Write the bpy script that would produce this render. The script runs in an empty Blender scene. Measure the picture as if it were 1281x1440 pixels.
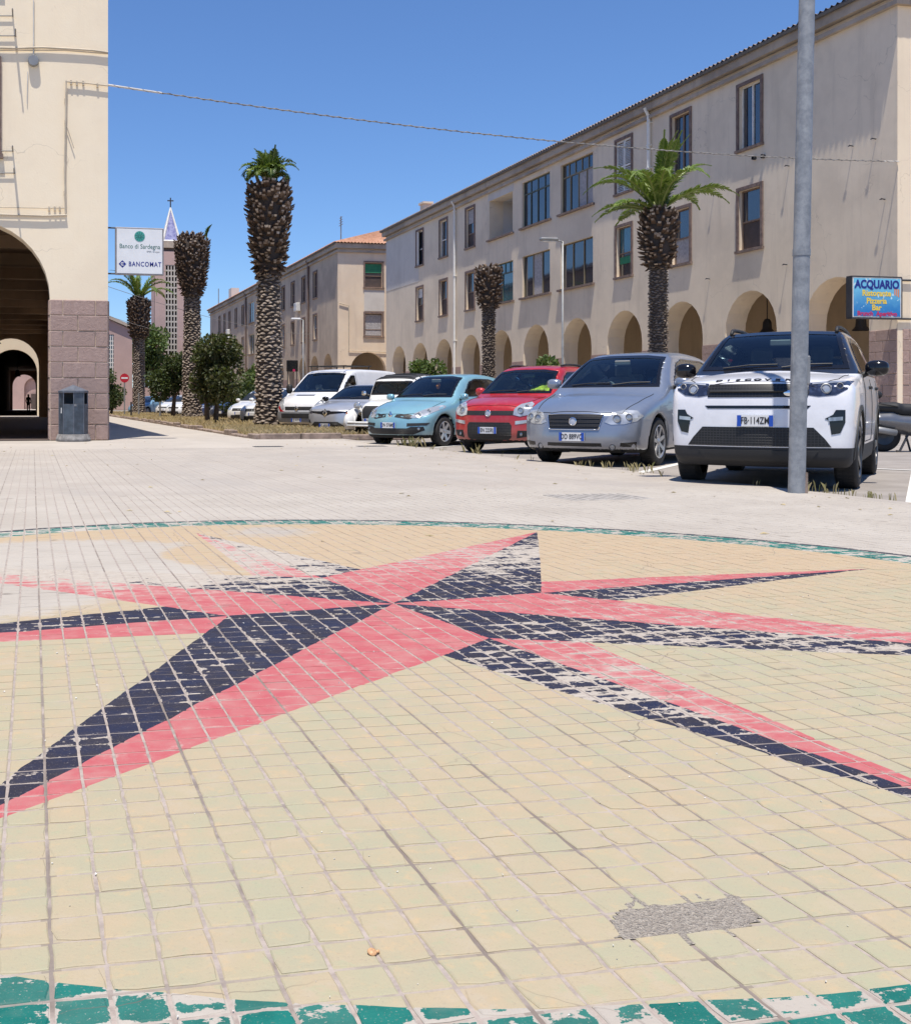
import bpy, bmesh, math, random
import numpy as np
from math import sin, cos, pi, radians, sqrt, atan, atan2, hypot
from mathutils import Vector, Matrix
from mathutils.bvhtree import BVHTree
from mathutils.geometry import delaunay_2d_cdt

random.seed(7)
RNG = np.random.default_rng(7)
SC = bpy.context.scene
COL = SC.collection

# ------------------------------------------------------------------ camera, sky, sun, exposure
CAM_H, FPX, PX0, PY0, VPX = 0.8, 1550.0, 370.0, 568.0, 46.0
YAW = atan((PX0 - VPX) / FPX)
cam_data = bpy.data.cameras.new("camera")
cam = bpy.data.objects.new("camera", cam_data)
COL.objects.link(cam)
cam.location = (0, 0, CAM_H)
cam.rotation_euler = (pi / 2, 0, -YAW)
cam_data.sensor_fit = 'HORIZONTAL'
cam_data.sensor_width = 36.0
cam_data.lens = 36.0 * FPX / 1281.0
cam_data.shift_x = (640.5 - PX0) / 1281.0
cam_data.shift_y = -(720.0 - PY0) / 1281.0
cam_data.clip_start = 0.05
cam_data.clip_end = 3000
SC.camera = cam

SUN_DIR = Vector((0.097, 0.25, -1.0)).normalized()          # the way the light travels
sun_elev = math.asin(-SUN_DIR.z)
world = bpy.data.worlds.new("World")
SC.world = world
world.use_nodes = True
wt = world.node_tree
sky = wt.nodes.new('ShaderNodeTexSky')
sky.sky_type = 'NISHITA'
sky.sun_disc = False
sky.sun_elevation = sun_elev
sky.sun_rotation = atan2(-SUN_DIR.x, -SUN_DIR.y)
sky.altitude = 20
sky.air_density = 1.0
sky.dust_density = 0.05
sky.ozone_density = 6.0
bgn = wt.nodes['Background']
tint = wt.nodes.new('ShaderNodeMix'); tint.data_type = 'RGBA'; tint.blend_type = 'MULTIPLY'
tint.inputs[0].default_value = 1.0; tint.inputs[7].default_value = (0.80, 0.95, 1.17, 1)
wt.links.new(sky.outputs[0], tint.inputs[6])
wt.links.new(tint.outputs[2], bgn.inputs[0])
bgn.inputs[1].default_value = 0.102
sun_data = bpy.data.lights.new("sun", 'SUN')
sun_data.energy = 4.9
sun_data.angle = radians(0.5)
sun_data.color = (1.0, 0.935, 0.83)
sun = bpy.data.objects.new("sun", sun_data)
COL.objects.link(sun)
sun.rotation_euler = SUN_DIR.to_track_quat('-Z', 'Y').to_euler()
sun.location = (0, 0, 60)
SC.view_settings.view_transform = 'Standard'
SC.view_settings.look = 'None'
SC.view_settings.gamma = 1.0
SC.view_settings.use_curve_mapping = False
SC.view_settings.exposure = 0.31
SC.cycles.use_denoising = True
SC.cycles.max_bounces = 8
SC.cycles.transparent_max_bounces = 12
SC.cycles.caustics_reflective = False
SC.cycles.caustics_refractive = False

# ------------------------------------------------------------------ helpers: objects
def link(o, parent=None):
    COL.objects.link(o)
    if parent is not None:
        o.parent = parent
    return o

def tag(o, label=None, cat=None, group=None, kind=None):
    if label: o['label'] = label
    if cat: o['category'] = cat
    if group: o['group'] = group
    if kind: o['kind'] = kind
    return o

def thing(name, label, cat, loc=(0, 0, 0), rotz=0.0, group=None):
    o = bpy.data.objects.new(name, None)
    o.empty_display_size = 0.2
    COL.objects.link(o)
    o.location = loc
    o.rotation_euler = (0, 0, rotz)
    return tag(o, label, cat, group)

def clone(o, parent=None):
    c = o.copy()
    COL.objects.link(c)
    if parent is not None:
        c.parent = parent
    for ch in list(o.children):
        clone(ch, c)
    return c

class MB:
    """collects geometry, then links it as one mesh object"""
    def __init__(s):
        s.v, s.f, s.m = [], [], []
    def add(s, vs, fs, mi=0):
        b = len(s.v)
        s.v.extend([tuple(p) for p in vs])
        for f in fs:
            s.f.append(tuple(i + b for i in f)); s.m.append(mi)
    def quad(s, a, b, c, d, mi=0):
        s.add([a, b, c, d], [(0, 1, 2, 3)], mi)
    def box(s, x0, x1, y0, y1, z0, z1, mi=0):
        s.add([(x0, y0, z0), (x1, y0, z0), (x1, y1, z0), (x0, y1, z0), (x0, y0, z1), (x1, y0, z1), (x1, y1, z1), (x0, y1, z1)],
              [(0, 3, 2, 1), (4, 5, 6, 7), (0, 1, 5, 4), (1, 2, 6, 5), (2, 3, 7, 6), (3, 0, 4, 7)], mi)
    def cbox(s, x0, x1, y0, y1, z0, z1, c=0.01, mi=0):
        """box with every edge chamfered"""
        vs, key = [], {}
        lo, hi = (x0, y0, z0), (x1, y1, z1)
        for sx in (0, 1):
            for sy in (0, 1):
                for sz in (0, 1):
                    sg = (sx, sy, sz)
                    for ax in range(3):
                        p = []
                        for k in range(3):
                            e = hi[k] if sg[k] else lo[k]
                            p.append(e if k == ax else e + (-c if sg[k] else c))
                        key[(sx, sy, sz, ax)] = len(vs); vs.append(tuple(p))
        K = key; fs = []
        for ax in range(3):
            o1, o2 = [k for k in range(3) if k != ax]
            for sd in (0, 1):
                def kk(a, b):
                    q = [0, 0, 0]; q[ax] = sd; q[o1] = a; q[o2] = b
                    return K[(q[0], q[1], q[2], ax)]
                fs.append((kk(0, 0), kk(1, 0), kk(1, 1), kk(0, 1)))
        for ax in range(3):
            o1, o2 = [k for k in range(3) if k != ax]
            for a in (0, 1):
                for b in (0, 1):
                    def kk(t, which):
                        q = [0, 0, 0]; q[ax] = t; q[o1] = a; q[o2] = b
                        return K[(q[0], q[1], q[2], which)]
                    fs.append((kk(0, o1), kk(1, o1), kk(1, o2), kk(0, o2)))
        for sx in (0, 1):
            for sy in (0, 1):
                for sz in (0, 1):
                    fs.append(tuple(K[(sx, sy, sz, ax)] for ax in range(3)))
        s.add(vs, fs, mi)
    def tube(s, pts, r, n=8, mi=0, cap=True):
        pts = [Vector(p) for p in pts]
        rs = r if isinstance(r, (list, tuple)) else [r] * len(pts)
        ring, prev = [], None
        vs, fs = [], []
        for i, p in enumerate(pts):
            t = (pts[min(i + 1, len(pts) - 1)] - pts[max(i - 1, 0)]).normalized()
            if prev is None:
                a = Vector((0, 0, 1)) if abs(t.z) < 0.9 else Vector((1, 0, 0))
                u = t.cross(a).normalized()
            else:
                u = (prev - t * prev.dot(t)).normalized()
            prev = u
            w = t.cross(u)
            for k in range(n):
                a = 2 * pi * k / n
                vs.append(p + (u * cos(a) + w * sin(a)) * rs[i])
        for i in range(len(pts) - 1):
            for k in range(n):
                k2 = (k + 1) % n
                fs.append((i * n + k, i * n + k2, (i + 1) * n + k2, (i + 1) * n + k))
        if cap:
            fs.append(tuple(range(n - 1, -1, -1)))
            fs.append(tuple((len(pts) - 1) * n + k for k in range(n)))
        s.add(vs, fs, mi)
    def lathe(s, prof, n=24, org=(0, 0, 0), axis='z', mi=0, capends=False):
        vs, fs = [], []
        for (r, h) in prof:
            for k in range(n):
                a = 2 * pi * k / n
                if axis == 'z': p = (r * cos(a), r * sin(a), h)
                elif axis == 'y': p = (r * cos(a), h, r * sin(a))
                else: p = (h, r * cos(a), r * sin(a))
                vs.append((p[0] + org[0], p[1] + org[1], p[2] + org[2]))
        for i in range(len(prof) - 1):
            for k in range(n):
                k2 = (k + 1) % n
                fs.append((i * n + k, i * n + k2, (i + 1) * n + k2, (i + 1) * n + k))
        if capends:
            fs.append(tuple(range(n)))
            fs.append(tuple((len(prof) - 1) * n + k for k in range(n)))
        s.add(vs, fs, mi)
    def panel(s, outer, holes, to3, nrm, t, mi=0, mreveal=None):
        """a wall panel in (u, v) with holes cut through and reveals of depth t behind it"""
        loops = [list(outer)] + [list(h) for h in holes]
        P, E = [], []
        for lp in loops:
            b = len(P); n = len(lp)
            P += [Vector(p) for p in lp]
            E += [(b + i, b + (i + 1) % n) for i in range(n)]
        rv, re, rf, *_ = delaunay_2d_cdt(P, E, [], 1, 1e-6)
        tri = []
        for f in rf:
            c = (rv[f[0]] + rv[f[1]] + rv[f[2]]) / 3
            if inpoly(c, outer) and not any(inpoly(c, h) for h in holes):
                tri.append(tuple(f))
        nv = Vector(nrm)
        front = [Vector(to3(p.x, p.y)) for p in rv]
        s.add(front, tri, mi)
        if t > 0:
            s.add([p - nv * t for p in front], [tuple(reversed(f)) for f in tri], mi)
            for li, lp in enumerate(loops):
                n = len(lp)
                A = [Vector(to3(*p)) for p in lp]
                B = [p - nv * t for p in A]
                s.add(A + B, [(i, (i + 1) % n, n + (i + 1) % n, n + i) for i in range(n)], mi if (mreveal is None or li == 0) else mreveal)
    def build(s, name, mats, parent=None, smooth=False, angle=None, loc=None):
        me = bpy.data.meshes.new(name)
        me.from_pydata(s.v, [], s.f)
        if not isinstance(mats, (list, tuple)): mats = [mats]
        for m in mats: me.materials.append(m)
        if len(mats) > 1: me.polygons.foreach_set('material_index', s.m)
        if smooth: me.polygons.foreach_set('use_smooth', [True] * len(me.polygons))
        me.update()
        if smooth and angle: me.set_sharp_from_angle(angle=radians(angle))
        o = bpy.data.objects.new(name, me)
        link(o, parent)
        if loc is not None: o.location = loc
        return o

def fixn(o):
    bm = bmesh.new(); bm.from_mesh(o.data)
    bmesh.ops.recalc_face_normals(bm, faces=bm.faces)
    bm.to_mesh(o.data); bm.free()
    return o

def inpoly(p, poly):
    x, y = p[0], p[1]; c = False; n = len(poly); j = n - 1
    for i in range(n):
        xi, yi = poly[i][0], poly[i][1]; xj, yj = poly[j][0], poly[j][1]
        if (yi > y) != (yj > y) and x < (xj - xi) * (y - yi) / (yj - yi) + xi: c = not c
        j = i
    return c

def rect(u0, u1, v0, v1):
    return [(u0, v0), (u1, v0), (u1, v1), (u0, v1)]

def arch(uc, half, v0, spring, n=14, rise=None):
    r = half if rise is None else rise
    pts = [(uc - half, v0), (uc + half, v0)]
    for k in range(n + 1):
        a = pi * k / n
        pts.append((uc + half * cos(a), spring + r * sin(a)))
    return pts

def text(name, body, size, mat, parent, loc, rot, extrude=0.002, align='CENTER', sx=1.0, bold=0.0, space=1.0):
    cu = bpy.data.curves.new(name, 'FONT')
    cu.body = body; cu.size = size; cu.extrude = extrude; cu.align_x = align; cu.align_y = 'CENTER'
    cu.offset = bold; cu.space_character = space; cu.resolution_u = 3
    cu.materials.append(mat)
    o = bpy.data.objects.new(name, cu)
    link(o, parent)
    me = bpy.data.meshes.new_from_object(o)
    bpy.data.objects.remove(o); bpy.data.curves.remove(cu)
    me.name = name
    o = bpy.data.objects.new(name, me)
    link(o, parent)
    o.location = loc; o.rotation_euler = rot; o.scale = (sx, 1, 1)
    return o

# ------------------------------------------------------------------ helpers: materials
class NT:
    def __init__(s, name):
        s.mat = bpy.data.materials.new(name)
        s.mat.use_nodes = True
        s.t = s.mat.node_tree
        s.b = s.t.nodes['Principled BSDF']
        s.out = s.t.nodes['Material Output']
    def put(s, inp, v):
        if isinstance(v, bpy.types.NodeSocket): s.t.links.new(v, inp)
        elif isinstance(v, (tuple, list)):
            v = tuple(v)
            if len(inp.default_value) == 4 and len(v) == 3: v = v + (1.0,)
            inp.default_value = v
        else:
            try: inp.default_value = v
            except TypeError: inp.default_value = (v, v, v, 1)[:len(inp.default_value)]
    def m(s, op, a, b=0.0, c=0.0, clamp=False):
        n = s.t.nodes.new('ShaderNodeMath'); n.operation = op; n.use_clamp = clamp
        for i, v in enumerate((a, b, c)): s.put(n.inputs[i], v)
        return n.outputs[0]
    def v(s, op, a, b=(0, 0, 0), out=0, scale=None):
        n = s.t.nodes.new('ShaderNodeVectorMath'); n.operation = op
        s.put(n.inputs[0], a)
        if op != 'SCALE': s.put(n.inputs[1], b)
        if scale is not None: s.put(n.inputs['Scale'], scale)
        return n.outputs[out]
    def mix(s, f, a, b, mode='MIX'):
        n = s.t.nodes.new('ShaderNodeMix'); n.data_type = 'RGBA'; n.blend_type = mode
        s.put(n.inputs[0], f); s.put(n.inputs[6], a); s.put(n.inputs[7], b)
        return n.outputs[2]
    def noise(s, vec, scale, detail=3.0, rough=0.55, dist=0.0, out=0):
        n = s.t.nodes.new('ShaderNodeTexNoise')
        if vec is not None: s.put(n.inputs['Vector'], vec)
        n.inputs['Scale'].default_value = scale; n.inputs['Detail'].default_value = detail
        n.inputs['Roughness'].default_value = rough; n.inputs['Distortion'].default_value = dist
        return n.outputs[out]
    def vor(s, vec, scale, feature='F1', out='Distance'):
        n = s.t.nodes.new('ShaderNodeTexVoronoi'); n.feature = feature
        if vec is not None: s.put(n.inputs['Vector'], vec)
        n.inputs['Scale'].default_value = scale
        return n.outputs[out]
    def white(s, vec):
        n = s.t.nodes.new('ShaderNodeTexWhiteNoise'); s.put(n.inputs['Vector'], vec)
        return n.outputs['Value']
    def mr(s, v, a, b, c=0.0, d=1.0, smooth=True):
        n = s.t.nodes.new('ShaderNodeMapRange'); n.interpolation_type = 'SMOOTHSTEP' if smooth else 'LINEAR'
        s.put(n.inputs[0], v)
        for i, q in enumerate((a, b, c, d)): s.put(n.inputs[i + 1], q)
        return n.outputs[0]
    def pos(s):
        return s.t.nodes.new('ShaderNodeNewGeometry').outputs['Position']
    def island(s):
        return s.t.nodes.new('ShaderNodeNewGeometry').outputs['Random Per Island']
    def obj(s):
        return s.t.nodes.new('ShaderNodeTexCoord').outputs['Object']
    def sep(s, vec):
        n = s.t.nodes.new('ShaderNodeSeparateXYZ'); s.put(n.inputs[0], vec)
        return n.outputs[0], n.outputs[1], n.outputs[2]
    def comb(s, x, y, z):
        n = s.t.nodes.new('ShaderNodeCombineXYZ')
        for i, q in enumerate((x, y, z)): s.put(n.inputs[i], q)
        return n.outputs[0]
    def scalev(s, vec, k):
        return s.v('MULTIPLY', vec, k)
    def bump(s, h, strength=0.3, dist=0.01):
        n = s.t.nodes.new('ShaderNodeBump'); n.inputs['Strength'].default_value = strength
        n.inputs['Distance'].default_value = dist
        s.put(n.inputs['Height'], h)
        s.t.links.new(n.outputs[0], s.b.inputs['Normal'])
        return n
    def set(s, **k):
        names = dict(col='Base Color', rough='Roughness', metal='Metallic', coat='Coat Weight', coatr='Coat Roughness', spec='Specular IOR Level', emit='Emission Color', emits='Emission Strength', trans='Transmission Weight', alpha='Alpha', ior='IOR')
        for a, v in k.items(): s.put(s.b.inputs[names[a]], v)
        return s

def hexc(r, g, b):
    f = lambda c: (c / 255 / 12.92) if c / 255 <= 0.04045 else ((c / 255 + 0.055) / 1.055) ** 2.4
    return (f(r), f(g), f(b))

def simple(name, col, rough=0.6, metal=0.0, var=0.12, scale=4.0, bump=0.0, bscale=60.0, coat=0.0, spec=0.5, space='pos'):
    n = NT(name)
    p = n.pos() if space == 'pos' else n.obj()
    f = n.noise(p, scale, 4)
    lo = tuple(c * (1 - var) for c in col); hi = tuple(min(1, c * (1 + var)) for c in col)
    n.set(col=n.mix(n.mr(f, 0.3, 0.7), lo, hi), rough=rough, metal=metal, coat=coat, spec=spec)
    if bump: n.bump(n.noise(p, bscale, 3), bump, 0.01)
    return n.mat

def plaster(name, col, dirt, patch, amount=0.5, streak=0.5, seed=0.0, repaint=None):
    """old painted render: cloudy tone, grey streaks running down, darker patches"""
    n = NT(name)
    p = n.v('ADD', n.pos(), (seed, seed * 1.7, 0))
    big = n.noise(p, 0.35, 5, 0.6)
    mid = n.noise(p, 2.2, 5, 0.65)
    st = n.noise(n.scalev(p, (1.6, 1.6, 0.16)), 1.3, 5, 0.65)
    fine = n.noise(p, 26, 3)
    c = n.mix(n.mr(mid, 0.3, 0.75, 0, 0.55), col, patch)
    c = n.mix(n.m('MULTIPLY', n.mr(big, 0.42, 0.68), amount), c, dirt)
    c = n.mix(n.m('MULTIPLY', n.mr(st, 0.5, 0.75), streak), c, dirt)
    spots = n.mr(n.noise(p, 7, 2), 0.70, 0.78)
    c = n.mix(n.m('MULTIPLY', spots, 0.25), c, dirt)
    crack = n.mr(n.vor(n.v('ADD', p, n.scalev(n.noise(p, 1.4, 3, out=1), (0.9, 0.9, 0.9))), 0.33, 'DISTANCE_TO_EDGE'), 0.0, 0.0045, 1, 0)
    crack = n.m('MULTIPLY', crack, n.mr(n.noise(p, 0.5, 2), 0.5, 0.6))
    c = n.mix(n.m('MULTIPLY', crack, 0.28), c, tuple(q * 0.35 for q in dirt))
    n.set(col=c, rough=0.9, spec=0.25)
    n.bump(n.m('ADD', n.m('MULTIPLY', fine, 0.6), mid), 0.25, 0.012)
    return n.mat

MATS = {}
def M(name): return MATS[name]
# ------------------------------------------------------------------ the materials
MATS['wall_cream'] = plaster('cream_render', (0.86, 0.74, 0.555), (0.66, 0.55, 0.42), (0.89, 0.78, 0.60), 0.25, 0.25, 3)
MATS['wall_beige'] = plaster('beige_render', (0.80, 0.68, 0.53), (0.54, 0.455, 0.36), (0.74, 0.625, 0.485), 0.42, 0.42, 11)
MATS['wall_beige_end'] = plaster('beige_render_end', (0.84, 0.72, 0.55), (0.66, 0.56, 0.43), (0.80, 0.67, 0.52), 0.3, 0.3, 5)
MATS['wall_grey'] = plaster('grey_render', (0.60, 0.485, 0.365), (0.38, 0.305, 0.24), (0.52, 0.425, 0.325), 0.6, 0.6, 23)
MATS['wall_apricot'] = plaster('apricot_render', (0.80, 0.645, 0.48), (0.60, 0.48, 0.37), (0.80, 0.68, 0.54), 0.4, 0.5, 31)
MATS['wall_pink'] = plaster('pink_render', (0.52, 0.37, 0.335), (0.40, 0.29, 0.265), (0.49, 0.355, 0.325), 0.4, 0.3, 41)
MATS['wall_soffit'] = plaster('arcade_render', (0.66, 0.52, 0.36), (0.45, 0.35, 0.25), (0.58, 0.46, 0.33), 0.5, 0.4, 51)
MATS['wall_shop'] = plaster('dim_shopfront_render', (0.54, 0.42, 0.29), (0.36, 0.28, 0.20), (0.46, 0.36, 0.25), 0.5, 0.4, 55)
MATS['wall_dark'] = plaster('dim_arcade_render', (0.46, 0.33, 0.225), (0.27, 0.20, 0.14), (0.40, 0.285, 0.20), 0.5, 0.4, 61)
MATS['wall_white'] = plaster('white_render', (0.66, 0.62, 0.57), (0.48, 0.44, 0.40), (0.6, 0.56, 0.51), 0.4, 0.4, 71)

def stone(name, col, col2):
    n = NT(name)
    p = n.obj()
    r = n.island()
    pp = n.pos()
    f = n.noise(pp, 9, 5, 0.7)
    g = n.noise(pp, 45, 3, 0.7)
    oi = n.t.nodes.new('ShaderNodeObjectInfo').outputs['Random']
    c = n.mix(n.mr(f, 0.3, 0.7), col, col2)
    c = n.mix(n.mr(g, 0.55, 0.75, 0, 0.35), c, tuple(q * 0.45 for q in col))
    c = n.mix(n.m('MULTIPLY', oi, 0.65), c, tuple(q * 0.7 for q in col2))
    n.set(col=c, rough=0.95, spec=0.2)
    n.bump(n.m('ADD', n.m('MULTIPLY', f, 1.6), g), 0.75, 0.02)
    return n.mat
MATS['stone'] = stone('trachyte_stone', (0.36, 0.255, 0.225), (0.46, 0.335, 0.295))
MATS['joint'] = simple('stone_joint', (0.16, 0.11, 0.10), 0.95)
MATS['trim'] = simple('window_surround_stone', (0.19, 0.135, 0.115), 0.9, var=0.25, scale=6, bump=0.3)
MATS['sill'] = simple('sill_stone', (0.20, 0.145, 0.12), 0.9, var=0.25, scale=6, bump=0.3)
MATS['frame_wood'] = simple('brown_window_wood', (0.22, 0.15, 0.11), 0.6)
MATS['frame_green'] = simple('dull_green_window_frame', (0.10, 0.115, 0.085), 0.55)
MATS['frame_tan'] = simple('tan_window_frame', (0.22, 0.18, 0.11), 0.55)
MATS['lattice'] = simple('tan_concrete_lattice', (0.50, 0.455, 0.40), 0.8)
MATS['frame_white'] = simple('white_painted_frame', (0.72, 0.70, 0.66), 0.55)
MATS['shutter'] = simple('mauve_shutter', (0.30, 0.19, 0.175), 0.7)
MATS['curtain'] = simple('pale_curtain', (0.40, 0.38, 0.38), 0.9, var=0.2, scale=9)
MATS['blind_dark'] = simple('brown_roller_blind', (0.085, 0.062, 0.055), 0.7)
MATS['blind_green'] = simple('green_awning_cloth', (0.03, 0.22, 0.11), 0.8)
def wglass(name, col):
    n = NT(name)
    f = n.noise(n.pos(), 0.8, 3)
    n.set(col=n.mix(n.mr(f, 0.3, 0.7), col, tuple(c * 2 for c in col)), rough=0.04, spec=0.9)
    n.put(n.b.inputs['IOR'], 1.75)
    n.bump(n.noise(n.pos(), 1.1, 2), 0.05, 0.05)
    return n.mat
MATS['pane'] = wglass('window_glass', (0.015, 0.02, 0.03))
MATS['pane_teal'] = wglass('teal_window_glass', (0.01, 0.06, 0.075))
MATS['roof_tile'] = None
n = NT('terracotta_tiles')
p = n.pos(); f = n.noise(p, 3, 4)
n.set(col=n.mix(n.mr(f, 0.3, 0.7), (0.38, 0.19, 0.115), (0.52, 0.30, 0.20)), rough=0.9)
MATS['roof_tile'] = n.mat
n = NT('weathered_grey_tiles')
p = n.pos(); f = n.noise(p, 3, 4)
n.set(col=n.mix(n.mr(f, 0.3, 0.7), (0.17, 0.135, 0.12), (0.27, 0.215, 0.18)), rough=0.9)
MATS['roof_grey'] = n.mat
MATS['cornice'] = plaster('cornice_render', (0.50, 0.42, 0.34), (0.25, 0.21, 0.18), (0.44, 0.37, 0.30), 0.7, 0.6, 81)
MATS['gutter'] = simple('grey_gutter', (0.10, 0.10, 0.11), 0.6)
MATS['pipe_white'] = simple('white_downpipe', (0.75, 0.74, 0.70), 0.5, var=0.06)
MATS['pipe_brown'] = simple('brown_downpipe', (0.16, 0.11, 0.09), 0.6)
MATS['galv'] = None
n = NT('galvanised_steel')
p = n.pos(); f = n.noise(p, 9, 5, 0.7); g = n.noise(n.scalev(p, (6, 6, 0.7)), 3, 4)
c = n.mix(n.mr(f, 0.3, 0.7), (0.20, 0.215, 0.235), (0.33, 0.345, 0.36))
c = n.mix(n.mr(g, 0.62, 0.8, 0, 0.6), c, (0.52, 0.52, 0.51))
n.set(col=c, rough=0.55, metal=0.25)
n.bump(n.noise(p, 40, 3), 0.15, 0.004)
MATS['galv'] = n.mat
MATS['metal_dark'] = simple('dark_iron', (0.05, 0.05, 0.055), 0.5, metal=0.3)
MATS['metal_grey'] = simple('grey_metal', (0.26, 0.265, 0.27), 0.45, metal=0.3)
MATS['wire'] = simple('grey_cable', (0.22, 0.21, 0.20), 0.7)
MATS['wire_pale'] = simple('pale_cable_sheath', (0.60, 0.58, 0.54), 0.6)
MATS['conduit'] = simple('painted_conduit', (0.50, 0.43, 0.33), 0.7)
MATS['white_plastic'] = simple('white_sign_plastic', (0.74, 0.75, 0.76), 0.35, var=0.03)
MATS['sign_edge'] = simple('grey_sign_edge', (0.30, 0.28, 0.28), 0.4, metal=0.3)
MATS['ink_green'] = simple('green_ink', (0.025, 0.13, 0.10), 0.5, var=0.02)
MATS['ink_teal'] = simple('teal_ink', (0.05, 0.30, 0.26), 0.5, var=0.1)
MATS['ink_blue'] = simple('blue_ink', (0.008, 0.02, 0.22), 0.5, var=0.02)
MATS['ink_yellow'] = simple('yellow_ink', (0.80, 0.58, 0.06), 0.5, var=0.02)
MATS['ink_red'] = simple('red_ink', (0.50, 0.02, 0.10), 0.5, var=0.02)
MATS['ink_orange'] = simple('orange_ink', (0.75, 0.22, 0.02), 0.5, var=0.02)
MATS['ink_black'] = simple('black_ink', (0.02, 0.02, 0.025), 0.5, var=0.02)
MATS['ink_grey'] = simple('grey_ink', (0.25, 0.27, 0.28), 0.5, var=0.02)
n = NT('aquarium_print')
x, y, z = n.sep(n.obj())
w = n.noise(n.obj(), 3.2, 4, 0.6, 1.2)
c = n.mix(n.mr(n.m('ADD', z, n.m('MULTIPLY', w, 0.5)), -0.35, 0.75), (0.01, 0.17, 0.48), (0.16, 0.50, 0.72))
c = n.mix(n.mr(n.noise(n.obj(), 5.5, 3), 0.60, 0.66), c, (0.50, 0.72, 0.80))
n.set(col=c, rough=0.35)
MATS['aqua_print'] = n.mat
MATS['bin_metal'] = simple('blue_grey_painted_metal', (0.060, 0.078, 0.10), 0.5, var=0.3, scale=7, bump=0.15)
MATS['bin_lid'] = simple('bin_lid_metal', (0.10, 0.115, 0.145), 0.5, var=0.2, scale=7)
MATS['concrete'] = simple('grey_concrete', (0.24, 0.23, 0.22), 0.95, var=0.3, scale=9, bump=0.5)
MATS['cover_grey'] = simple('pale_grey_cover', (0.33, 0.305, 0.28), 0.9, var=0.2, scale=9)
MATS['black'] = simple('black_void', (0.008, 0.008, 0.009), 0.9)
MATS['kerb'] = simple('kerb_stone_brown', (0.27, 0.205, 0.17), 0.95, var=0.3, scale=5, bump=0.6, bscale=30)
MATS['road_white'] = simple('white_road_paint', (0.62, 0.61, 0.58), 0.85, var=0.12, scale=14)
MATS['sign_red'] = simple('sign_red', (0.48, 0.015, 0.03), 0.4, var=0.05)
MATS['sign_blue'] = simple('sign_blue', (0.02, 0.10, 0.32), 0.4, var=0.05)
MATS['skin'] = simple('skin', (0.30, 0.17, 0.11), 0.6)
MATS['cloth_dark'] = simple('dark_clothes', (0.03, 0.03, 0.035), 0.9)

# ---- asphalt
n = NT('old_asphalt')
p = n.pos(); f = n.noise(p, 1.2, 5, 0.65); g = n.noise(p, 90, 3, 0.7)
c = n.mix(n.mr(f, 0.3, 0.7), (0.25, 0.225, 0.205), (0.33, 0.30, 0.275))
c = n.mix(n.mr(g, 0.45, 0.75, 0, 0.5), c, (0.18, 0.165, 0.15))
n.set(col=c, rough=0.95, spec=0.2); n.bump(g, 0.5, 0.008)
MATS['asphalt'] = n.mat
# ---- earth and dry verge
n = NT('dry_earth')
p = n.pos(); f = n.noise(p, 1.8, 5, 0.65); g = n.noise(p, 30, 4, 0.7)
c = n.mix(n.mr(f, 0.35, 0.65), (0.38, 0.295, 0.20), (0.48, 0.385, 0.27))
c = n.mix(n.mr(g, 0.5, 0.75, 0, 0.5), c, (0.20, 0.15, 0.09))
n.set(col=c, rough=1.0, spec=0.1); n.bump(g, 0.8, 0.03)
MATS['earth'] = n.mat

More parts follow.
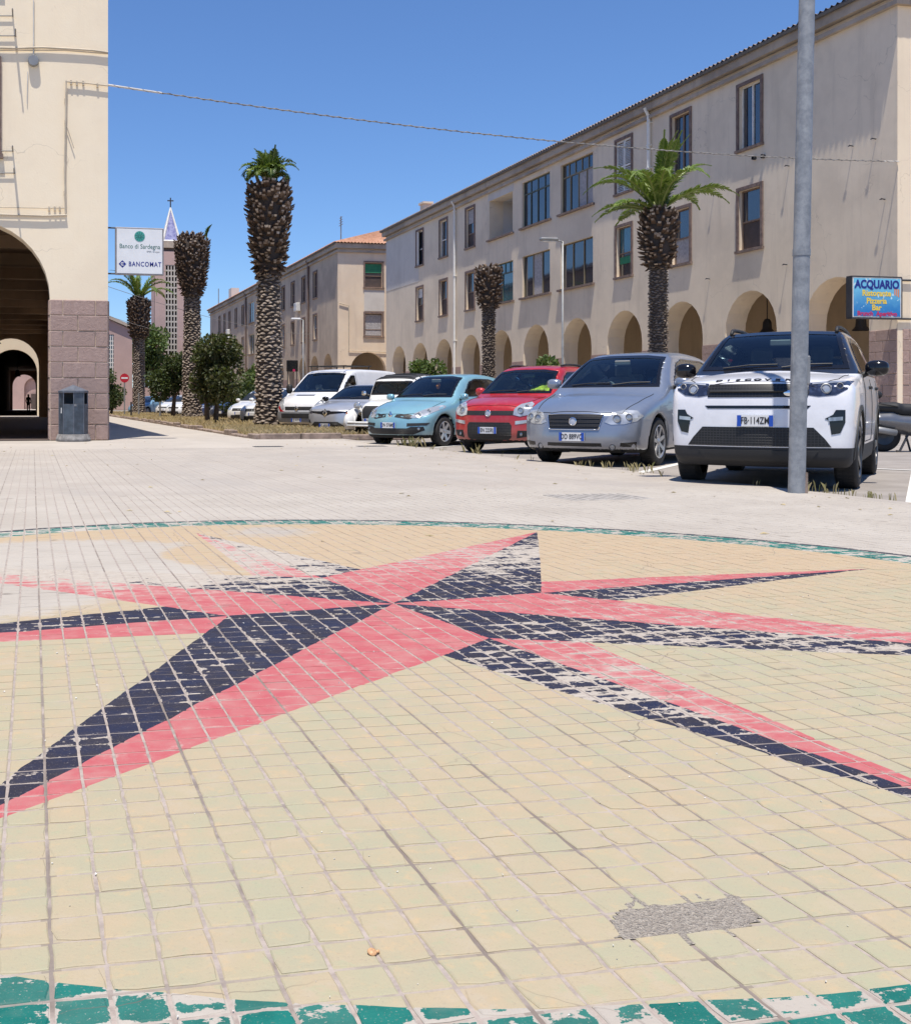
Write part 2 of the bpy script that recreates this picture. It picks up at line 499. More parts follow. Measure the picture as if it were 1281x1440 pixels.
# ---- painted paving (star, ring, worn paint) in world coordinates
STAR = (1.413, 4.213); RINGC = (1.37, 4.225)
PX, PYT = 0.0775, 0.0795
OX, OY = 0.026, 1.8235
def paving(name, sheet):
    n = NT(name)
    P = n.pos()
    x, y, z = n.sep(P)
    wob = n.noise(P, 5.0, 3, 0.6, out=1)
    wv = n.v('ADD', P, n.v('SCALE', n.v('SUBTRACT', wob, (0.5, 0.5, 0.5)), scale=0.022))
    wx, wy, _ = n.sep(wv)
    dx = n.m('SUBTRACT', wx, STAR[0]); dy = n.m('SUBTRACT', wy, STAR[1])
    r = n.m('SQRT', n.m('ADD', n.m('MULTIPLY', dx, dx), n.m('MULTIPLY', dy, dy)))
    ph = n.m('ARCTAN2', dy, dx)
    dph = n.m('SUBTRACT', ph, radians(53))
    ph = n.m('ADD', ph, n.m('MULTIPLY', n.m('MULTIPLY', n.m('MAXIMUM', n.m('COSINE', n.m('MULTIPLY', dph, 2.0)), 0.0), n.m('ADD', 0.88, n.m('MULTIPLY', n.m('SIGN', n.m('COSINE', dph)), 0.12))), radians(1.9)))
    def fold(a0):
        a = n.m('WRAP', n.m('SUBTRACT', ph, a0), pi / 4, -pi / 4)
        return n.m('MULTIPLY', r, n.m('COSINE', a)), n.m('MULTIPLY', r, n.m('SINE', a))
    a0 = radians(-125.6)
    x1, y1 = fold(a0); x2, y2 = fold(a0 + pi / 4)
    m1 = n.m('LESS_THAN', n.m('ADD', x1, n.m('MULTIPLY', n.m('ABSOLUTE', y1), 4.5)), n.m('ADD', 2.73, n.m('MULTIPLY', n.m('COSINE', dph), 0.02)))
    m2 = n.m('LESS_THAN', n.m('ADD', x2, n.m('MULTIPLY', n.m('ABSOLUTE', y2), 6.4)), 2.60)
    sel = n.m('ADD', n.m('MULTIPLY', m1, y1), n.m('MULTIPLY', n.m('SUBTRACT', 1.0, m1), y2))
    star = n.m('MAXIMUM', m1, m2)
    pinkm = n.m('GREATER_THAN', sel, 0.0)
    rx = n.m('SUBTRACT', wx, RINGC[0]); ry = n.m('SUBTRACT', wy, RINGC[1])
    rr = n.m('SQRT', n.m('ADD', n.m('MULTIPLY', rx, rx), n.m('MULTIPLY', ry, ry)))
    rph = n.m('ARCTAN2', ry, rx)
    rr = n.m('SUBTRACT', rr, n.m('MULTIPLY', n.m('COSINE', n.m('MULTIPLY', n.m('ADD', rph, radians(125)), 3.0)), 0.065))
    rr = n.m('ADD', rr, 0.02)
    inside = n.m('LESS_THAN', rr, 2.95)
    ring = n.m('MULTIPLY', n.m('GREATER_THAN', rr, 2.95), n.m('LESS_THAN', rr, 3.25))
    rim = n.m('MULTIPLY', n.m('GREATER_THAN', rr, 3.19), n.m('LESS_THAN', rr, 3.25))
    # per tile tone
    gx = n.m('DIVIDE', n.m('SUBTRACT', x, OX), PX); gy = n.m('DIVIDE', n.m('SUBTRACT', y, OY), PYT)
    cell = n.comb(n.m('FLOOR', gx), n.m('FLOOR', gy), 0.0)
    rnd = n.white(cell)
    rnd2 = n.white(n.v('ADD', cell, (17.3, 5.1, 2.0)))
    def blob(cx, cy, rad):
        d = n.v('DISTANCE', P, (cx, cy, 0), out=1)
        return n.mr(d, 0.0, rad, 1.0, 0.0)
    n1 = n.noise(P, 1.1, 4, 0.6); n2 = n.noise(P, 9.0, 5, 0.65); n3 = n.noise(P, 26.0, 5, 0.7); n4 = n.noise(P, 150.0, 3, 0.6)
    # cream field: greenish and orange patches
    hue = n.m('ADD', n.m('MULTIPLY', rnd, 0.16), n.m('MULTIPLY', n1, 0.70))
    hue = n.m('ADD', hue, n.m('MULTIPLY', n2, 0.95))
    hue = n.m('SUBTRACT', hue, 0.03)
    hue = n.m('ADD', hue, n.mr(y, 3.6, 5.6, 0.0, 0.42))
    cream = n.mix(n.mr(hue, 0.58, 1.26), (0.352, 0.332, 0.226), (0.420, 0.318, 0.208))
    cream = n.mix(n.mr(n2, 0.52, 0.72, 0, 0.55), cream, (0.385, 0.352, 0.268))
    pale = n.mix(n.mr(n1, 0.3, 0.7), (0.372, 0.334, 0.290), (0.428, 0.390, 0.342))
    mot = n.noise(P, 17.0, 4, 0.7)
    cream = n.mix(n.mr(mot, 0.54, 0.70, 0.0, 0.55), cream, (0.47, 0.345, 0.205))
    cream = n.mix(n.mr(mot, 0.44, 0.30, 0.0, 0.55), cream, (0.325, 0.34, 0.22))
    fade = n.m('MAXIMUM', blob(0.15, 5.7, 1.55), n.m('MULTIPLY', blob(-0.3, 4.9, 1.3), 0.9))
    fade = n.m('MAXIMUM', fade, n.m('MULTIPLY', blob(1.45, 6.75, 0.8), 0.5))
    fade = n.m('SUBTRACT', fade, n.m('MULTIPLY', blob(0.92, 5.75, 0.55), 0.6))
    fademask = n.mr(n.m('ADD', fade, n.m('MULTIPLY', n.m('SUBTRACT', n2, 0.5), 0.5)), 0.30, 0.50)
    field = n.mix(fademask, cream, pale)
    # wear of the bright paints
    wear = n.m('ADD', n.m('MULTIPLY', blob(0.75, 5.75, 1.75), 0.36), n.m('MULTIPLY', blob(2.45, 5.45, 1.15), 0.21))
    wear = n.m('ADD', wear, n.m('MULTIPLY', blob(0.1, 5.5, 1.2), 0.20))
    wear = n.m('ADD', wear, n.m('MULTIPLY', blob(1.72, 2.9, 0.8), 0.15))
    wear = n.m('ADD', wear, n.m('MULTIPLY', blob(2.7, 3.5, 1.7), 0.14))
    wsx = n.noise(n.scalev(P, (5.0, 13.0, 1.0)), 1.0, 5, 0.68)
    wn = n.m('ADD', n.m('MULTIPLY', wsx, 0.62), n.m('MULTIPLY', n3, 0.38))
    wn = n.m('ADD', n.m('MULTIPLY', n.m('SUBTRACT', wn, 0.5), 1.55), 0.5)
    # paint goes first along the tile edges
    ex = n.m('ABSOLUTE', n.m('SUBTRACT', n.m('FRACT', gx), 0.5)); ey = n.m('ABSOLUTE', n.m('SUBTRACT', n.m('FRACT', gy), 0.5))
    edge = n.mr(n.m('MAXIMUM', ex, ey), 0.34, 0.50, 0.0, 0.17)
    wv1 = n.m('ADD', n.m('ADD', wn, wear), edge)
    wornN = n.mr(n.m('ADD', wv1, n.m('MULTIPLY', rnd2, 0.10)), 0.70, 0.73)
    wornP = n.mr(wv1, 0.765, 0.83)
    wornT = n.mr(n.m('ADD', wv1, n.m('MULTIPLY', rnd, 0.16)), 0.625, 0.655)
    chips = n.mr(n4, 0.64, 0.70)
    under = n.mix(n.mr(n3, 0.35, 0.65), (0.44, 0.395, 0.34), (0.38, 0.33, 0.28))
    navy = n.mix(n.mr(n2, 0.3, 0.7), (0.011, 0.015, 0.044), (0.021, 0.019, 0.030))
    pink = n.mix(n.mr(n2, 0.35, 0.7), (0.42, 0.090, 0.100), (0.42, 0.160, 0.155))
    pink = n.mix(n.mr(wv1, 0.58, 0.80, 0, 0.70), pink, (0.46, 0.30, 0.272))
    teal = n.mix(n.mr(n2, 0.3, 0.7), (0.0, 0.105, 0.088), (0.004, 0.15, 0.125))
    c = n.mix(inside, pale, field)
    cn = n.mix(n.m('MULTIPLY', chips, 0.5), n.mix(wornN, navy, under), under)
    cp = n.mix(n.m('MULTIPLY', chips, 0.25), n.mix(wornP, pink, under), under)
    cs = n.mix(pinkm, cn, cp)
    c = n.mix(star, c, cs)
    ct = n.mix(n.m('MULTIPLY', chips, 0.7), n.mix(wornT, teal, pale), pale)
    cr = n.mix(rim, ct, n.mix(wornN, (0.05, 0.05, 0.06), pale))
    c = n.mix(ring, c, cr)
    # tone, grime, stains
    nst = n.m('SUBTRACT', 1.0, n.m('MULTIPLY', star, 0.75))
    c = n.mix(n.m('MULTIPLY', nst, n.m('MULTIPLY', rnd2, 0.10)), c, (0.30, 0.26, 0.22))
    c = n.mix(n.m('MULTIPLY', nst, n.mr(n.noise(P, 2.6, 5, 0.7), 0.56, 0.76, 0, 0.30)), c, (0.37, 0.315, 0.27))
    c = n.mix(n.mr(n4, 0.30, 0.42, 0.25, 0.0), c, (0.25, 0.20, 0.17))
    n5 = n.noise(P, 3.3, 2)
    c = n.mix(n.m('MULTIPLY', n.mr(n5, 0.70, 0.74), 0.5), c, (0.16, 0.13, 0.11))
    ckd = n.vor(n.v('ADD', P, n.v('SCALE', wob, scale=0.10)), 1.15, 'DISTANCE_TO_EDGE')
    ck = n.m('MULTIPLY', n.mr(ckd, 0.0, 0.0028, 1, 0), n.mr(n.noise(P, 0.9, 2), 0.50, 0.58))
    c = n.mix(n.m('MULTIPLY', ck, 0.6), c, (0.13, 0.10, 0.085))
    # mortar: pale between the small squares, darker along the slab joints (every fourth)
    mort = n.mix(n.mr(n3, 0.35, 0.65), (0.40, 0.340, 0.300), (0.285, 0.238, 0.210))
    qx = n.m('ABSOLUTE', n.m('SUBTRACT', n.m('FRACT', n.m('ADD', n.m('DIVIDE', gx, 4.0), 0.5)), 0.5))
    qy = n.m('ABSOLUTE', n.m('SUBTRACT', n.m('FRACT', n.m('ADD', n.m('DIVIDE', gy, 4.0), 0.5)), 0.5))
    slab = n.m('MAXIMUM', n.m('LESS_THAN', qx, 0.045), n.m('MULTIPLY', n.m('LESS_THAN', qy, 0.04), 0.55))
    darkn = n.mr(n.noise(P, 4.0, 4, 0.7), 0.36, 0.55)
    mort = n.mix(n.m('MULTIPLY', slab, n.m('MULTIPLY', darkn, 0.75)), mort, (0.15, 0.12, 0.102))
    if sheet:
        jm = n.m('MAXIMUM', n.m('GREATER_THAN', ex, 0.452), n.m('MULTIPLY', n.m('GREATER_THAN', ey, 0.455), 0.75))
        c = n.mix(jm, c, mort)
        stain = n.mr(n.noise(n.scalev(P, (1, 0.35, 1)), 0.8, 4, 0.6), 0.45, 0.7, 0, 0.42)
        c = n.mix(stain, c, (0.33, 0.305, 0.28))
        c = n.mix(n.m('MULTIPLY', n.mr(n.noise(P, 1.7, 3), 0.66, 0.70), 0.30), c, (0.24, 0.21, 0.19))
        slabt = n.white(n.comb(n.m('FLOOR', n.m('DIVIDE', gx, 4.0)), n.m('FLOOR', n.m('DIVIDE', gy, 4.0)), 3.0))
        c = n.mix(n.mr(slabt, 0.55, 1.0, 0.0, 0.22), c, (0.34, 0.30, 0.265))
    n.set(col=c, rough=n.mr(n2, 0.3, 0.7, 0.62, 0.82), spec=0.3)
    n.bump(n.m('ADD', n.m('MULTIPLY', n3, 1.0), n.m('MULTIPLY', n4, 0.5)), 0.35, 0.004)
    return n.mat
MATS['paving_tile'] = paving('painted_paving_tile', False)
MATS['paving_sheet'] = paving('paving_with_joints', True)
n = NT('pale_concrete')
p = n.pos(); f = n.noise(p, 0.7, 5, 0.65); g = n.noise(p, 60, 3)
c = n.mix(n.mr(f, 0.35, 0.7), (0.39, 0.352, 0.312), (0.44, 0.40, 0.356))
c = n.mix(n.mr(n.noise(p, 2.1, 4), 0.55, 0.75, 0, 0.6), c, (0.34, 0.305, 0.27))
n.set(col=c, rough=0.95, spec=0.2); n.bump(g, 0.3, 0.006)
MATS['pale_concrete'] = n.mat
n = NT('rough_broken_mortar')
p = n.pos(); g = n.noise(p, 110, 4, 0.8); q = n.vor(p, 220)
n.set(col=n.mix(n.mr(g, 0.35, 0.65), (0.325, 0.28, 0.235), (0.46, 0.41, 0.345)), rough=1.0)
n.bump(n.m('ADD', g, q), 1.0, 0.008)
MATS['rough_mortar'] = n.mat

# ---- leaves
def leafmat(name, cols, rough=0.5, trans=0.25):
    n = NT(name)
    r = n.island()
    c = n.mix(n.mr(r, 0.0, 0.5, smooth=False), cols[0], cols[1])
    c = n.mix(n.mr(r, 0.5, 1.0, smooth=False), c, cols[2])
    n.set(col=c, rough=rough, spec=0.4)
    tr = n.t.nodes.new('ShaderNodeBsdfTranslucent'); n.put(tr.inputs[0], n.mix(0.5, c, (0.20, 0.26, 0.03)))
    ms = n.t.nodes.new('ShaderNodeMixShader'); ms.inputs[0].default_value = trans
    n.t.links.new(n.b.outputs[0], ms.inputs[1]); n.t.links.new(tr.outputs[0], ms.inputs[2])
    n.t.links.new(ms.outputs[0], n.out.inputs[0])
    return n.mat
MATS['leaf_dark'] = leafmat('dark_evergreen_leaf', [(0.022, 0.040, 0.012), (0.045, 0.070, 0.022), (0.085, 0.105, 0.04)])
MATS['leaf_brown'] = leafmat('olive_leaf', [(0.030, 0.045, 0.016), (0.062, 0.078, 0.028), (0.12, 0.11, 0.055)])
MATS['leaf_mid'] = leafmat('mid_green_leaf', [(0.045, 0.085, 0.02), (0.08, 0.13, 0.03), (0.12, 0.16, 0.05)])
MATS['frond'] = leafmat('palm_frond_green', [(0.085, 0.15, 0.022), (0.135, 0.215, 0.036), (0.22, 0.28, 0.07)], 0.4, 0.3)
MATS['frond_dark'] = leafmat('palm_frond_dark', [(0.030, 0.065, 0.014), (0.05, 0.10, 0.022), (0.09, 0.13, 0.04)], 0.4, 0.25)
MATS['rachis'] = simple('palm_rachis', (0.20, 0.24, 0.06), 0.5)
MATS['bark'] = simple('tree_bark', (0.10, 0.075, 0.055), 0.95, bump=0.6, bscale=25)
MATS['trunk_core'] = simple('palm_trunk_dark_bark', (0.060, 0.047, 0.040), 1.0, bump=0.5, bscale=20)  # dark brown bark that shows between the pale leaf scars
def scarmat(name, a, b, c2):
    n = NT(name)
    r = n.island()
    c = n.mix(n.mr(r, 0, 0.6, smooth=False), a, b)
    c = n.mix(n.mr(r, 0.6, 1.0, smooth=False), c, c2)
    c = n.mix(n.mr(n.noise(n.pos(), 30, 4, 0.7), 0.45, 0.75, 0, 0.6), c, tuple(q * 0.4 for q in a))
    n.set(col=c, rough=0.95, spec=0.15)
    n.bump(n.noise(n.pos(), 60, 3), 0.5, 0.01)
    return n.mat
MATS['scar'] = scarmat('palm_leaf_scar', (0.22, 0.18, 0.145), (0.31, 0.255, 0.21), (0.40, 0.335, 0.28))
MATS['scar_dark'] = scarmat('small_palm_leaf_scar', (0.13, 0.105, 0.085), (0.20, 0.16, 0.13), (0.28, 0.23, 0.19))
MATS['boot'] = scarmat('palm_boot_side', (0.085, 0.058, 0.042), (0.13, 0.088, 0.062), (0.17, 0.12, 0.085))
MATS['boot_cut'] = scarmat('palm_boot_cut', (0.22, 0.165, 0.125), (0.36, 0.285, 0.225), (0.55, 0.46, 0.37))
MATS['grass_dry'] = leafmat('dry_grass_blade', [(0.46, 0.36, 0.19), (0.58, 0.47, 0.28), (0.34, 0.28, 0.13)], 0.8, 0.2)
MATS['grass_green'] = leafmat('weed_blade', [(0.16, 0.17, 0.06), (0.36, 0.30, 0.14), (0.46, 0.38, 0.21)], 0.8, 0.2)

# ------------------------------------------------------------------ ground, paving, tiles
def sheet(name, poly, z, mat, kind='structure'):
    mb = MB()
    mb.add([(p[0], p[1], z) for p in poly], [tuple(range(len(poly)))])
    o = mb.build(name, mat)
    o['kind'] = kind
    return o
sheet('ground', [(-900, -900), (900, -900), (900, 1500), (-900, 1500)], -0.060, M('earth'))
sheet('parking_asphalt', [(6.8, -30), (23.0, -30), (23.0, 190), (6.8, 190)], -0.045, M('asphalt'))
sheet('passage_concrete', [(-30, 19.6), (6.98, 19.6), (6.98, 24.65), (5.0, 24.65), (5.0, 190), (-30, 190)], -0.0085, M('pale_concrete'))
pav = sheet('piazza_paving', [(-30, -8), (7.0, -8), (7.0, 19.9), (-30, 19.9)], -0.0024, M('paving_sheet'))
mb = MB()
mb.box(6.86, 7.02, -8, 24.6, -0.055, -0.0055)
o = mb.build('paving_edge', M('pale_concrete')); o['kind'] = 'structure'
sheet('palm_island_earth', [(5.14, 24.75), (8.9, 24.75), (8.9, 170), (5.14, 170)], -0.004, M('earth'))
mb = MB(); mb.box(22.8, 26.0, -5, 190, -0.058, 0.10)
o = mb.build('arcade_pavement', M('pale_concrete')); o['kind'] = 'structure'
kerb = MB(); kerb.box(5.03, 5.12, 24.7, 170, -0.05, 0.03)
kerb = kerb.build('island_kerb', M('kerb')); kerb['kind'] = 'structure'
kv = []
for i in range(4):
    mb = MB(); h = 0.06 + 0.025 * i
    mb.cbox(-0.09, 0.09, -0.475, 0.475, -0.05, h, 0.018)
    kv.append(mb.build('kerb_stone', M('kerb'), kerb).data)
    bpy.data.objects.remove([q for q in kerb.children if q.data == kv[-1]][0])
def kerb_stone(x, y, rz):
    o = bpy.data.objects.new('kerb_stone', random.choice(kv)); link(o, kerb)
    o.location = (x + random.uniform(-.02, .02), y, random.uniform(-.015, .01)); o.rotation_euler = (0, 0, rz + random.uniform(-.02, .02))
for i in range(56): kerb_stone(5.05, 25.2 + i * 1.0, 0)
for i in range(4): kerb_stone(5.55 + i * 0.98, 24.72, pi / 2)

# tiles: real pieces with gaps
def tile_mesh(rich):
    g = 0.0032
    hx, hy = PX / 2 - g, PYT / 2 - g - 0.0012
    if rich:
        pts = []
        cs = [(-1, -1), (0, -1), (1, -1), (1, 0), (1, 1), (0, 1), (-1, 1), (-1, 0)]
        for (a, b) in cs:
            pts.append((a * hx + random.uniform(-.0021, .0021), b * hy + random.uniform(-.0024, .0024)))
    else:
        pts = [(a * hx + random.uniform(-.001, .001), b * hy + random.uniform(-.001, .001)) for (a, b) in ((-1, -1), (1, -1), (1, 1), (-1, 1))]
    if rich and random.random() < .55:
        for q in random.sample((0, 2, 4, 6), random.choice((1, 1, 2))):
            k = random.uniform(.80, .95); pts[q] = (pts[q][0] * k, pts[q][1] * random.uniform(.84, .97))
    n = len(pts)
    V = [(p[0] * 1.0, p[1] * 1.0, -0.006) for p in pts] + [(p[0], p[1], -0.0016) for p in pts] + [(p[0] * 0.94, p[1] * 0.94, 0.0) for p in pts]
    F = [tuple(2 * n + i for i in range(n))]
    for i in range(n):
        j = (i + 1) % n
        F.append((n + i, n + j, 2 * n + j, 2 * n + i))
        F.append((i, j, n + j, n + i))
    return V, F
TV = [tile_mesh(True) for _ in range(30)]
tmesh = []
for V, F in TV:
    mb = MB(); mb.add(V, F); o = mb.build('tile', M('paving_tile')); tmesh.append(o.data); bpy.data.objects.remove(o)
TS = [tile_mesh(False) for _ in range(10)]
S_, C_ = sin(YAW), cos(YAW)
def pix(x, y, z=0.0):
    cx = x * C_ - y * S_; cz = x * S_ + y * C_
    if cz < 0.3: return None
    return PX0 + FPX * cx / cz, PY0 - FPX * (z - CAM_H) / cz
def gpt(px, py, z=0.0):
    u = (px - PX0) / FPX; w = (PY0 - py) / FPX
    d = (u * C_ + S_, -u * S_ + C_, w); t = (z - CAM_H) / w
    return d[0] * t, d[1] * t
hole = [gpt(*p) for p in ((862, 1312), (905, 1270), (1018, 1266), (1052, 1292), (985, 1322))]
tiles, far = [], []
for iy in range(-10, 101):
    y = OY + (iy + 0.5) * PYT
    for ix in range(-32, 138):
        x = OX + (ix + 0.5) * PX
        if x > 6.8 or y > 9.72 or y < 1.1: continue
        if x < -0.03 * y - 0.9 or x > 0.92 * y + 0.9: continue
        if inpoly((x, y), hole) or inpoly((x, y - .012), hole): continue
        q = pix(x, y)
        vis = q is not None and -15 < q[0] < 1296 and q[1] < 1452
        (tiles if vis else far).append((y, x, ix, iy))
tiles.sort()
for k, (y, x, ix, iy) in enumerate(tiles[:300]):
    o = bpy.data.objects.new('tile', tmesh[(ix * 7 + iy * 13) % 30])
    link(o, pav)
    o.location = (x, y, random.uniform(-.0009, .0004))
    o.rotation_euler = (random.uniform(-.006, .006), random.uniform(-.006, .006), random.uniform(-.008, .008) + (pi if random.random() < .5 else 0))
mb = MB()
for (y, x, ix, iy) in tiles[300:] + far:
    V, F = TS[random.randrange(10)]
    dz = random.uniform(-.0009, .0004); a, b = random.uniform(-.008, .008), random.uniform(-.008, .008)
    mb.add([(p[0] + x, p[1] + y, p[2] + dz + a * p[0] + b * p[1]) for p in V], F)
o = mb.build('tiles', M('paving_tile'), pav); o['kind'] = 'stuff'
# the broken place where two tiles are gone
cx = sum(p[0] for p in hole) / 5; cy = sum(p[1] for p in hole) / 5
mb = MB(); N = 26; hw = 0.14
holeb = [(cx + (p[0] - cx) * 1.25, cy + (p[1] - cy) * 1.35) for p in hole]
for i in range(N + 1):
    for j in range(N + 1):
        x = cx + (i / N - .5) * 2 * hw * 1.0; y = cy + (j / N - .5) * 2 * hw
        mb.v.append((x, y, -0.0013 + random.uniform(-.0009, .0011)))
for i in range(N):
    for j in range(N):
        a = i * (N + 1) + j
        if not inpoly(mb.v[a][:2], holeb): continue
        mb.f.append((a, a + N + 1, a + N + 2, a + 1)); mb.m.append(0)
o = mb.build('broken_mortar_bed', M('rough_mortar'), pav, smooth=False); o['label'] = 'rough broken mortar where paving tiles are missing'
# white bay lines on the asphalt
def line(name, a, b, w, z=-0.041):
    a = Vector((a[0], a[1], 0)); b = Vector((b[0], b[1], 0)); d = (b - a).normalized(); q = Vector((-d.y, d.x, 0)) * w / 2
    return sheet(name, [a + q, a - q, b - q, b + q], z, M('road_white'))
line('bay_line', (7.36, 8.06), (12.3, 13.40), 0.14)
line('bay_end_line', (10.6, 12.6), (11.9, 9.7), 0.10, -0.037)
line('bay_line', (7.3, 12.3), (11.0, 16.2), 0.12)
line('bay_line', (7.6, 20.2), (11.3, 24.1), 0.12)
# ------------------------------------------------------------------ buildings
XF = 25.84
def tilted_roof(parent, corners_eave, ridge, mat):
    pass

def window_unit(parent, to3, nrm, u, v0, v1, w, kind, depth=0.16):
    """a window set into a wall hole: surround, panes, sash bars and sill; to3 maps (u, v, out) to space"""
    x0, x1 = u - w / 2, u + w / 2
    def bx(mb, a0, a1, b0, b1, o0, o1, mi=0):
        P = [to3(a, b, o) for o in (o0, o1) for (a, b) in ((a0, b0), (a1, b0), (a1, b1), (a0, b1))]
        mb.add(P, [(0, 3, 2, 1), (4, 5, 6, 7), (0, 1, 5, 4), (1, 2, 6, 5), (2, 3, 7, 6), (3, 0, 4, 7)], mi)
    s = 0.13
    wide = w > 2
    mb = MB()
    if not wide:
        bx(mb, x0 - s, x0 - .002, v0, v1, -0.05, 0.055); bx(mb, x1 + .002, x1 + s, v0, v1, -0.05, 0.055)
        bx(mb, x0 - s, x1 + s, v1 + .002, v1 + s, -0.05, 0.055)
        win = mb.build('window', M('trim'), parent)
    else:
        bx(mb, x0 + .001, x0 + 0.05, v0, v1, -depth - .02, -depth + .05); bx(mb, x1 - 0.05, x1 - .001, v0, v1, -depth - .02, -depth + .05)
        bx(mb, x0 + .05, x1 - .05, v1 - .05, v1 - .001, -depth - .02, -depth + .05); bx(mb, x0 + .05, x1 - .05, v0 + .001, v0 + .06, -depth - .02, -depth + .05)
        win = mb.build('window', M(kind.get('frame', 'frame_tan')), parent)
    fixn(win)
    mb = MB(); so = 0.15 if wide else 0.10
    bx(mb, x0 - s - .04, x1 + s + .04, v0 - 0.10, v0 - .002, -0.10, so)
    fixn(mb.build('sill', M('sill'), win))
    if wide:
        tv = v1 - (v1 - v0) * kind.get('transom', 0.24)
        mb = MB()
        if kind.get('transom', 0.24) > 0: bx(mb, x0 + .05, x1 - .05, tv - .035, tv + .035, -depth - .01, -depth + .04)
        nb = kind.get('bars', 3)
        for i in range(1, nb):
            xx = x0 + (x1 - x0) * i / nb
            bx(mb, xx - .03, xx + .03, v0 + .06, tv - .036, -depth - .01, -depth + .045)
        nt = kind.get('tbars', 5)
        for i in range(1, nt):
            xx = x0 + (x1 - x0) * i / nt
            if kind.get('transom', 0.24) > 0: bx(mb, xx - .02, xx + .02, tv + .036, v1 - .05, -depth - .01, -depth + .035)
        fixn(mb.build('sash', M(kind.get('frame', 'frame_tan')), win))
        for i in range(nb):
            a0 = x0 + (x1 - x0) * i / nb + .005; a1 = x0 + (x1 - x0) * (i + 1) / nb - .005
            mb = MB(); mat = kind.get('panes', {}).get(i, kind.get('pane', 'pane'))
            mb.quad(to3(a0, v0 + .03, -depth), to3(a1, v0 + .03, -depth), to3(a1, tv, -depth), to3(a0, tv, -depth))
            mb.build('pane', M(mat), win)
        if kind.get('transom', 0.24) > 0:
            mb = MB(); mb.quad(to3(x0, tv, -depth), to3(x1, tv, -depth), to3(x1, v1, -depth), to3(x0, v1, -depth))
            mb.build('pane', M(kind.get('tpane', 'pane')), win)
        return win
    if kind.get('shutter'):
        mb = MB()
        fr = []
        for (a, b) in ((x0 + .01, (x0 + x1) / 2 - .008), ((x0 + x1) / 2 + .008, x1 - .01)):
            bx(mb, a, a + .06, v0, v1, -.06, -.01); bx(mb, b - .06, b, v0, v1, -.06, -.01)
            for vv in (v0, (v0 + v1) / 2 - .04, v1 - .08): bx(mb, a + .06, b - .06, vv, vv + .08, -.06, -.012)
            k = 0
            vv = v0 + .10
            while vv < v1 - .12:
                if abs(vv - (v0 + v1) / 2) > .07:
                    P = [to3(a + .06, vv, -.055), to3(b - .06, vv, -.055), to3(b - .06, vv - .05, -.015), to3(a + .06, vv - .05, -.015)]
                    Q = [to3(a + .06, vv + .012, -.055), to3(b - .06, vv + .012, -.055), to3(b - .06, vv - .038, -.015), to3(a + .06, vv - .038, -.015)]
                    mb.add(P + Q, [(0, 1, 2, 3), (4, 5, 6, 7), (2, 3, 7, 6), (0, 1, 5, 4)])
                vv += .075
        mb.build('shutter', M('frame_white'), win)
    else:
        f = 0.055
        mb = MB()
        fr = kind.get('frame', 'frame_wood')
        bx(mb, x0, x0 + f, v0, v1, -depth - .02, -depth + .04); bx(mb, x1 - f, x1, v0, v1, -depth - .02, -depth + .04)
        bx(mb, x0 + f, x1 - f, v0, v0 + f, -depth - .02, -depth + .04); bx(mb, x0 + f, x1 - f, v1 - f, v1, -depth - .02, -depth + .04)
        if kind.get('casement'):
            mx = (x0 + x1) / 2; bx(mb, mx - .04, mx + .04, v0 + f, v1 - f, -depth - .02, -depth + .045)
        else:
            mv = v0 + (v1 - v0) * kind.get('split', 0.47); bx(mb, x0 + f, x1 - f, mv - .03, mv + .03, -depth - .02, -depth + .05)
        fixn(mb.build('sash', M(fr), win))
        if kind.get('casement'):
            mb = MB(); mb.quad(to3(x0, v0, -depth), to3(x1, v0, -depth), to3(x1, v1, -depth), to3(x0, v1, -depth))
            mb.build('pane', M(kind.get('pane', 'pane')), win)
        else:
            for (b0, b1, mt) in ((v0, mv, kind.get('low', 'pane')), (mv, v1, kind.get('pane', 'pane'))):
                mb = MB(); mb.quad(to3(x0, b0, -depth), to3(x1, b0, -depth), to3(x1, b1, -depth), to3(x0, b1, -depth))
                mb.build('pane', M(mt), win)
        if kind.get('blind'):
            q = kind['blind']
            mb = MB(); bx(mb, x0 + .02, x1 - .02, v0 + (v1 - v0) * q[0], v0 + (v1 - v0) * q[1], -depth + .012, -depth + .03)
            mb.build('blind', M(q[2]), win)
    # closed box behind the glass so that no light leaks through
    return win

def stone_block(parent, cache, dims, loc, rot=0):
    key = tuple(round(d, 3) for d in dims)
    if key not in cache:
        mb = MB(); mb.cbox(-dims[0] / 2, dims[0] / 2, -dims[1] / 2, dims[1] / 2, -dims[2] / 2, dims[2] / 2, 0.012)
        o = fixn(mb.build('stone_block', M('stone'))); cache[key] = o.data; bpy.data.objects.remove(o)
    o = bpy.data.objects.new('stone_block', cache[key]); link(o, parent)
    o.location = loc; o.rotation_euler = (0, 0, rot)
    return o
SB = {}
def stone_face_y(parent, x0, x1, y, z0=0.0, rows=9, rh=0.345, pat=None):
    """courses of rough blocks on a face that looks along -Y"""
    w = x1 - x0
    for r in range(rows):
        cuts = [0.0, 0.48 * w, w] if r % 2 else [0.0, 0.22 * w, 0.78 * w, w]
        if pat: cuts = [c * w for c in pat[r % len(pat)]]
        for a, b in zip(cuts[:-1], cuts[1:]):
            stone_block(parent, SB, (b - a - .012, 0.20, rh - .012), (x0 + (a + b) / 2, y + 0.10 - 0.03 + random.uniform(-.006, .006), z0 + (r + .5) * rh))
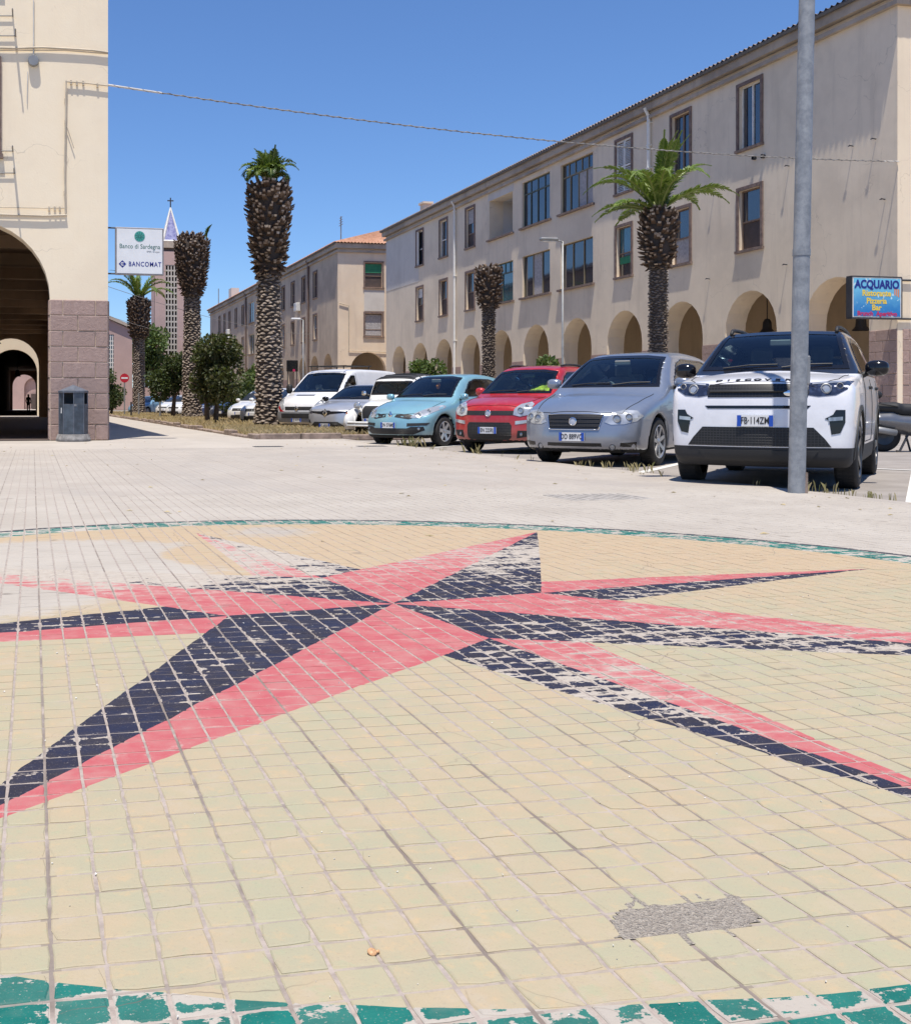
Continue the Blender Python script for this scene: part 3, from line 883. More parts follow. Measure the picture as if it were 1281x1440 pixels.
def stone_face_x(parent, y0, y1, x, z0=0.0, rows=9, rh=0.345):
    w = y1 - y0
    for r in range(rows):
        cuts = [0.0, 0.5 * w, w] if r % 2 else [0.0, 0.27 * w, 0.75 * w, w]
        for a, b in zip(cuts[:-1], cuts[1:]):
            stone_block(parent, SB, (0.20, b - a - .012, rh - .012), (x + 0.10 - 0.03 + random.uniform(-.006, .006), y0 + (a + b) / 2, z0 + (r + .5) * rh))

HB = 13.3       # underside of the eave
def arcade_building(name, label, X, Y0, Y1, depth, nb, y_first, pitch, half, spec, wallmat, endmat, end_holes, gable=False, base_rows=9, solid_from=None, roofmat='roof_tile'):
    """three storeys over an arcade that opens along X (facing -X); end wall at Y0 faces -Y"""
    B = thing(name, label, 'building', (0, 0, 0))
    T = 0.85
    to_f = lambda u, v, o=0.0: (X - o, u, v)
    holes = []
    bays = [y_first + pitch * k for k in range(nb)]
    for k, yc in enumerate(bays):
        holes.append(arch(yc, half, 0.02, 4.98 - half, 12))
    for (u, v0, v1, w, kind) in spec:
        holes.append(rect(u - w / 2, u + w / 2, v0, v1))
    mb = MB()
    mb.panel(rect(Y0, Y1, 0.0, HB), holes, lambda u, v: (X, u, v), (-1, 0, 0), T, 0, 0)
    fixn(mb.build('wall', M(wallmat), B))
    for (u, v0, v1, w, kind) in spec:
        if kind.get('loggia'):
            d = 1.5
            mb = MB()
            mb.quad((X + d, u - w / 2 - .4, v0 - .02), (X + d, u + w / 2 + .4, v0 - .02), (X + d, u + w / 2 + .4, v1 + .3), (X + d, u - w / 2 - .4, v1 + .3))
            for yy in (u - w / 2 - .01, u + w / 2 + .01): mb.quad((X + .3, yy, v0 - .02), (X + d, yy, v0 - .02), (X + d, yy, v1 + .3), (X + .3, yy, v1 + .3))
            mb.quad((X + .3, u - w / 2 - .4, v0 - .01), (X + d, u - w / 2 - .4, v0 - .01), (X + d, u + w / 2 + .4, v0 - .01), (X + .3, u + w / 2 + .4, v0 - .01))
            mb.quad((X + .3, u - w / 2 - .4, v1 + .01), (X + d, u - w / 2 - .4, v1 + .01), (X + d, u + w / 2 + .4, v1 + .01), (X + .3, u + w / 2 + .4, v1 + .01))
            lo = mb.build('loggia', M('wall_white'), B)
            mb = MB(); mb.box(X - .15, X + .10, u - w / 2 - .17, u + w / 2 + .17, v0 - .10, v0 - .012)
            mb.build('sill', M('sill'), lo)
        else:
            window_unit(B, to_f, None, u, v0, v1, w, kind)
    # end wall that faces the camera, with its own openings
    X1 = X + depth
    eh = []
    for h in end_holes:
        eh.append(arch(h[1], h[2], 0.02, 4.98 - h[2], 12) if h[0] == 'arch' else rect(h[1] - h[4] / 2, h[1] + h[4] / 2, h[2], h[3]))
    mb = MB()
    mb.panel(rect(X + .006, X1, 0.0, HB), eh, lambda u, v: (u, Y0 - .004, v), (0, -1, 0), 0.5)
    fixn(mb.build('end_wall', M(endmat), B))
    for h in end_holes:
        if h[0] == 'win': window_unit(B, lambda u, v, o=0.0: (u, Y0 - .004 - o, v), None, h[1], h[2], h[3], h[4], h[5])
    # inside: dark core above, arcade below
    mb = MB()
    mb.box(X + 1.7, X1 - .5, Y0 + .55, Y1 - .1, 5.6, HB - .2)
    mb.quad((X + .86, Y0 + .5, 5.59), (X1, Y0 + .5, 5.59), (X1, Y1, 5.59), (X + .86, Y1, 5.59))
    mb.build('arcade_ceiling', M('wall_shop'), B)
    mb = MB()
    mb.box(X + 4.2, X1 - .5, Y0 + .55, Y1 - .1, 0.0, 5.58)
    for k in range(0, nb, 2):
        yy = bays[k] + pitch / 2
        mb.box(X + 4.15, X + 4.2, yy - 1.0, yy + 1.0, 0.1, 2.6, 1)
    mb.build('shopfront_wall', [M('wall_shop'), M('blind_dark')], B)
    mb = MB(); mb.quad((X, Y1, 0), (X1, Y1, 0), (X1, Y1, HB), (X, Y1, HB)); mb.quad((X1, Y0, 0), (X1, Y1, 0), (X1, Y1, HB), (X1, Y0, HB))
    mb.build('rear_wall', M(wallmat), B)
    # stone at the foot of each pier
    edges = []
    e = [Y0] + [b + s * half for b in bays for s in (-1, 1)] + [Y1]
    mb = MB()
    for i in range(0, len(e), 2):
        if i == 0 and base_rows == 0: continue
        a, b = e[i] + .004, e[i + 1] - .004
        if b - a < .1: continue
        if i == 0: continue
        for r in range(9):
            z0 = r * .345
            mb.box(X - .03, X + T + .02, a, b, z0 + .006, z0 + .339)
    st = mb.build('pier_stones', M('stone'), B); st['kind'] = 'stuff'
    # cornice, gutter, roof
    mb = MB()
    mb.box(X - .16, X + .3, Y0 - .16, Y1 + .16, HB - .32, HB - .18); mb.box(X - .26, X + .3, Y0 - .26, Y1 + .26, HB + .002, HB + .38)
    mb.box(X + .31, X1 + .16, Y0 - .16, Y0 + .3, HB - .32, HB - .18); mb.box(X + .31, X1 + .26, Y0 - .26, Y0 + .3, HB + .002, HB + .38)
    mb.box(X + .31, X1 + .26, Y1 - .3, Y1 + .26, HB + .002, HB + .38)
    mb.build('cornice', M('cornice'), B)
    mb = MB(); mb.tube([(X - .34, Y0 - .3, HB + .38), (X - .34, Y1 + .3, HB + .38)], .08, 6)
    mb.build('gutter', M('gutter'), B)
    rx, rz = (X + X1) / 2, HB + .40 + depth / 2 * 0.36
    e0 = 0.42; ze = HB + .385
    rows = []
    # tiled hip roof: the slope has real ridges of barrel tiles
    def slope(p0, p1, q0, q1, n):
        mb = MB()
        p0, p1, q0, q1 = map(Vector, (p0, p1, q0, q1))
        nrm = (p1 - p0).cross(q0 - p0).normalized()
        if nrm.z < 0: nrm = -nrm
        K = n * 4
        A, Bq = [], []
        for i in range(K + 1):
            t = i / K; hgt = 0.045 * sin(2 * pi * i / 4) + .05
            A.append(p0.lerp(p1, t) + nrm * hgt); Bq.append(q0.lerp(q1, t) + nrm * hgt)
        mb.add(A + Bq, [(i, i + 1, K + 2 + i, K + 1 + i) for i in range(K)])
        return mb
    L = Y1 - Y0
    c00, c01 = (X - e0, Y0 - e0, ze), (X - e0, Y1 + e0, ze)
    r0, r1 = (rx, Y0 + depth / 2 if not gable else Y0 - e0, rz), (rx, Y1 - depth / 2, rz)
    c10, c11 = (X1 + e0, Y0 - e0, ze), (X1 + e0, Y1 + e0, ze)
    rf = slope(c00, c01, r0, r1, int(L / .26)); o = rf.build('roof', M(roofmat), B, smooth=True)
    rf = slope(c10, c11, r0, r1, 30); rf.build('roof', M(roofmat), B)
    rf = slope(c00, c10, r0, r0, int(depth / .26)); rf.build('roof', M(roofmat), B, smooth=True)
    rf = slope(c01, c11, r1, r1, 20); rf.build('roof', M('roof_tile'), B)
    return B, bays

narrow = dict(v=(6.55, 8.78), w=1.18)
U = lambda k: 31.63 + 4.415 * k
spec = []
lo0, lo1, hi0, hi1 = 6.52, 8.74, 10.28, 12.62
W1, W2 = 1.26, 3.25
K = dict
spec += [(U(1), lo0, lo1, W1, K(split=.47, low='blind_dark')), (U(1), hi0, hi1, W1, K(casement=1, frame='frame_white')),
         (U(2), lo0, lo1, W1, K(split=.47, low='curtain')), (U(2), hi0, hi1, W1, K(casement=1, frame='frame_wood')),
         (U(3), lo0, lo1, W1, K(pane='pane_teal', low='pane', blind=(.26, .40, 'blind_green'))), (U(3), hi0, hi1, W1, K(shutter=1)),
         (U(4), lo0, lo1, W2, K(frame='frame_tan', bars=3, transom=0, panes={0: 'pane', 2: 'pane'})), (U(4), hi0, hi1 + .1, W2, K(frame='frame_tan', bars=4, tbars=5, transom=.27, panes={0: 'curtain', 1: 'curtain'})),
         (U(5), lo0, lo1, W2, K(frame='frame_tan', bars=3, transom=0, panes={1: 'curtain'})), (U(5), hi0, hi1 + .1, W2, K(frame='frame_green', bars=4, tbars=4, transom=.27)),
         (U(6), lo0, lo1, W2, K(frame='frame_green', bars=2, tbars=5, transom=.27, pane='pane', tpane='pane_teal', panes={0: 'pane_teal', 1: 'pane'})), (U(6), hi0, hi1 - .1, W2 - .1, K(loggia=1)),
         (U(7), lo0, lo1, W1, K(low='blind_dark')), (U(7), hi0, hi1, W1, K(low='blind_dark', split=.35, blind=(.62, .97, 'curtain'))),
         (U(8), lo0, lo1, W1, K(low='blind_dark')), (U(8), hi0, hi1, W1, K(frame='frame_white')),
         (U(9), lo0, lo1, W1, K(low='blind_dark', blind=(.70, .97, 'frame_white'))), (U(9), hi0, hi1, W1, K(frame='frame_white'))]
RB, rbays = arcade_building('arcaded_building', 'long beige three-storey block with round arches behind the parked cars', XF, 28.98, 78.7, 13.0, 11, U(0), 4.415, 1.49, spec,
                            'wall_beige', 'wall_beige_end', [('arch', XF + 2.75, 1.45), ('win', XF + 4.2, 6.5, 8.7, 1.3, K(low='blind_dark')), ('win', XF + 4.2, 10.3, 12.6, 1.3, K(low='blind_dark'))], roofmat='roof_grey')
# the corner pier that can be seen beside the white car: single blocks on both faces
stone_face_x(RB, 28.98, 30.13, XF, rows=9)
stone_face_y(RB, XF + .18, XF + 1.28, 28.98, rows=9)
mb = MB(); mb.box(XF + .05, XF + .55, 29.0, 30.12, 0, 3.1); mb.build('pier_core', M('joint'), RB)
# paler repair patch at the far top corner, and a few drips below the sills are left to the render's own weathering
mb = MB(); mb.box(XF - .012, XF + .02, 71.6, 78.69, 9.2, 12.95); mb.build('repaired_render_patch', M('wall_white'), RB)
mb = MB(); mb.box(XF - .012, XF + .02, U(6) - 1.75, U(6) + 1.75, 12.53, 12.96); mb.build('repaired_render_patch', M('wall_white'), RB)
def pipe(parent, x, y, z0, z1, mat, r=.075):
    mb = MB(); mb.tube([(x - .12, y, z0), (x - .12, y, z1 - .1), (x - .3, y, z1 + .25)], r, 8)
    for k in range(4): 
        zz = z0 + .6 + (z1 - z0 - 1) * k / 3
        mb.box(x - .2, x - .002, y - .09, y + .09, zz, zz + .04)
    mb.build('downpipe', M(mat), parent)
pipe(RB, XF, U(7) + 2.25, 0.1, HB - .1, 'pipe_white')
pipe(RB, XF, U(3) - 2.2, 9.3, HB - .1, 'pipe_white')
mb = MB(); mb.box(XF + 2.2, XF + 2.8, 76.6, 77.4, HB + .4, HB + 2.2); mb.box(XF + 2.1, XF + 2.9, 76.5, 77.5, HB + 2.2, HB + 2.35); mb.build('chimney', M('wall_beige'), RB)
for (yy, zz) in ((U(1) - .8, 9.75), (U(1) - .3, 9.8)):
    mb = MB(); mb.lathe([(.075, -.10), (.075, .02), (.05, .03), (.045, -.05), (0, -.05)], 12, (0, 0, 0), 'x')
    o = mb.build('vent_pipe', M('metal_dark'), RB); o.location = (XF - .01, yy, zz)
# old iron stays left in the wall
for (px, py) in ((1110, 233), (1200, 205), (1232, 195), (1245, 280), (1005, 265), (1107, 372), (998, 392)):
    u = (px - PX0) / FPX; d = (u * C_ + S_, -u * S_ + C_); t = XF / d[0]; yy = d[1] * t; zz = CAM_H + (PY0 - py) / FPX * t
    mb = MB(); mb.tube([(XF - .01, yy, zz), (XF - .16, yy, zz + .02)], .018, 6); mb.tube([(XF - .15, yy - .06, zz), (XF - .15, yy + .06, zz)], .015, 6)
    mb.build('iron_stay', M('metal_dark'), RB)
# ---- middle building
X2 = 23.91
spec2 = []
def wy(px, X):
    u = (px - PX0) / FPX; d = (u * C_ + S_, -u * S_ + C_); return X * d[1] / d[0]
for i, px in enumerate((443.5, 427, 412, 398.5, 384, 372, 341.7, 332, 323, 316, 309)):
    y = wy(px, X2); 
    k1 = K(low='blind_dark', frame='frame_white' if i % 3 == 0 else 'frame_wood')
    spec2 += [(y, 6.4, 8.5, 1.2, k1), (y, 10.0, 12.2, 1.2, K(low='pane', frame='frame_wood'))]
yl = wy(353.5, X2)
spec2 += [(yl, 6.4, 8.6, 3.0, K(frame='frame_white', bars=2, transom=0, pane='pane')), (yl, 9.9, 12.2, 3.0, K(frame='frame_white', bars=2, transom=0))]
MBd, mbays = arcade_building('arcaded_building', 'greyish three-storey block with red hipped roof beyond the beige block', X2, 85.18, 150.0, 14.0, 14, 88.2, 4.415, 1.35, spec2,
                             'wall_grey', 'wall_apricot', [('arch', X2 + 2.55, 1.5), ('win', X2 + 3.0, 6.25, 8.1, 1.45, K(low='pane', split=.3, blind=(.05, .95, 'curtain'))), ('win', X2 + 3.0, 10.2, 12.2, 1.45, K(low='blind_dark', blind=(.6, .95, 'blind_green')))])
pipe(MBd, X2, wy(435, X2), .1, HB - .1, 'pipe_brown', .1)
pipe(MBd, X2, wy(347, X2) , .1, HB - .1, 'pipe_brown', .1)
for (px, py) in ((421, 424), (323, 465)):
    y = wy(px, X2); mb = MB(); zz = 9.3
    mb.cbox(X2 - .42, X2 - .02, y - .5, y + .5, zz, zz + .75, .03); mb.lathe([(.27, 0), (.27, .01), (0, .012)], 14, (X2 - .43, y, zz + .38), 'x', 1)
    mb.build('air_conditioner', [M('frame_white'), M('metal_grey')], MBd)
mb = MB(); mb.tube([(X2 + .5, 86, HB + .4), (X2 + .5, 86, HB + 2.7)], .05, 6)
for k in range(4): mb.tube([(X2 + .5, 85.6 - .05 * k, HB + 2.6 - .2 * k), (X2 + .5, 86.4 + .05 * k, HB + 2.6 - .2 * k)], .03, 4)
mb.build('antenna', M('metal_grey'), MBd)
mb = MB(); mb.box(X2 + 1, X2 + 2, 139, 141, HB + .4, HB + 2.4); mb.build('chimney', M('wall_white'), MBd)
mb = MB(); mb.tube([(X2 + .5, 146, HB + .4), (X2 + .5, 146, HB + 3.0)], .06, 6); mb.build('antenna', M('metal_grey'), MBd)
mb = MB(); mb.box(X2 + .5, X2 + 1.2, 118, 118.8, HB + .4, HB + 1.8); mb.build('chimney', M('cornice'), MBd)
# render repair panel between the two end windows, and conduit on the end wall
mb = MB(); mb.box(X2 + 2.2, X2 + 3.9, 85.15, 85.20, 8.3, 9.95); mb.build('repaired_render_patch', M('wall_white'), MBd)
mb = MB(); mb.tube([(X2 + .1, 85.1, 8.9), (X2 + .9, 85.1, 8.7), (X2 + .9, 85.1, 5.1), (X2 + 4.2, 85.1, 5.0)], .035, 6); mb.build('conduit', M('conduit'), MBd)

# ---- left building with the arcade one looks through
YL = 24.70; XL = 1.64
LB = thing('arcaded_corner_building', 'cream building corner with stone pier and deep arcade beside the litter bin', 'building', (0, 0, 0))
mb = MB()
lh = [arch(-1.28, 1.65, 0.0, 3.15, 18), arch(-6.0, 1.65, 0.0, 3.15, 18), rect(-2.05, -0.80, 6.25, 8.25), rect(-2.05, -0.80, 10.0, 12.3), rect(-6.7, -5.4, 6.25, 8.25)]
mb.panel(rect(-16, XL, 0, 13.4), lh, lambda u, v: (u, YL, v), (0, -1, 0), 0.60)
fixn(mb.build('wall', M('wall_cream'), LB))
# flank along the passage, with its own arches beyond the first bays
mb = MB()
fh = [arch(29.2 + 4.4 * k, 1.45, 0.0, 3.4, 12) for k in range(2, 9)] + [rect(30 + 4.4 * k, 31.3 + 4.4 * k, v, v + 2.1) for k in range(9) for v in (6.4, 10.2)]
mb.panel(rect(YL + .604, 69.0, 0, 13.4), fh, lambda u, v: (XL, u, v), (1, 0, 0), 0.60)
fixn(mb.build('wall', M('wall_cream'), LB))
for k in range(9):
    for v in (6.4, 10.2):
        window_unit(LB, lambda u, vv, o=0.0: (XL + o, u, vv), None, 30.65 + 4.4 * k, v, v + 2.1, 1.3, K(low='blind_dark'))
mb = MB()
mb.box(-3.6, -2.96, YL + .61, 69, 0, 5.4)
mb.box(-16, -3.6, YL + .65, 69, 0, 13.2)
mb.box(-3.6, XL - .65, YL + .65, 69, 5.3, 13.2)
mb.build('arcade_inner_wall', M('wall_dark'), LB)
for k in range(12):
    mb = MB(); yy = 26.5 + 3.6 * k; mb.box(-2.955, XL - .61, yy, yy + .35, 4.95, 5.298); mb.build('ceiling_beam', M('wall_dark'), LB)
mb = MB()
mb.panel(rect(-3.6, XL - .61, 0, 5.3), [arch(-1.28, 1.65, 0.0, 3.15, 14)], lambda u, v: (u, 68.4, v), (0, -1, 0), 0.55)
fixn(mb.build('arcade_end_wall', M('wall_dark'), LB))
mb = MB(); mb.box(-16.3, XL + .3, YL - .3, 69.3, 13.40, 13.75); mb.build('cornice', M('cornice'), LB)
mb = MB(); mb.add([(-16.4, YL - .4, 13.76), (XL + .4, YL - .4, 13.76), (XL + .4, 69.4, 13.76), (-16.4, 69.4, 13.76), (-7, YL + 8, 16.5), (-7, 61, 16.5)],
                  [(0, 1, 4), (1, 2, 5, 4), (2, 3, 5), (3, 0, 4, 5)]); mb.build('roof', M('roof_tile'), LB)
for (u, v0, v1) in ((-1.425, 6.25, 8.25), (-1.425, 10.0, 12.3), (-6.05, 6.25, 8.25)):
    w = window_unit(LB, lambda uu, vv, o=0.0: (uu, YL - o, vv), None, u, v0, v1, 1.25, K(low='blind_dark'))
mb = MB(); mb.box(.42, XL - .03, YL + .05, YL + .5, 0, 3.1); mb.build('pier_core', M('joint'), LB)
stone_face_y(LB, 0.37, XL, YL, rows=9)
for r in range(9):
    stone_block(LB, SB, (0.2, 0.55 - (r % 2) * .2, .333), (0.345 + .09, YL + .36 - (r % 2) * .08, (r + .5) * .345))
    stone_block(LB, SB, (0.2, 0.55 - (r % 2) * .2, .333), (XL + .025 - .09, YL + .36 - (r % 2) * .08, (r + .5) * .345))
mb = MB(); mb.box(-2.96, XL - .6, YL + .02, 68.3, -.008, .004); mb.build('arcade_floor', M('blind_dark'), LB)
# cables, boxes and clothes-line brackets fixed to the front
def fy(px, py, o=0.05):
    u = (px - PX0) / FPX; d = (u * C_ + S_, -u * S_ + C_); t = (YL - o) / d[1]
    return (d[0] * t, YL - o, CAM_H + (PY0 - py) / FPX * t)
mb = MB()
mb.tube([fy(-20, 66), fy(20, 67), fy(60, 66), fy(100, 68), fy(130, 70), fy(152, 73)], .024, 6)
mb.tube([fy(-20, 70, .03), fy(40, 70, .03), fy(90, 70, .03), fy(152, 75, .03)], .012, 6)
mb.build('wall_cable', M('conduit'), LB)
mb = MB(); mb.tube([fy(153, 120), fy(120, 116), fy(93, 114)], .016, 6); mb.tube([fy(93, 113), fy(92, 180), fy(91, 240), fy(92, 300)], .02, 6)
mb.tube([fy(92, 292), fy(60, 292), fy(0, 291), fy(-20, 290)], .012, 6); mb.tube([fy(94, 302), fy(60, 303), fy(0, 301), fy(-20, 301)], .020, 6)
for (a, b) in ((137, 118), (117, 115), (108, 115), (100, 114), (84, 292), (77, 292), (69, 292), (92, 140), (92, 170), (91, 236), (91, 270)):
    p = fy(a, b); mb.box(p[0] - .02, p[0] + .02, p[1] - .01, YL - .001, p[2] - .06, p[2] + .03)
mb.tube([fy(94, 178), fy(104, 208)], .010, 5)
mb.build('conduit', M('conduit'), LB)
mb = MB(); p = fy(47, 85); mb.lathe([(0.0, -.12), (.11, -.12), (.12, -.10), (.12, -.001)], 14, (p[0], YL, p[2]), 'y'); mb.build('junction_box', M('metal_grey'), LB)
mb = MB(); mb.tube([fy(47, -5, .03), fy(47, 40, .03), fy(47, 78, .03)], .014, 6); mb.tube([fy(39, 100, .02), fy(38, 146, .02)], .010, 5); mb.build('wall_wire', M('wire_pale'), LB)
for (a, b, c) in ((18, 22, 52), (22, 50, 0), (18, 212, 0), (20, 243, 0)):
    p = fy(a, b, .02); q = fy(-15, b, .02)
    mb = MB(); mb.tube([(p[0], YL - .04, p[2]), (q[0], YL - .04, q[2])], .012, 6); mb.tube([(p[0], YL, p[2]), (p[0], YL - .42, p[2] + .02)], .016, 6)
    mb.build('clothes_line_bracket', M('wire'), LB)

# ---- the next building along the arcade, seen through the arches
NB = thing('arcaded_building', 'far cream building whose lit arch shows through the dark arcade', 'building', (0, 0, 0))
mb = MB(); mb.panel(rect(-16, XL, 0, 13.4), [arch(-1.28, 1.58, 0.0, 2.95, 16)], lambda u, v: (u, 77.0, v), (0, -1, 0), 0.6)
fixn(mb.build('wall', M('wall_cream'), NB))
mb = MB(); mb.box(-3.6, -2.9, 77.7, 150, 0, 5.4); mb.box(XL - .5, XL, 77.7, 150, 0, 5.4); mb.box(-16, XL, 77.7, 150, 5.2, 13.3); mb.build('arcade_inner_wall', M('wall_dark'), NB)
mb = MB(); mb.panel(rect(-3.5, XL - .5, 0, 5.2), [arch(-1.1, 1.5, 0.0, 3.2, 12)], lambda u, v: (u, 149, v), (0, -1, 0), 0.6); fixn(mb.build('arcade_end_wall', M('wall_dark'), NB))
mb = MB(); mb.box(-16.3, XL + .3, 76.7, 150, 13.42, 13.75); mb.build('cornice', M('cornice'), NB)
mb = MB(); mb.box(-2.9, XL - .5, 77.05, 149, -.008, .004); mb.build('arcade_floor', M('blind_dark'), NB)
PB = thing('pink_house', 'pink house with a dark door at the far end of the arcade', 'house', (-1, 176, 0))
mb = MB(); mb.panel(rect(-9, 9, 0, 9), [arch(1.2, 1.5, 0, 3.4, 10), rect(-3.6, -2.2, 1.8, 3.8)], lambda u, v: (u, 0, v), (0, -1, 0), .4); mb.box(-9, 9, .45, 8, 0, 8.9); fixn(mb.build('wall', M('wall_pink'), PB))
mb = MB(); mb.box(.75, 2.0, -.1, -.02, .1, 2.4); mb.build('door', M('blind_dark'), PB)
mb = MB(); mb.box(-9.3, 9.3, -.3, 8.3, 9.0, 9.4); mb.build('roof', M('roof_tile'), PB)

# ---- church hall and bell tower
CH = thing('church_hall', 'dull pink church hall with sloping roof and lattice window behind the sign', 'church', (0, 0, 0))
YC = 150.0
def cx_(px, Y):
    u = (px - PX0) / FPX; d = (u * C_ + S_, -u * S_ + C_); t = Y / d[1]; return d[0] * t
def cz_(px, py, Y):
    u = (px - PX0) / FPX; d1 = -u * S_ + C_; t = Y / d1; return CAM_H + (PY0 - py) / FPX * t
xa, xb = cx_(110, YC), cx_(186, YC)
za, zb = cz_(150, 448, YC), cz_(184, 464, YC)
slope_ = (zb - za) / (cx_(184, YC) - cx_(150, YC))
zl = za + slope_ * (xa - cx_(150, YC))
wx0, wx1 = cx_(151, YC), cx_(160, YC); wz0, wz1 = cz_(155, 525, YC), cz_(155, 470, YC)
mb = MB(); mb.panel([(xa, 0), (xb, 0), (xb, zb), (xa, zl)], [rect(wx0, wx1, wz0, wz1)], lambda u, v: (u, YC, v), (0, -1, 0), .5)
mb.box(xa, xb, YC + .52, YC + 25, 0, zb - .3); fixn(mb.build('wall', M('wall_pink'), CH))
mb = MB(); mb.add([(xa - .3, YC - .4, zl + .05), (xb + .3, YC - .4, zb + .05), (xb + .3, YC + 25, zb + .05), (xa - .3, YC + 25, zl + .05), (xa - .3, YC - .4, zl + .5), (xb + .3, YC - .4, zb + .5), (xb + .3, YC + 25, zb + .5), (xa - .3, YC + 25, zl + .5)],
                  [(0, 1, 5, 4), (1, 2, 6, 5), (2, 3, 7, 6), (3, 0, 4, 7), (4, 5, 6, 7), (0, 3, 2, 1)]); mb.build('roof', M('cornice'), CH)
mb = MB()
for k in range(3): xx = wx0 + (wx1 - wx0) * (k + .5) / 3; mb.box(xx - .06, xx + .06, YC + .05, YC + .25, wz0, wz1)
for k in range(9): zz = wz0 + (wz1 - wz0) * (k + .5) / 9; mb.box(wx0, wx1, YC + .1, YC + .2, zz - .06, zz + .06)
wl = mb.build('lattice_window', M('frame_white'), CH)
mb = MB(); mb.quad((wx0, YC + .4, wz0), (wx1, YC + .4, wz0), (wx1, YC + .4, wz1), (wx0, YC + .4, wz1)); mb.build('pane', M('pane'), wl)
mb = MB(); mb.box(cx_(186, 152), cx_(225, 152), 152, 158, 0, cz_(200, 545, 152)); mb.build('low_wall', M('wall_pink'), CH)
YT = 170.0
BT = thing('bell_tower', 'square pink bell tower with blue tiled spire and iron cross behind the cut palm', 'tower', (0, 0, 0))
tx0, tx1 = cx_(217.5, YT), cx_(263, YT); zt = cz_(240, 353, YT)
lx0, lx1 = cx_(232.5, YT), cx_(249.5, YT); lz0, lz1 = cz_(240, 500, YT), cz_(240, 372, YT)
mb = MB(); mb.panel(rect(tx0, tx1, 0, zt), [rect(lx0, lx1, lz0, lz1), rect(cx_(233, YT), cx_(248, YT), cz_(240, 355.5, YT), cz_(240, 351.0, YT) - .05)] if False else [rect(lx0, lx1, lz0, lz1)], lambda u, v: (u, YT, v), (0, -1, 0), .5)
wdt = tx1 - tx0
mb.quad((tx0, YT, 0), (tx0, YT + wdt, 0), (tx0, YT + wdt, zt), (tx0, YT, zt)); mb.quad((tx1, YT, 0), (tx1, YT + wdt, 0), (tx1, YT + wdt, zt), (tx1, YT, zt)); mb.quad((tx0, YT + wdt, 0), (tx1, YT + wdt, 0), (tx1, YT + wdt, zt), (tx0, YT + wdt, zt))
fixn(mb.build('wall', M('wall_pink'), BT))
mb = MB(); z1 = cz_(240, 339, YT)
mb.box(tx0 - .15, tx1 + .15, YT - .15, YT + wdt + .15, z1 - 1.0, z1); mb.box(tx0 + .25, tx1 - .25, YT + .3, YT + wdt - .3, zt, z1 - 1.0, 1)
for (a, b) in ((tx0 + .02, tx0 + .5), (tx1 - .5, tx1 - .02)): mb.box(a, b, YT + .02, YT + .5, zt + .002, z1 - 1.002)
mb.build('belfry', [M('cornice'), M('blind_dark')], BT)
mb = MB(); nx, nz = 4, 16
for k in range(nx + 1): xx = lx0 + (lx1 - lx0) * k / nx; mb.box(xx - .09, xx + .09, YT + .06, YT + .3, lz0, lz1)
for k in range(nz + 1): zz = lz0 + (lz1 - lz0) * k / nz; mb.box(lx0, lx1, YT + .1, YT + .26, zz - .12, zz + .12)
wl = mb.build('lattice_window', M('lattice'), BT)
mb = MB(); mb.quad((lx0, YT + .45, lz0), (lx1, YT + .45, lz0), (lx1, YT + .45, lz1), (lx0, YT + .45, lz1)); mb.build('pane', M('blind_dark'), wl)
n = NT('blue_mosaic_tiles')
f = n.vor(n.pos(), 2.2, out='Color'); n.set(col=n.mix(n.mr(n.noise(n.pos(), 2.5, 3), .35, .65), (0.17, 0.175, 0.38), (0.33, 0.34, 0.54)), rough=.5)
MATS['spire_blue'] = n.mat
sx0, sx1 = cx_(229.5, YT), cx_(253.5, YT); sw = (sx1 - sx0); scx = (sx0 + sx1) / 2; scy = YT + .25 + sw / 2; sz1 = cz_(239.5, 289, YT)
ap = Vector((scx, scy, sz1)); cs = [Vector((scx + a * sw / 2, scy + b * sw / 2, z1)) for (a, b) in ((-1, -1), (1, -1), (1, 1), (-1, 1))]
mb = MB(); mb.add([*cs, ap], [(0, 1, 4), (1, 2, 4), (2, 3, 4), (3, 0, 4)]); spire = mb.build('spire', M('spire_blue'), BT)
mb = MB()
for i in range(4): mb.tube([cs[i], ap], [.20, .12], 6); mb.tube([cs[i] + Vector((0, 0, .1)), cs[(i + 1) % 4] + Vector((0, 0, .1))], .18, 6)
mb.build('rib', M('frame_white'), spire)
mb = MB(); zc = cz_(239.5, 275, YT); mb.box(scx - .09, scx + .09, scy - .09, scy + .09, sz1 - .2, zc); mb.box(scx - .48, scx + .48, scy - .07, scy + .07, zc - .55, zc - .38); mb.build('cross', M('metal_dark'), BT)
# ------------------------------------------------------------------ cars: bodies grown from their silhouettes
def poly_sd(X, Z, poly):
    """signed distance to a closed polygon, vectorised"""
    d = np.full(X.shape, 1e9); sgn = np.ones(X.shape)
    n = len(poly)
    for i in range(n):
        ax, az = poly[i]; bx, bz = poly[(i + 1) % n]
        ex, ez = bx - ax, bz - az
        wx, wz = X - ax, Z - az
        L = ex * ex + ez * ez + 1e-12
        t = np.clip((wx * ex + wz * ez) / L, 0, 1)
        qx, qz = wx - ex * t, wz - ez * t
        d = np.minimum(d, qx * qx + qz * qz)
        c1 = Z >= az; c2 = Z < bz; c3 = ex * wz > ez * wx
        flip = (c1 & c2 & c3) | (~c1 & ~c2 & ~c3)
        sgn = np.where(flip, -sgn, sgn)
    return sgn * np.sqrt(d)

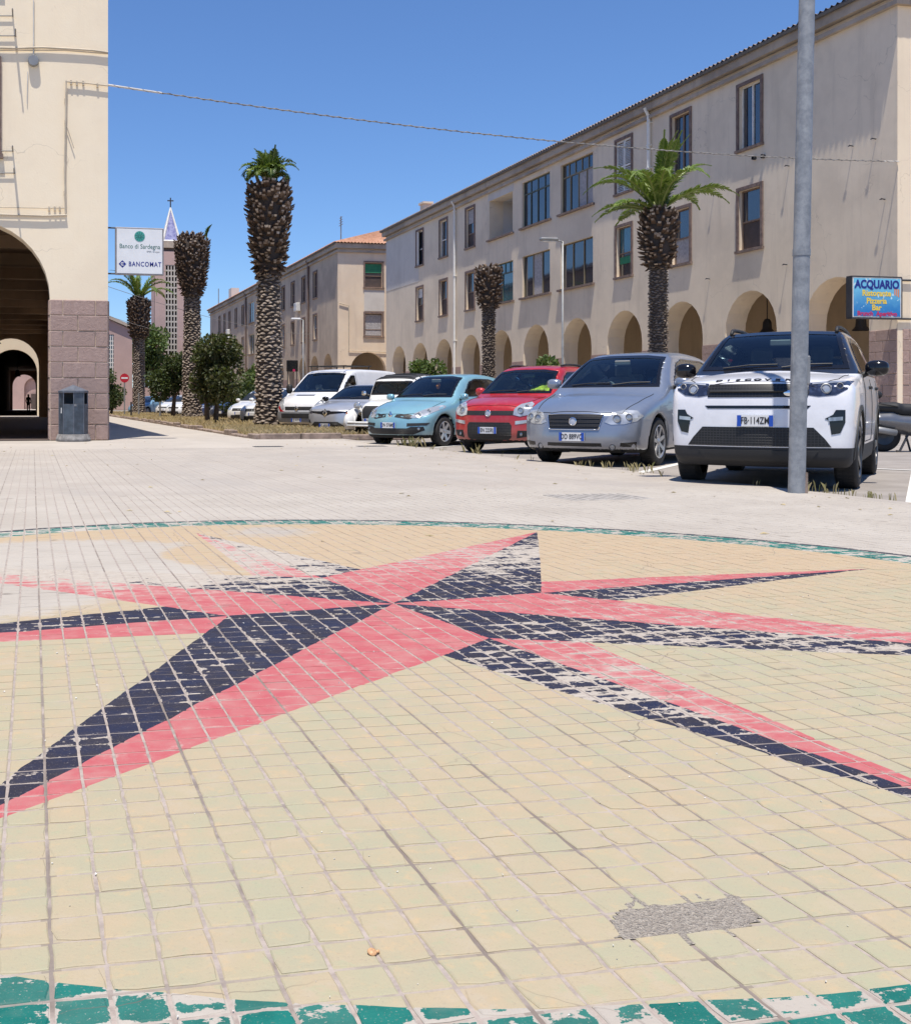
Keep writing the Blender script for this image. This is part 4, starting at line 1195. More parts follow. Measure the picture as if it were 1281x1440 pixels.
def spline(pts, n=5, closed=True):
    P = [np.array(p, float) for p in pts]; out = []; m = len(P)
    for i in range(m if closed else m - 1):
        p0, p1, p2, p3 = P[(i - 1) % m] if closed or i > 0 else P[0], P[i], P[(i + 1) % m], P[(i + 2) % m] if closed or i + 2 < m else P[m - 1]
        for k in range(n):
            t = k / n
            out.append(tuple(0.5 * ((2 * p1) + (p2 - p0) * t + (2 * p0 - 5 * p1 + 4 * p2 - p3) * t * t + (3 * p1 - p0 - 3 * p2 + p3) * t ** 3)))
    if not closed: out.append(tuple(P[-1]))
    return out

def smax(a, b, k):
    h = np.maximum(k - np.abs(a - b), 0) / k
    return np.maximum(a, b) + h * h * k * 0.25
def smin(a, b, k): return -smax(-a, -b, k)

def surface_nets(D, org, h):
    """quads over the zero level of a scalar grid"""
    nx, ny, nz = D.shape
    S = D < 0
    cnt = np.zeros((nx - 1, ny - 1, nz - 1), np.int8)
    for i in (0, 1):
        for j in (0, 1):
            for k in (0, 1): cnt += S[i:nx - 1 + i, j:ny - 1 + j, k:nz - 1 + k]
    act = (cnt > 0) & (cnt < 8)
    acc = np.zeros(act.shape + (3,)); num = np.zeros(act.shape)
    cor = [(0, 0, 0), (1, 0, 0), (0, 1, 0), (1, 1, 0), (0, 0, 1), (1, 0, 1), (0, 1, 1), (1, 1, 1)]
    for a in range(8):
        for b in range(a + 1, 8):
            if sum(abs(cor[a][q] - cor[b][q]) for q in range(3)) != 1: continue
            A = D[cor[a][0]:nx - 1 + cor[a][0], cor[a][1]:ny - 1 + cor[a][1], cor[a][2]:nz - 1 + cor[a][2]]
            B = D[cor[b][0]:nx - 1 + cor[b][0], cor[b][1]:ny - 1 + cor[b][1], cor[b][2]:nz - 1 + cor[b][2]]
            cr = ((A < 0) != (B < 0)) & act
            t = np.where(cr, A / np.where(np.abs(A - B) < 1e-12, 1, A - B), 0)
            for q in range(3): acc[..., q] += np.where(cr, cor[a][q] + (cor[b][q] - cor[a][q]) * t, 0)
            num += cr
    idx = -np.ones(act.shape, np.int64); ii = np.argwhere(act)
    idx[act] = np.arange(len(ii))
    V = (ii + acc[act] / num[act][:, None]) * h + np.array(org)
    F = []
    for ax in range(3):
        o1, o2 = (ax + 1) % 3, (ax + 2) % 3
        sl0 = [slice(1, -1)] * 3; sl1 = [slice(1, -1)] * 3
        sl0[ax] = slice(0, D.shape[ax] - 1); sl1[ax] = slice(1, D.shape[ax])
        A, B = S[tuple(sl0)], S[tuple(sl1)]
        for sign in (0, 1):
            e = np.argwhere((A & ~B) if sign == 0 else (~A & B))
            if not len(e): continue
            base = e.copy(); base[:, o1] += 1; base[:, o2] += 1     # grid point index
            def cell(d1, d2):
                c = base.copy(); c[:, o1] += d1 - 1; c[:, o2] += d2 - 1
                return idx[c[:, 0], c[:, 1], c[:, 2]]
            q = np.stack([cell(0, 0), cell(1, 0), cell(1, 1), cell(0, 1)], 1)
            F.append(q if sign == 0 else q[:, ::-1])
    F = np.concatenate(F); F = F[(F >= 0).all(1)]
    return V, F

def mesh_np(name, V, F, mats, mi=None, smooth=True):
    me = bpy.data.meshes.new(name)
    me.vertices.add(len(V)); me.vertices.foreach_set('co', V.astype(np.float32).ravel())
    me.loops.add(len(F) * 4); me.loops.foreach_set('vertex_index', F.astype(np.int32).ravel())
    me.polygons.add(len(F)); me.polygons.foreach_set('loop_start', np.arange(0, len(F) * 4, 4, dtype=np.int32))
    for m in mats: me.materials.append(m)
    if mi is not None: me.polygons.foreach_set('material_index', mi.astype(np.int32))
    if smooth: me.polygons.foreach_set('use_smooth', np.ones(len(F), bool))
    me.update(calc_edges=True); me.validate()
    return me

def paint(name, col, metal=0.0, black_above=None, black_below=None, flake=0.0, rough=0.28):
    n = NT(name)
    x, y, z = n.sep(n.obj())
    g = n.noise(n.obj(), 3.0, 4, 0.6)
    c = n.mix(n.mr(g, 0.3, 0.7), tuple(q * 0.94 for q in col), tuple(min(1, q * 1.04) for q in col))
    dust = n.mr(n.noise(n.obj(), 7.0, 5, 0.7), 0.45, 0.8, 0.0, 0.14)
    c = n.mix(dust, c, (0.42, 0.38, 0.33))
    c = n.mix(n.mr(z, 0.50, 0.20, 0.0, 0.35), c, (0.30, 0.26, 0.22))        # road dust on the sills
    rg = rough
    if black_above is not None:
        mk = n.m('MULTIPLY', n.m('GREATER_THAN', z, black_above[0]), n.m('GREATER_THAN', x, black_above[1])); c = n.mix(mk, c, (0.012, 0.013, 0.018))
    if black_below is not None:
        mk = n.m('LESS_THAN', n.m('SUBTRACT', z, n.m('MULTIPLY', n.m('ABSOLUTE', y), black_below[1])), black_below[0])
        c = n.mix(mk, c, (0.018, 0.018, 0.020))
        rg = n.m('ADD', n.m('MULTIPLY', mk, 0.4), rough)
    n.set(col=c, rough=rg, metal=metal, coat=0.7 if black_below is None else n.m('SUBTRACT', 0.7, n.m('MULTIPLY', mk, 0.7)), coatr=0.04, spec=0.5)
    return n.mat

MATS['car_black'] = simple('black_car_plastic', (0.016, 0.016, 0.017), 0.6, var=0.15, space='obj')
MATS['car_gloss_black'] = simple('gloss_black', (0.008, 0.008, 0.010), 0.12, var=0.1, space='obj')
MATS['well'] = simple('wheel_well_black', (0.006, 0.006, 0.006), 0.95, var=0.1, space='obj')
MATS['tyre'] = simple('tyre_rubber', (0.022, 0.021, 0.021), 0.85, var=0.25, scale=8, space='obj')
MATS['rim'] = simple('alloy_rim', (0.46, 0.46, 0.47), 0.32, metal=0.7, space='obj')
MATS['rim_dark'] = simple('dark_alloy_rim', (0.05, 0.05, 0.055), 0.3, metal=0.5, space='obj')
MATS['rim_steel'] = simple('painted_steel_rim', (0.30, 0.30, 0.31), 0.45, metal=0.4, space='obj')
MATS['chrome'] = simple('chrome', (0.75, 0.76, 0.78), 0.10, metal=1.0, var=0.02, space='obj')
MATS['seat'] = simple('grey_seat_cloth', (0.34, 0.34, 0.35), 0.9, space='obj')
MATS['seat_pale'] = simple('pale_headrest_cloth', (0.30, 0.31, 0.31), 0.9, space='obj')
MATS['dash'] = simple('dark_dashboard', (0.17, 0.18, 0.185), 0.7, space='obj')
MATS['hivis'] = simple('yellow_green_vest', (0.42, 0.50, 0.03), 0.8, var=0.35, scale=9, space='obj')
MATS['plate_white'] = simple('plate_white', (0.70, 0.70, 0.70), 0.4, var=0.02, space='obj')
MATS['plate_blue'] = simple('plate_blue', (0.01, 0.07, 0.42), 0.4, var=0.02, space='obj')
MATS['badge_pale'] = simple('pale_badge_enamel', (0.42, 0.46, 0.55), 0.3, space='obj')
MATS['lens_grey'] = simple('grey_lamp_lens', (0.34, 0.355, 0.38), 0.15, metal=0.5, space='obj')
MATS['amber'] = simple('amber_lens', (0.55, 0.16, 0.02), 0.2, space='obj')
MATS['tail_red'] = simple('red_lens', (0.35, 0.01, 0.01), 0.2, space='obj')
def carglass(name, tint, refl=1.0):
    n = NT(name)
    tr = n.t.nodes.new('ShaderNodeBsdfTransparent'); n.put(tr.inputs[0], tint)
    gl = n.t.nodes.new('ShaderNodeBsdfGlossy'); gl.inputs['Roughness'].default_value = 0.03; n.put(gl.inputs[0], (0.95, 0.97, 1.0))
    lw = n.t.nodes.new('ShaderNodeFresnel'); lw.inputs[0].default_value = 1.65
    ms = n.t.nodes.new('ShaderNodeMixShader'); n.put(ms.inputs[0], n.m('MULTIPLY', lw.outputs[0], refl, clamp=True))
    n.t.links.new(tr.outputs[0], ms.inputs[1]); n.t.links.new(gl.outputs[0], ms.inputs[2])
    n.t.links.new(ms.outputs[0], n.out.inputs[0])
    return n.mat
MATS['glass'] = carglass('car_glass', (0.74, 0.88, 0.89))
MATS['glass_dark'] = carglass('dark_car_glass', (0.22, 0.27, 0.28))
def lampmat(name, a, b, sc):
    n = NT(name)
    v = n.vor(n.obj(), sc, out='Distance'); w = n.noise(n.obj(), sc * .6, 3, .6)
    c = n.mix(n.mr(v, 0.15, 0.6), a, b)
    c = n.mix(n.mr(w, 0.55, 0.68, 0, .7), c, tuple(q * .25 for q in a))
    n.set(col=c, rough=0.12, metal=0.35, coat=1.0, coatr=0.03)
    n.bump(v, 0.2, 0.03)
    return n.mat
MATS['lamp_clear'] = lampmat('headlight_reflector', (0.60, 0.62, 0.65), (0.40, 0.42, 0.45), 7)
MATS['lamp_dark'] = lampmat('dark_headlight', (0.055, 0.07, 0.12), (0.03, 0.035, 0.06), 18)
def grillemat():
    n = NT('grille_mesh')
    x, y, z = n.sep(n.obj())
    fz = n.m('ABSOLUTE', n.m('SUBTRACT', n.m('FRACT', n.m('MULTIPLY', z, 38.0)), .5)); fy_ = n.m('ABSOLUTE', n.m('SUBTRACT', n.m('FRACT', n.m('MULTIPLY', y, 30.0)), .5))
    k = n.m('GREATER_THAN', n.m('MAXIMUM', fz, n.m('MULTIPLY', fy_, .98)), .40)
    n.set(col=n.mix(k, (0.004, 0.004, 0.005), (0.022, 0.022, 0.025)), rough=0.45)
    n.bump(k, .6, .01)
    return n.mat
MATS['grille'] = grillemat()

def resample(loop, step):
    out = []; n = len(loop)
    for i in range(n):
        a, b = loop[i], loop[(i + 1) % n]
        m = max(1, int(math.ceil(hypot(b[0] - a[0], b[1] - a[1]) / step)))
        for k in range(m): out.append((a[0] + (b[0] - a[0]) * k / m, a[1] + (b[1] - a[1]) * k / m))
    return out

class Car:
    def __init__(s, spec):
        s.p = spec
        p = spec
        L, W, H = p['L'], p['W'], p['H']
        h = p.get('h', 0.028)
        xs = np.arange(-0.10, L + 0.12, h); ys = np.arange(-W / 2 - 0.10, W / 2 + 0.11, h); zs = np.arange(0.06, H + 0.10, h)
        side = spline(p['side'], 5) if p.get('smooth', True) else p['side']
        px_, pw_ = zip(*p['plan']); pl = spline(p['plan'], 8, False); plx, plw = zip(*pl)
        tz = spline(p['tz'], 8, False); tzz, tzf = zip(*tz)
        X2, Z2 = np.meshgrid(xs, zs, indexing='ij')
        D = np.empty((len(xs), len(ys), len(zs)))
        wp = np.interp(xs, plx, plw)
        hw = wp[:, None] * np.interp(zs, tzz, tzf)[None, :]
        sw, cr, rsw = p.get('sweep', .2), p.get('crown', .05), p.get('rsweep', .1)
        fall = np.clip(1 - X2 / p.get('fallx', 2.2), 0, 1); rf = np.clip((X2 - L + 1.2) / 1.2, 0, 1)
        crz = np.clip((Z2 - .55) / .5, 0, 1)
        cache = {}
        k = p.get('k', .10)
        for j, y in enumerate(ys):
            key = round(abs(y), 4)
            if key not in cache:
                q = min(abs(y) / (W / 2), 1.1)
                xe = X2 - sw * fall * q ** 2.2 + rsw * rf * q ** 2.4
                ze = Z2 + cr * q ** 2 * crz
                d = poly_sd(xe, ze, side)
                dy = abs(y) - hw
                cache[key] = smax(d, dy, k)
            D[:, j, :] = cache[key]
        s.xs, s.ys, s.zs, s.h = xs, ys, zs, h
        X, Y, Z = xs[:, None, None], ys[None, :, None], zs[None, None, :]
        # bulging wings over the wheels
        R = p['tyre'] / 2; Ra = R + p.get('archgap', .055)
        s.axles = (p['fo'], p['fo'] + p['wb'])
        fl = p.get('flare', 0.0)
        if p.get('wings'):                 # separate round wings, as on old cars
            for w in p['wings']:
                x0, z0, rx, rz, y0, ry = w
                e = (np.sqrt(((X - x0) / rx) ** 2 + ((Z - z0) / rz) ** 2 + ((np.abs(Y) - y0) / ry) ** 2) - 1) * min(rx, rz, ry)
                D = smin(D, e, .07)
        V, F = surface_nets(D, (xs[0], ys[0], zs[0]), h)
        s.bvh = BVHTree.FromPolygons(V.tolist(), F.tolist())
        s.D0 = D
        # wheel arches
        for ax in s.axles:
            rc = np.hypot(X - ax, Z - R) - Ra
            yin = W / 2 - .34
            cut = np.maximum(rc + 0 * Y, yin - np.abs(Y) + 0 * X + 0 * Z)
            D = smax(D, -cut, .02)
        # the cabin is hollow and the windows are open, glass goes on as parts
        s.hollow = p.get('hollow', True)
        if s.hollow:
            cab = np.maximum(s.D0 + .055, p['belt'] - .45 - Z + 0 * X + 0 * Y)
            cab = np.maximum(cab, np.maximum(p['cabx'][0] - X, X - p['cabx'][1]) + 0 * Y + 0 * Z)
            D = np.maximum(D, -cab)
            for (view, poly, lim) in p['glass']:
                if view == 'F': sd = poly_sd(ys[:, None], zs[None, :], poly)[None, :, :] + .012; g = np.maximum(sd + 0 * X, X - lim)
                elif view == 'R': sd = poly_sd(ys[:, None], zs[None, :], poly)[None, :, :] + .012; g = np.maximum(sd + 0 * X, lim - X)
                else: sd = poly_sd(xs[:, None], zs[None, :], poly)[:, None, :] + .012; g = np.maximum(sd + 0 * Y, .30 - np.abs(Y))
                D = np.maximum(D, -g)
        V, F = surface_nets(D, (xs[0], ys[0], zs[0]), h)
        C = V[F].mean(1)
        mi = np.zeros(len(F), np.int32)
        for ax in s.axles:
            rc = np.hypot(C[:, 0] - ax, C[:, 2] - R)
            mi[(rc < Ra - .004 + .012) & (np.abs(C[:, 1]) < np.interp(C[:, 0], xs, wp) * 1.0 - .035)] = 1
        mi[(C[:, 2] < p.get('floorz', .235))] = 1
        if s.hollow:
            ix = np.clip(((C - np.array([xs[0], ys[0], zs[0]])) / h).round().astype(int), 0, np.array(s.D0.shape) - 1)
            dd = s.D0[ix[:, 0], ix[:, 1], ix[:, 2]]
            mi[(dd < -.035) & (C[:, 2] > p['belt'] - .5) & (mi == 0) & (C[:, 0] > p['cabx'][0] - .06) & (C[:, 0] < p['cabx'][1] + .06)] = 2
        s.body_mesh = mesh_np('body', V, F, [p['paint'], M('well'), M('dash')], mi)
        s.R = R
        s.root = thing(p['name'], p['label'], p.get('cat', 'car'), group=p.get('group'))
        s.body = bpy.data.objects.new('body', s.body_mesh); link(s.body, s.root)
        s.detail()

    def cast(s, view, a, b):
        if view == 'F': o, d = Vector((-1.5, a, b)), Vector((1, 0, 0))
        elif view == 'R': o, d = Vector((s.p['L'] + 1.5, a, b)), Vector((-1, 0, 0))
        elif view == 'SL': o, d = Vector((a, 3, b)), Vector((0, -1, 0))
        elif view == 'SR': o, d = Vector((a, -3, b)), Vector((0, 1, 0))
        else: o, d = Vector((a, b, 4)), Vector((0, 0, -1))
        h = s.bvh.ray_cast(o, d)
        if h[0] is None:
            q = s.bvh.find_nearest(o + d * (1.7 if view in 'FR' else 2.2))
            return q[0], -d
        n = h[1]
        if n.dot(d) > 0: n = -n
        return h[0], n

    def patch(s, name, view, loop, mat, off=.006, holes=(), step=.05, parent=None, rim=.012, smooth=True, grid=True):
        lo = resample(loop, step); hs = [resample(hh, step) for hh in holes]
        loops = [lo] + hs; P, E = [], []
        for lp in loops:
            b = len(P); n = len(lp); P += [Vector(q) for q in lp]; E += [(b + i, b + (i + 1) % n) for i in range(n)]
        nb = len(P)
        if grid:
            us = [q[0] for q in lo]; vs = [q[1] for q in lo]
            u = min(us) + step / 2
            arr = np.array(lo)
            while u < max(us):
                v = min(vs) + step / 2
                while v < max(vs):
                    if inpoly((u, v), lo) and not any(inpoly((u, v), hh) for hh in hs):
                        dm = min(hypot(u - q[0], v - q[1]) for lp in loops for q in lp)
                        if dm > step * .45: P.append(Vector((u, v)))
                    v += step
                u += step
        rv, re, rf, ov, *_ = delaunay_2d_cdt(P, E, [], 1, 1e-6)
        pos, nr = [], []
        for q in rv:
            a, b = s.cast(view, q.x, q.y); pos.append(a); nr.append(b)
        # soften the normals a little so offsets stay even
        avg = sum(nr, Vector()) / max(1, len(nr))
        V = [a + (b + avg * .3).normalized() * off for a, b in zip(pos, nr)]
        F = []
        for f in rf:
            c = (rv[f[0]] + rv[f[1]] + rv[f[2]]) / 3
            if inpoly(c, lo) and not any(inpoly(c, hh) for hh in hs): F.append(list(f))
        ec = {}
        for f in F:
            for i in range(3):
                e = (f[i], f[(i + 1) % 3]); ec[tuple(sorted(e))] = ec.get(tuple(sorted(e)), 0) + 1
        # make every face point outwards
        for f in F:
            nn = (V[f[1]] - V[f[0]]).cross(V[f[2]] - V[f[0]])
            if nn.dot(nr[f[0]]) < 0: f.reverse()
        mb = MB(); nV = len(V)
        mb.add(V, F)
        if rim > 0:
            back = [v - (b + avg * .3).normalized() * (rim + off) for v, b in zip(V, nr)]
            mb.v.extend([tuple(q) for q in back])
            for f in F:
                for i in range(3):
                    e = (f[i], f[(i + 1) % 3])
                    if ec[tuple(sorted(e))] == 1: mb.f.append((e[1], e[0], nV + e[0], nV + e[1])); mb.m.append(0)
        o = mb.build(name, mat, parent or s.root, smooth=smooth, angle=40)
        return o

    def both(s, name, view, loop, mat, **k):
        r = [s.patch(name, view, loop, mat, **k)]
        if view in 'FRT':
            ml = [(-a, b) for a, b in loop] if view != 'T' else [(a, -b) for a, b in loop]
            r.append(s.patch(name, view, ml[::-1], mat, **k))
        else:
            r.append(s.patch(name, 'SR', loop, mat, **k))
        return r

    def seam(s, view, pts, w=.009, name='panel_gap', mat='well'):
        """a thin dark gap that follows the body"""
        mb = MB(); P = []
        pts = [tuple(q) for q in pts]
        rs = []
        for a, b in zip(pts[:-1], pts[1:]):
            m = max(1, int(hypot(b[0] - a[0], b[1] - a[1]) / .06))
            for k in range(m): rs.append((a[0] + (b[0] - a[0]) * k / m, a[1] + (b[1] - a[1]) * k / m))
        rs.append(pts[-1])
        for q in rs:
            a, n_ = s.cast(view, *q); P.append(a + n_ * (.0015))
        mb.tube(P, w / 2, 5)
        return mb.build(name, M(mat), s.root, smooth=True)

    def plate(s, txt, y, z, w=.36, hgt=.11, x=None, tilt=0.0):
        a, n_ = s.cast('F', y, z)
        x0 = a.x if x is None else x
        mb = MB(); mb.box(-.012, .006, -w / 2, w / 2, -hgt / 2, hgt / 2)
        o = mb.build('licence_plate', M('plate_white'), s.root); o.location = (x0 - .016, y, z)
        for sg in (-1, 1):
            mb = MB(); mb.box(-.0135, -.0121, sg * (w / 2 - .038) - (.038 if sg > 0 else -.038) + (.0 if sg < 0 else .038) - .0, 0, -hgt / 2, hgt / 2) if False else mb.box(-.0138, -.0118, min(sg * w / 2, sg * (w / 2 - .042)), max(sg * w / 2, sg * (w / 2 - .042)), -hgt / 2, hgt / 2)
            mb.build('plate_band', M('plate_blue'), o)
        if txt:
            text('plate_lettering', txt, hgt * .86, M('ink_black'), o, (-.0145, 0, 0), (pi / 2, 0, -pi / 2), .0008, sx=.72, bold=.0012)
        return o

    def emblem(s, kind, y, z, r):
        a, n_ = s.cast('F', y, z)
        mb = MB()
        if kind == 'diamond':
            for (k0, k1, mi) in ((1.0, .62, 0),):
                o_ = [(0, r * 1.3), (r * .85, 0), (0, -r * 1.3), (-r * .85, 0)]
                i_ = [(q[0] * .45, q[1] * .45) for q in o_]
                for xx, rev in ((-.02, False), (.0, True)):
                    mb.add([(xx, q[0], q[1]) for q in o_] + [(xx - (.01 if not rev else 0), q[0], q[1]) for q in i_], [(k, (k + 1) % 4, 4 + (k + 1) % 4, 4 + k) for k in range(4)])
                mb.add([(-.02, q[0], q[1]) for q in o_] + [(.0, q[0], q[1]) for q in o_], [(k, (k + 1) % 4, 4 + (k + 1) % 4, 4 + k) for k in range(4)])
                mb.add([(-.03, q[0], q[1]) for q in i_] + [(.0, q[0], q[1]) for q in i_], [(k, (k + 1) % 4, 4 + (k + 1) % 4, 4 + k) for k in range(4)])
            o = mb.build('emblem', M('chrome'), s.root)
        elif kind == 'round':
            mb.lathe([(r, 0), (r, -.014), (r * .86, -.018), (r * .80, -.012)], 20, (0, 0, 0), 'x', 0); mb.lathe([(r * .80, -.012), (0.0, -.016)], 20, (0, 0, 0), 'x', 1)
            o = mb.build('emblem', [M('chrome'), M(s.p.get('badge', 'badge_pale'))], s.root, smooth=True, angle=40)
        elif kind == 'oval':
            mb.lathe([(r, 0), (r, -.012), (r * .85, -.015), (0, -.015)], 20, (0, 0, 0), 'x', 0)
            o = mb.build('emblem', [M('chrome')], s.root, smooth=True, angle=40); o.scale = (1, 1.6, .8)
        else:
            for k in range(2):
                zz = -k * r * .55
                pts = [(-.004, -r * .8, zz - r * .5), (-.004, 0, zz + r * .15), (-.004, r * .8, zz - r * .5)]
                mb.tube(pts, r * .14, 5)
            o = mb.build('emblem', M('chrome'), s.root)
        o.location = (a.x - .008, y, z)
        return o

    def wheel(s, ax, sg, style, rimmat, spokes):
        p = s.p; R = s.R; wd = p.get('tw', .205); yo = p.get('track', p['W'] - .02) / 2
        rr = R * p.get('rimr', .68)
        mb = MB()
        prof = [(rr * .98, .02), (rr, 0.005), (R * .86, .0), (R * .95, .010), (R, .035), (R, wd - .035), (R * .95, wd - .01), (R * .86, wd), (rr, wd)]
        mb.lathe([(a, b) for a, b in prof], 36, (0, 0, 0), 'y', 0)
        # shallow tread blocks
        t = 48
        for k in range(t):
            a0 = 2 * pi * k / t; a1 = a0 + 2 * pi / t * .62
            for (b0, b1) in ((.036, wd * .36), (wd * .40, wd * .60), (wd * .64, wd - .036)):
                ro = R + .005
                q = [(ro * cos(a0), b0, ro * sin(a0)), (ro * cos(a1), b0, ro * sin(a1)), (ro * cos(a1), b1, ro * sin(a1)), (ro * cos(a0), b1, ro * sin(a0))]
                mb.quad(*q)
        w = fixn(mb.build('wheel', M('tyre'), s.root, smooth=True, angle=50))
        mb = MB()
        mb.lathe([(rr * 1.0, .006), (rr * .97, .0), (rr * .90, .012), (rr * .88, .10)], 36, (0, 0, 0), 'y', 0)
        mb.lathe([(rr * .88, .10), (0.01, .10)], 24, (0, 0, 0), 'y', 1)
        hub = rr * .2
        if style == 'spokes':
            for k in range(spokes):
                a = 2 * pi * k / spokes
                c, sn = cos(a), sin(a)
                w0, w1 = rr * p.get('spw', .15), rr * p.get('spw', .15) * .8
                def pt(r_, t_, y_): return (c * r_ - sn * t_, y_, sn * r_ + c * t_)
                A = [pt(hub * .5, -w0, .022), pt(hub * .5, w0, .022), pt(rr * .93, w1, .006), pt(rr * .93, -w1, .006)]
                B = [pt(hub * .5, -w0 * 1.1, .07), pt(hub * .5, w0 * 1.1, .07), pt(rr * .93, w1 * 1.1, .05), pt(rr * .93, -w1 * 1.1, .05)]
                mb.add(A + B, [(0, 1, 2, 3), (0, 4, 5, 1), (1, 5, 6, 2), (2, 6, 7, 3), (3, 7, 4, 0)], 0)
            mb.lathe([(0.005, .008), (hub * .8, .010), (hub * 1.1, .02), (hub * 1.15, .07)], 18, (0, 0, 0), 'y', 0)
        else:
            mb.lathe([(0.005, .02), (hub, .02), (hub * 1.3, .045), (rr * .6, .05), (rr * .75, .03), (rr * .88, .035)], 30, (0, 0, 0), 'y', 0)
        rm = fixn(mb.build('rim', [M(rimmat), M('well')], w, smooth=True, angle=35))
        w.location = (ax, sg * (yo), R)
        # local +y of the wheel points inwards
        w.rotation_euler = (0, random.uniform(0, 6.28), 0) if sg < 0 else (0, random.uniform(0, 6.28), pi)
        return w

    def mirror(s, sg, at, mat, size=(.085, .12, .075), capmat=None):
        x, y, z = at; y = sg * y
        mb = MB(); nu, nv = 14, 10
        vs, fs = [], []
        for i in range(nv + 1):
            ph = pi * i / nv
            for j in range(nu):
                th = 2 * pi * j / nu
                f = lambda c, e: (abs(c) ** e) * (1 if c > 0 else -1)
                vs.append((x + size[0] * f(cos(th), .75) * f(sin(ph), .75) * (1.0 if cos(th) < 0 else .35), y + size[1] * f(sin(th), .75) * f(sin(ph), .75), z + size[2] * f(cos(ph), .75)))
        for i in range(nv):
            for j in range(nu): fs.append((i * nu + j, i * nu + (j + 1) % nu, (i + 1) * nu + (j + 1) % nu, (i + 1) * nu + j))
        mb.add(vs, fs)
        o = fixn(mb.build('wing_mirror', mat, s.root, smooth=True))
        mb = MB(); mb.tube([(x + .02, y - sg * size[1] * .8, z - size[2] * .6), (x + .06, y - sg * (size[1] + .10), z - size[2] * 1.0 - .02)], [.028, .035], 8)
        mb.build('mirror_stalk', M('car_black'), o, smooth=True)
        mb = MB(); mb.box(x + size[0] * .36, x + size[0] * .40, y - size[1] * .85, y + size[1] * .85, z - size[2] * .7, z + size[2] * .7); mb.build('mirror_glass', M('chrome'), o)
        return o

    def interior(s):
        p = s.p; b = p['belt']; x0 = p['cabx'][0]; W = p['W']
        mb = MB(); mb.cbox(x0 + .10, x0 + .75, -W / 2 + .16, W / 2 - .16, b - .28, b - .035, .05); mb.build('dashboard', M('dash'), s.root)
        for sg in (-1, 1):
            xs = x0 + 1.35; y = sg * .36
            mb = MB()
            mb.cbox(xs - .45, xs + .08, y - .24, y + .24, b - .55, b - .36, .05)
            V0 = len(mb.v); mb.cbox(-.06, .06, -.235, .235, 0, .60, .05)
            for i in range(V0, len(mb.v)): a = mb.v[i]; mb.v[i] = (a[0] + xs + .10 + a[2] * .28, a[1] + y, a[2] + b - .42)
            V0 = len(mb.v); mb.cbox(-.05, .05, -.13, .13, 0, .19, .035, 1)
            for i in range(V0, len(mb.v)): a = mb.v[i]; mb.v[i] = (a[0] + xs + .30 + a[2] * .1, a[1] + y, a[2] + b + .17)
            mb.build('front_seat', [M('seat'), M(p.get('headrest', 'seat'))], s.root)
        xr = min(x0 + 2.25, p['cabx'][1] - .35)
        mb = MB(); mb.cbox(xr, xr + .18, -W / 2 + .22, W / 2 - .22, b - .4, b + .08, .05)
        for y in (-.42, .42): mb.cbox(xr + .06, xr + .16, y - .12, y + .12, b + .10, b + .24, .03)
        mb.build('rear_bench', M('seat'), s.root)
        mb = MB(); c = Vector((x0 + .82, .36, b - .05)); u = Vector((0, 1, 0)); v = Vector((.35, 0, .94))
        mb.tube([c + (u * cos(a) + v * sin(a)) * .185 for a in [2 * pi * k / 20 for k in range(21)]], .017, 6)
        mb.tube([c - u * .17, c, c + u * .17], .02, 6); mb.tube([c, c + Vector((-.25, 0, -.12))], .03, 6)
        mb.build('steering_wheel', M('dash'), s.root)
        hx = p.get('mirx')
        if hx:
            mb = MB(); mb.cbox(hx[0], hx[0] + .03, -.12, .12, hx[1] - .035, hx[1] + .035, .012); mb.build('rear_view_mirror', M('dash'), s.root)

    def detail(s):
        p = s.p
        for ax in s.axles:
            for sg in (-1, 1): s.wheel(ax, sg, p.get('wheelstyle', 'spokes'), p.get('rimmat', 'rim'), p.get('spokes', 5))
        if s.hollow:
            for gi, (view, poly, lim) in enumerate(p['glass']):
                nm = {'F': 'windscreen', 'R': 'rear_window', 'S': 'side_window'}[view]
                fr = p.get('frit', .035)
                cx = sum(q[0] for q in poly) / len(poly); cz = sum(q[1] for q in poly) / len(poly)
                def inset(d): 
                    out = []
                    n = len(poly)
                    for i in range(n):
                        a, b, c = Vector(poly[i - 1]), Vector(poly[i]), Vector(poly[(i + 1) % n])
                        e1 = (b - a).normalized(); e2 = (c - b).normalized()
                        n1 = Vector((-e1.y, e1.x)); n2 = Vector((-e2.y, e2.x))
                        m = (n1 + n2).normalized(); k = 1 / max(.35, m.dot(n1))
                        out.append(b + m * d * k)
                    return out
                area = sum(poly[i - 1][0] * poly[i][1] - poly[i][0] * poly[i - 1][1] for i in range(len(poly)))
                sgn = 1 if area > 0 else -1
                inn = [tuple(q) for q in inset(fr * sgn * (1.0 if view == 'F' else .55))]
                gm = M('glass') if view == 'F' else M(p.get('sideglass', 'glass_dark'))
                views = [view] if view in 'FR' else ['SL', 'SR']
                for vw in views:
                    g = s.patch(nm, vw, poly, gm, off=.002, step=.06, rim=0)
                    fo = s.patch('window_seal', vw, [tuple(q) for q in inset(-.006 * sgn)], M('car_gloss_black'), off=.006, holes=[inn], step=.05, parent=g, rim=.014, grid=False)
            s.interior()
        else:
            for (view, poly, lim) in p['glass']:
                nm = {'F': 'windscreen', 'R': 'rear_window', 'S': 'side_window'}[view]
                for vw in ([view] if view in 'FR' else ['SL', 'SR']): s.patch(nm, vw, poly, M('car_gloss_black') if view != 'F' else M('pane'), off=.008, step=.12)
        if p.get('extra'): p['extra'](s)

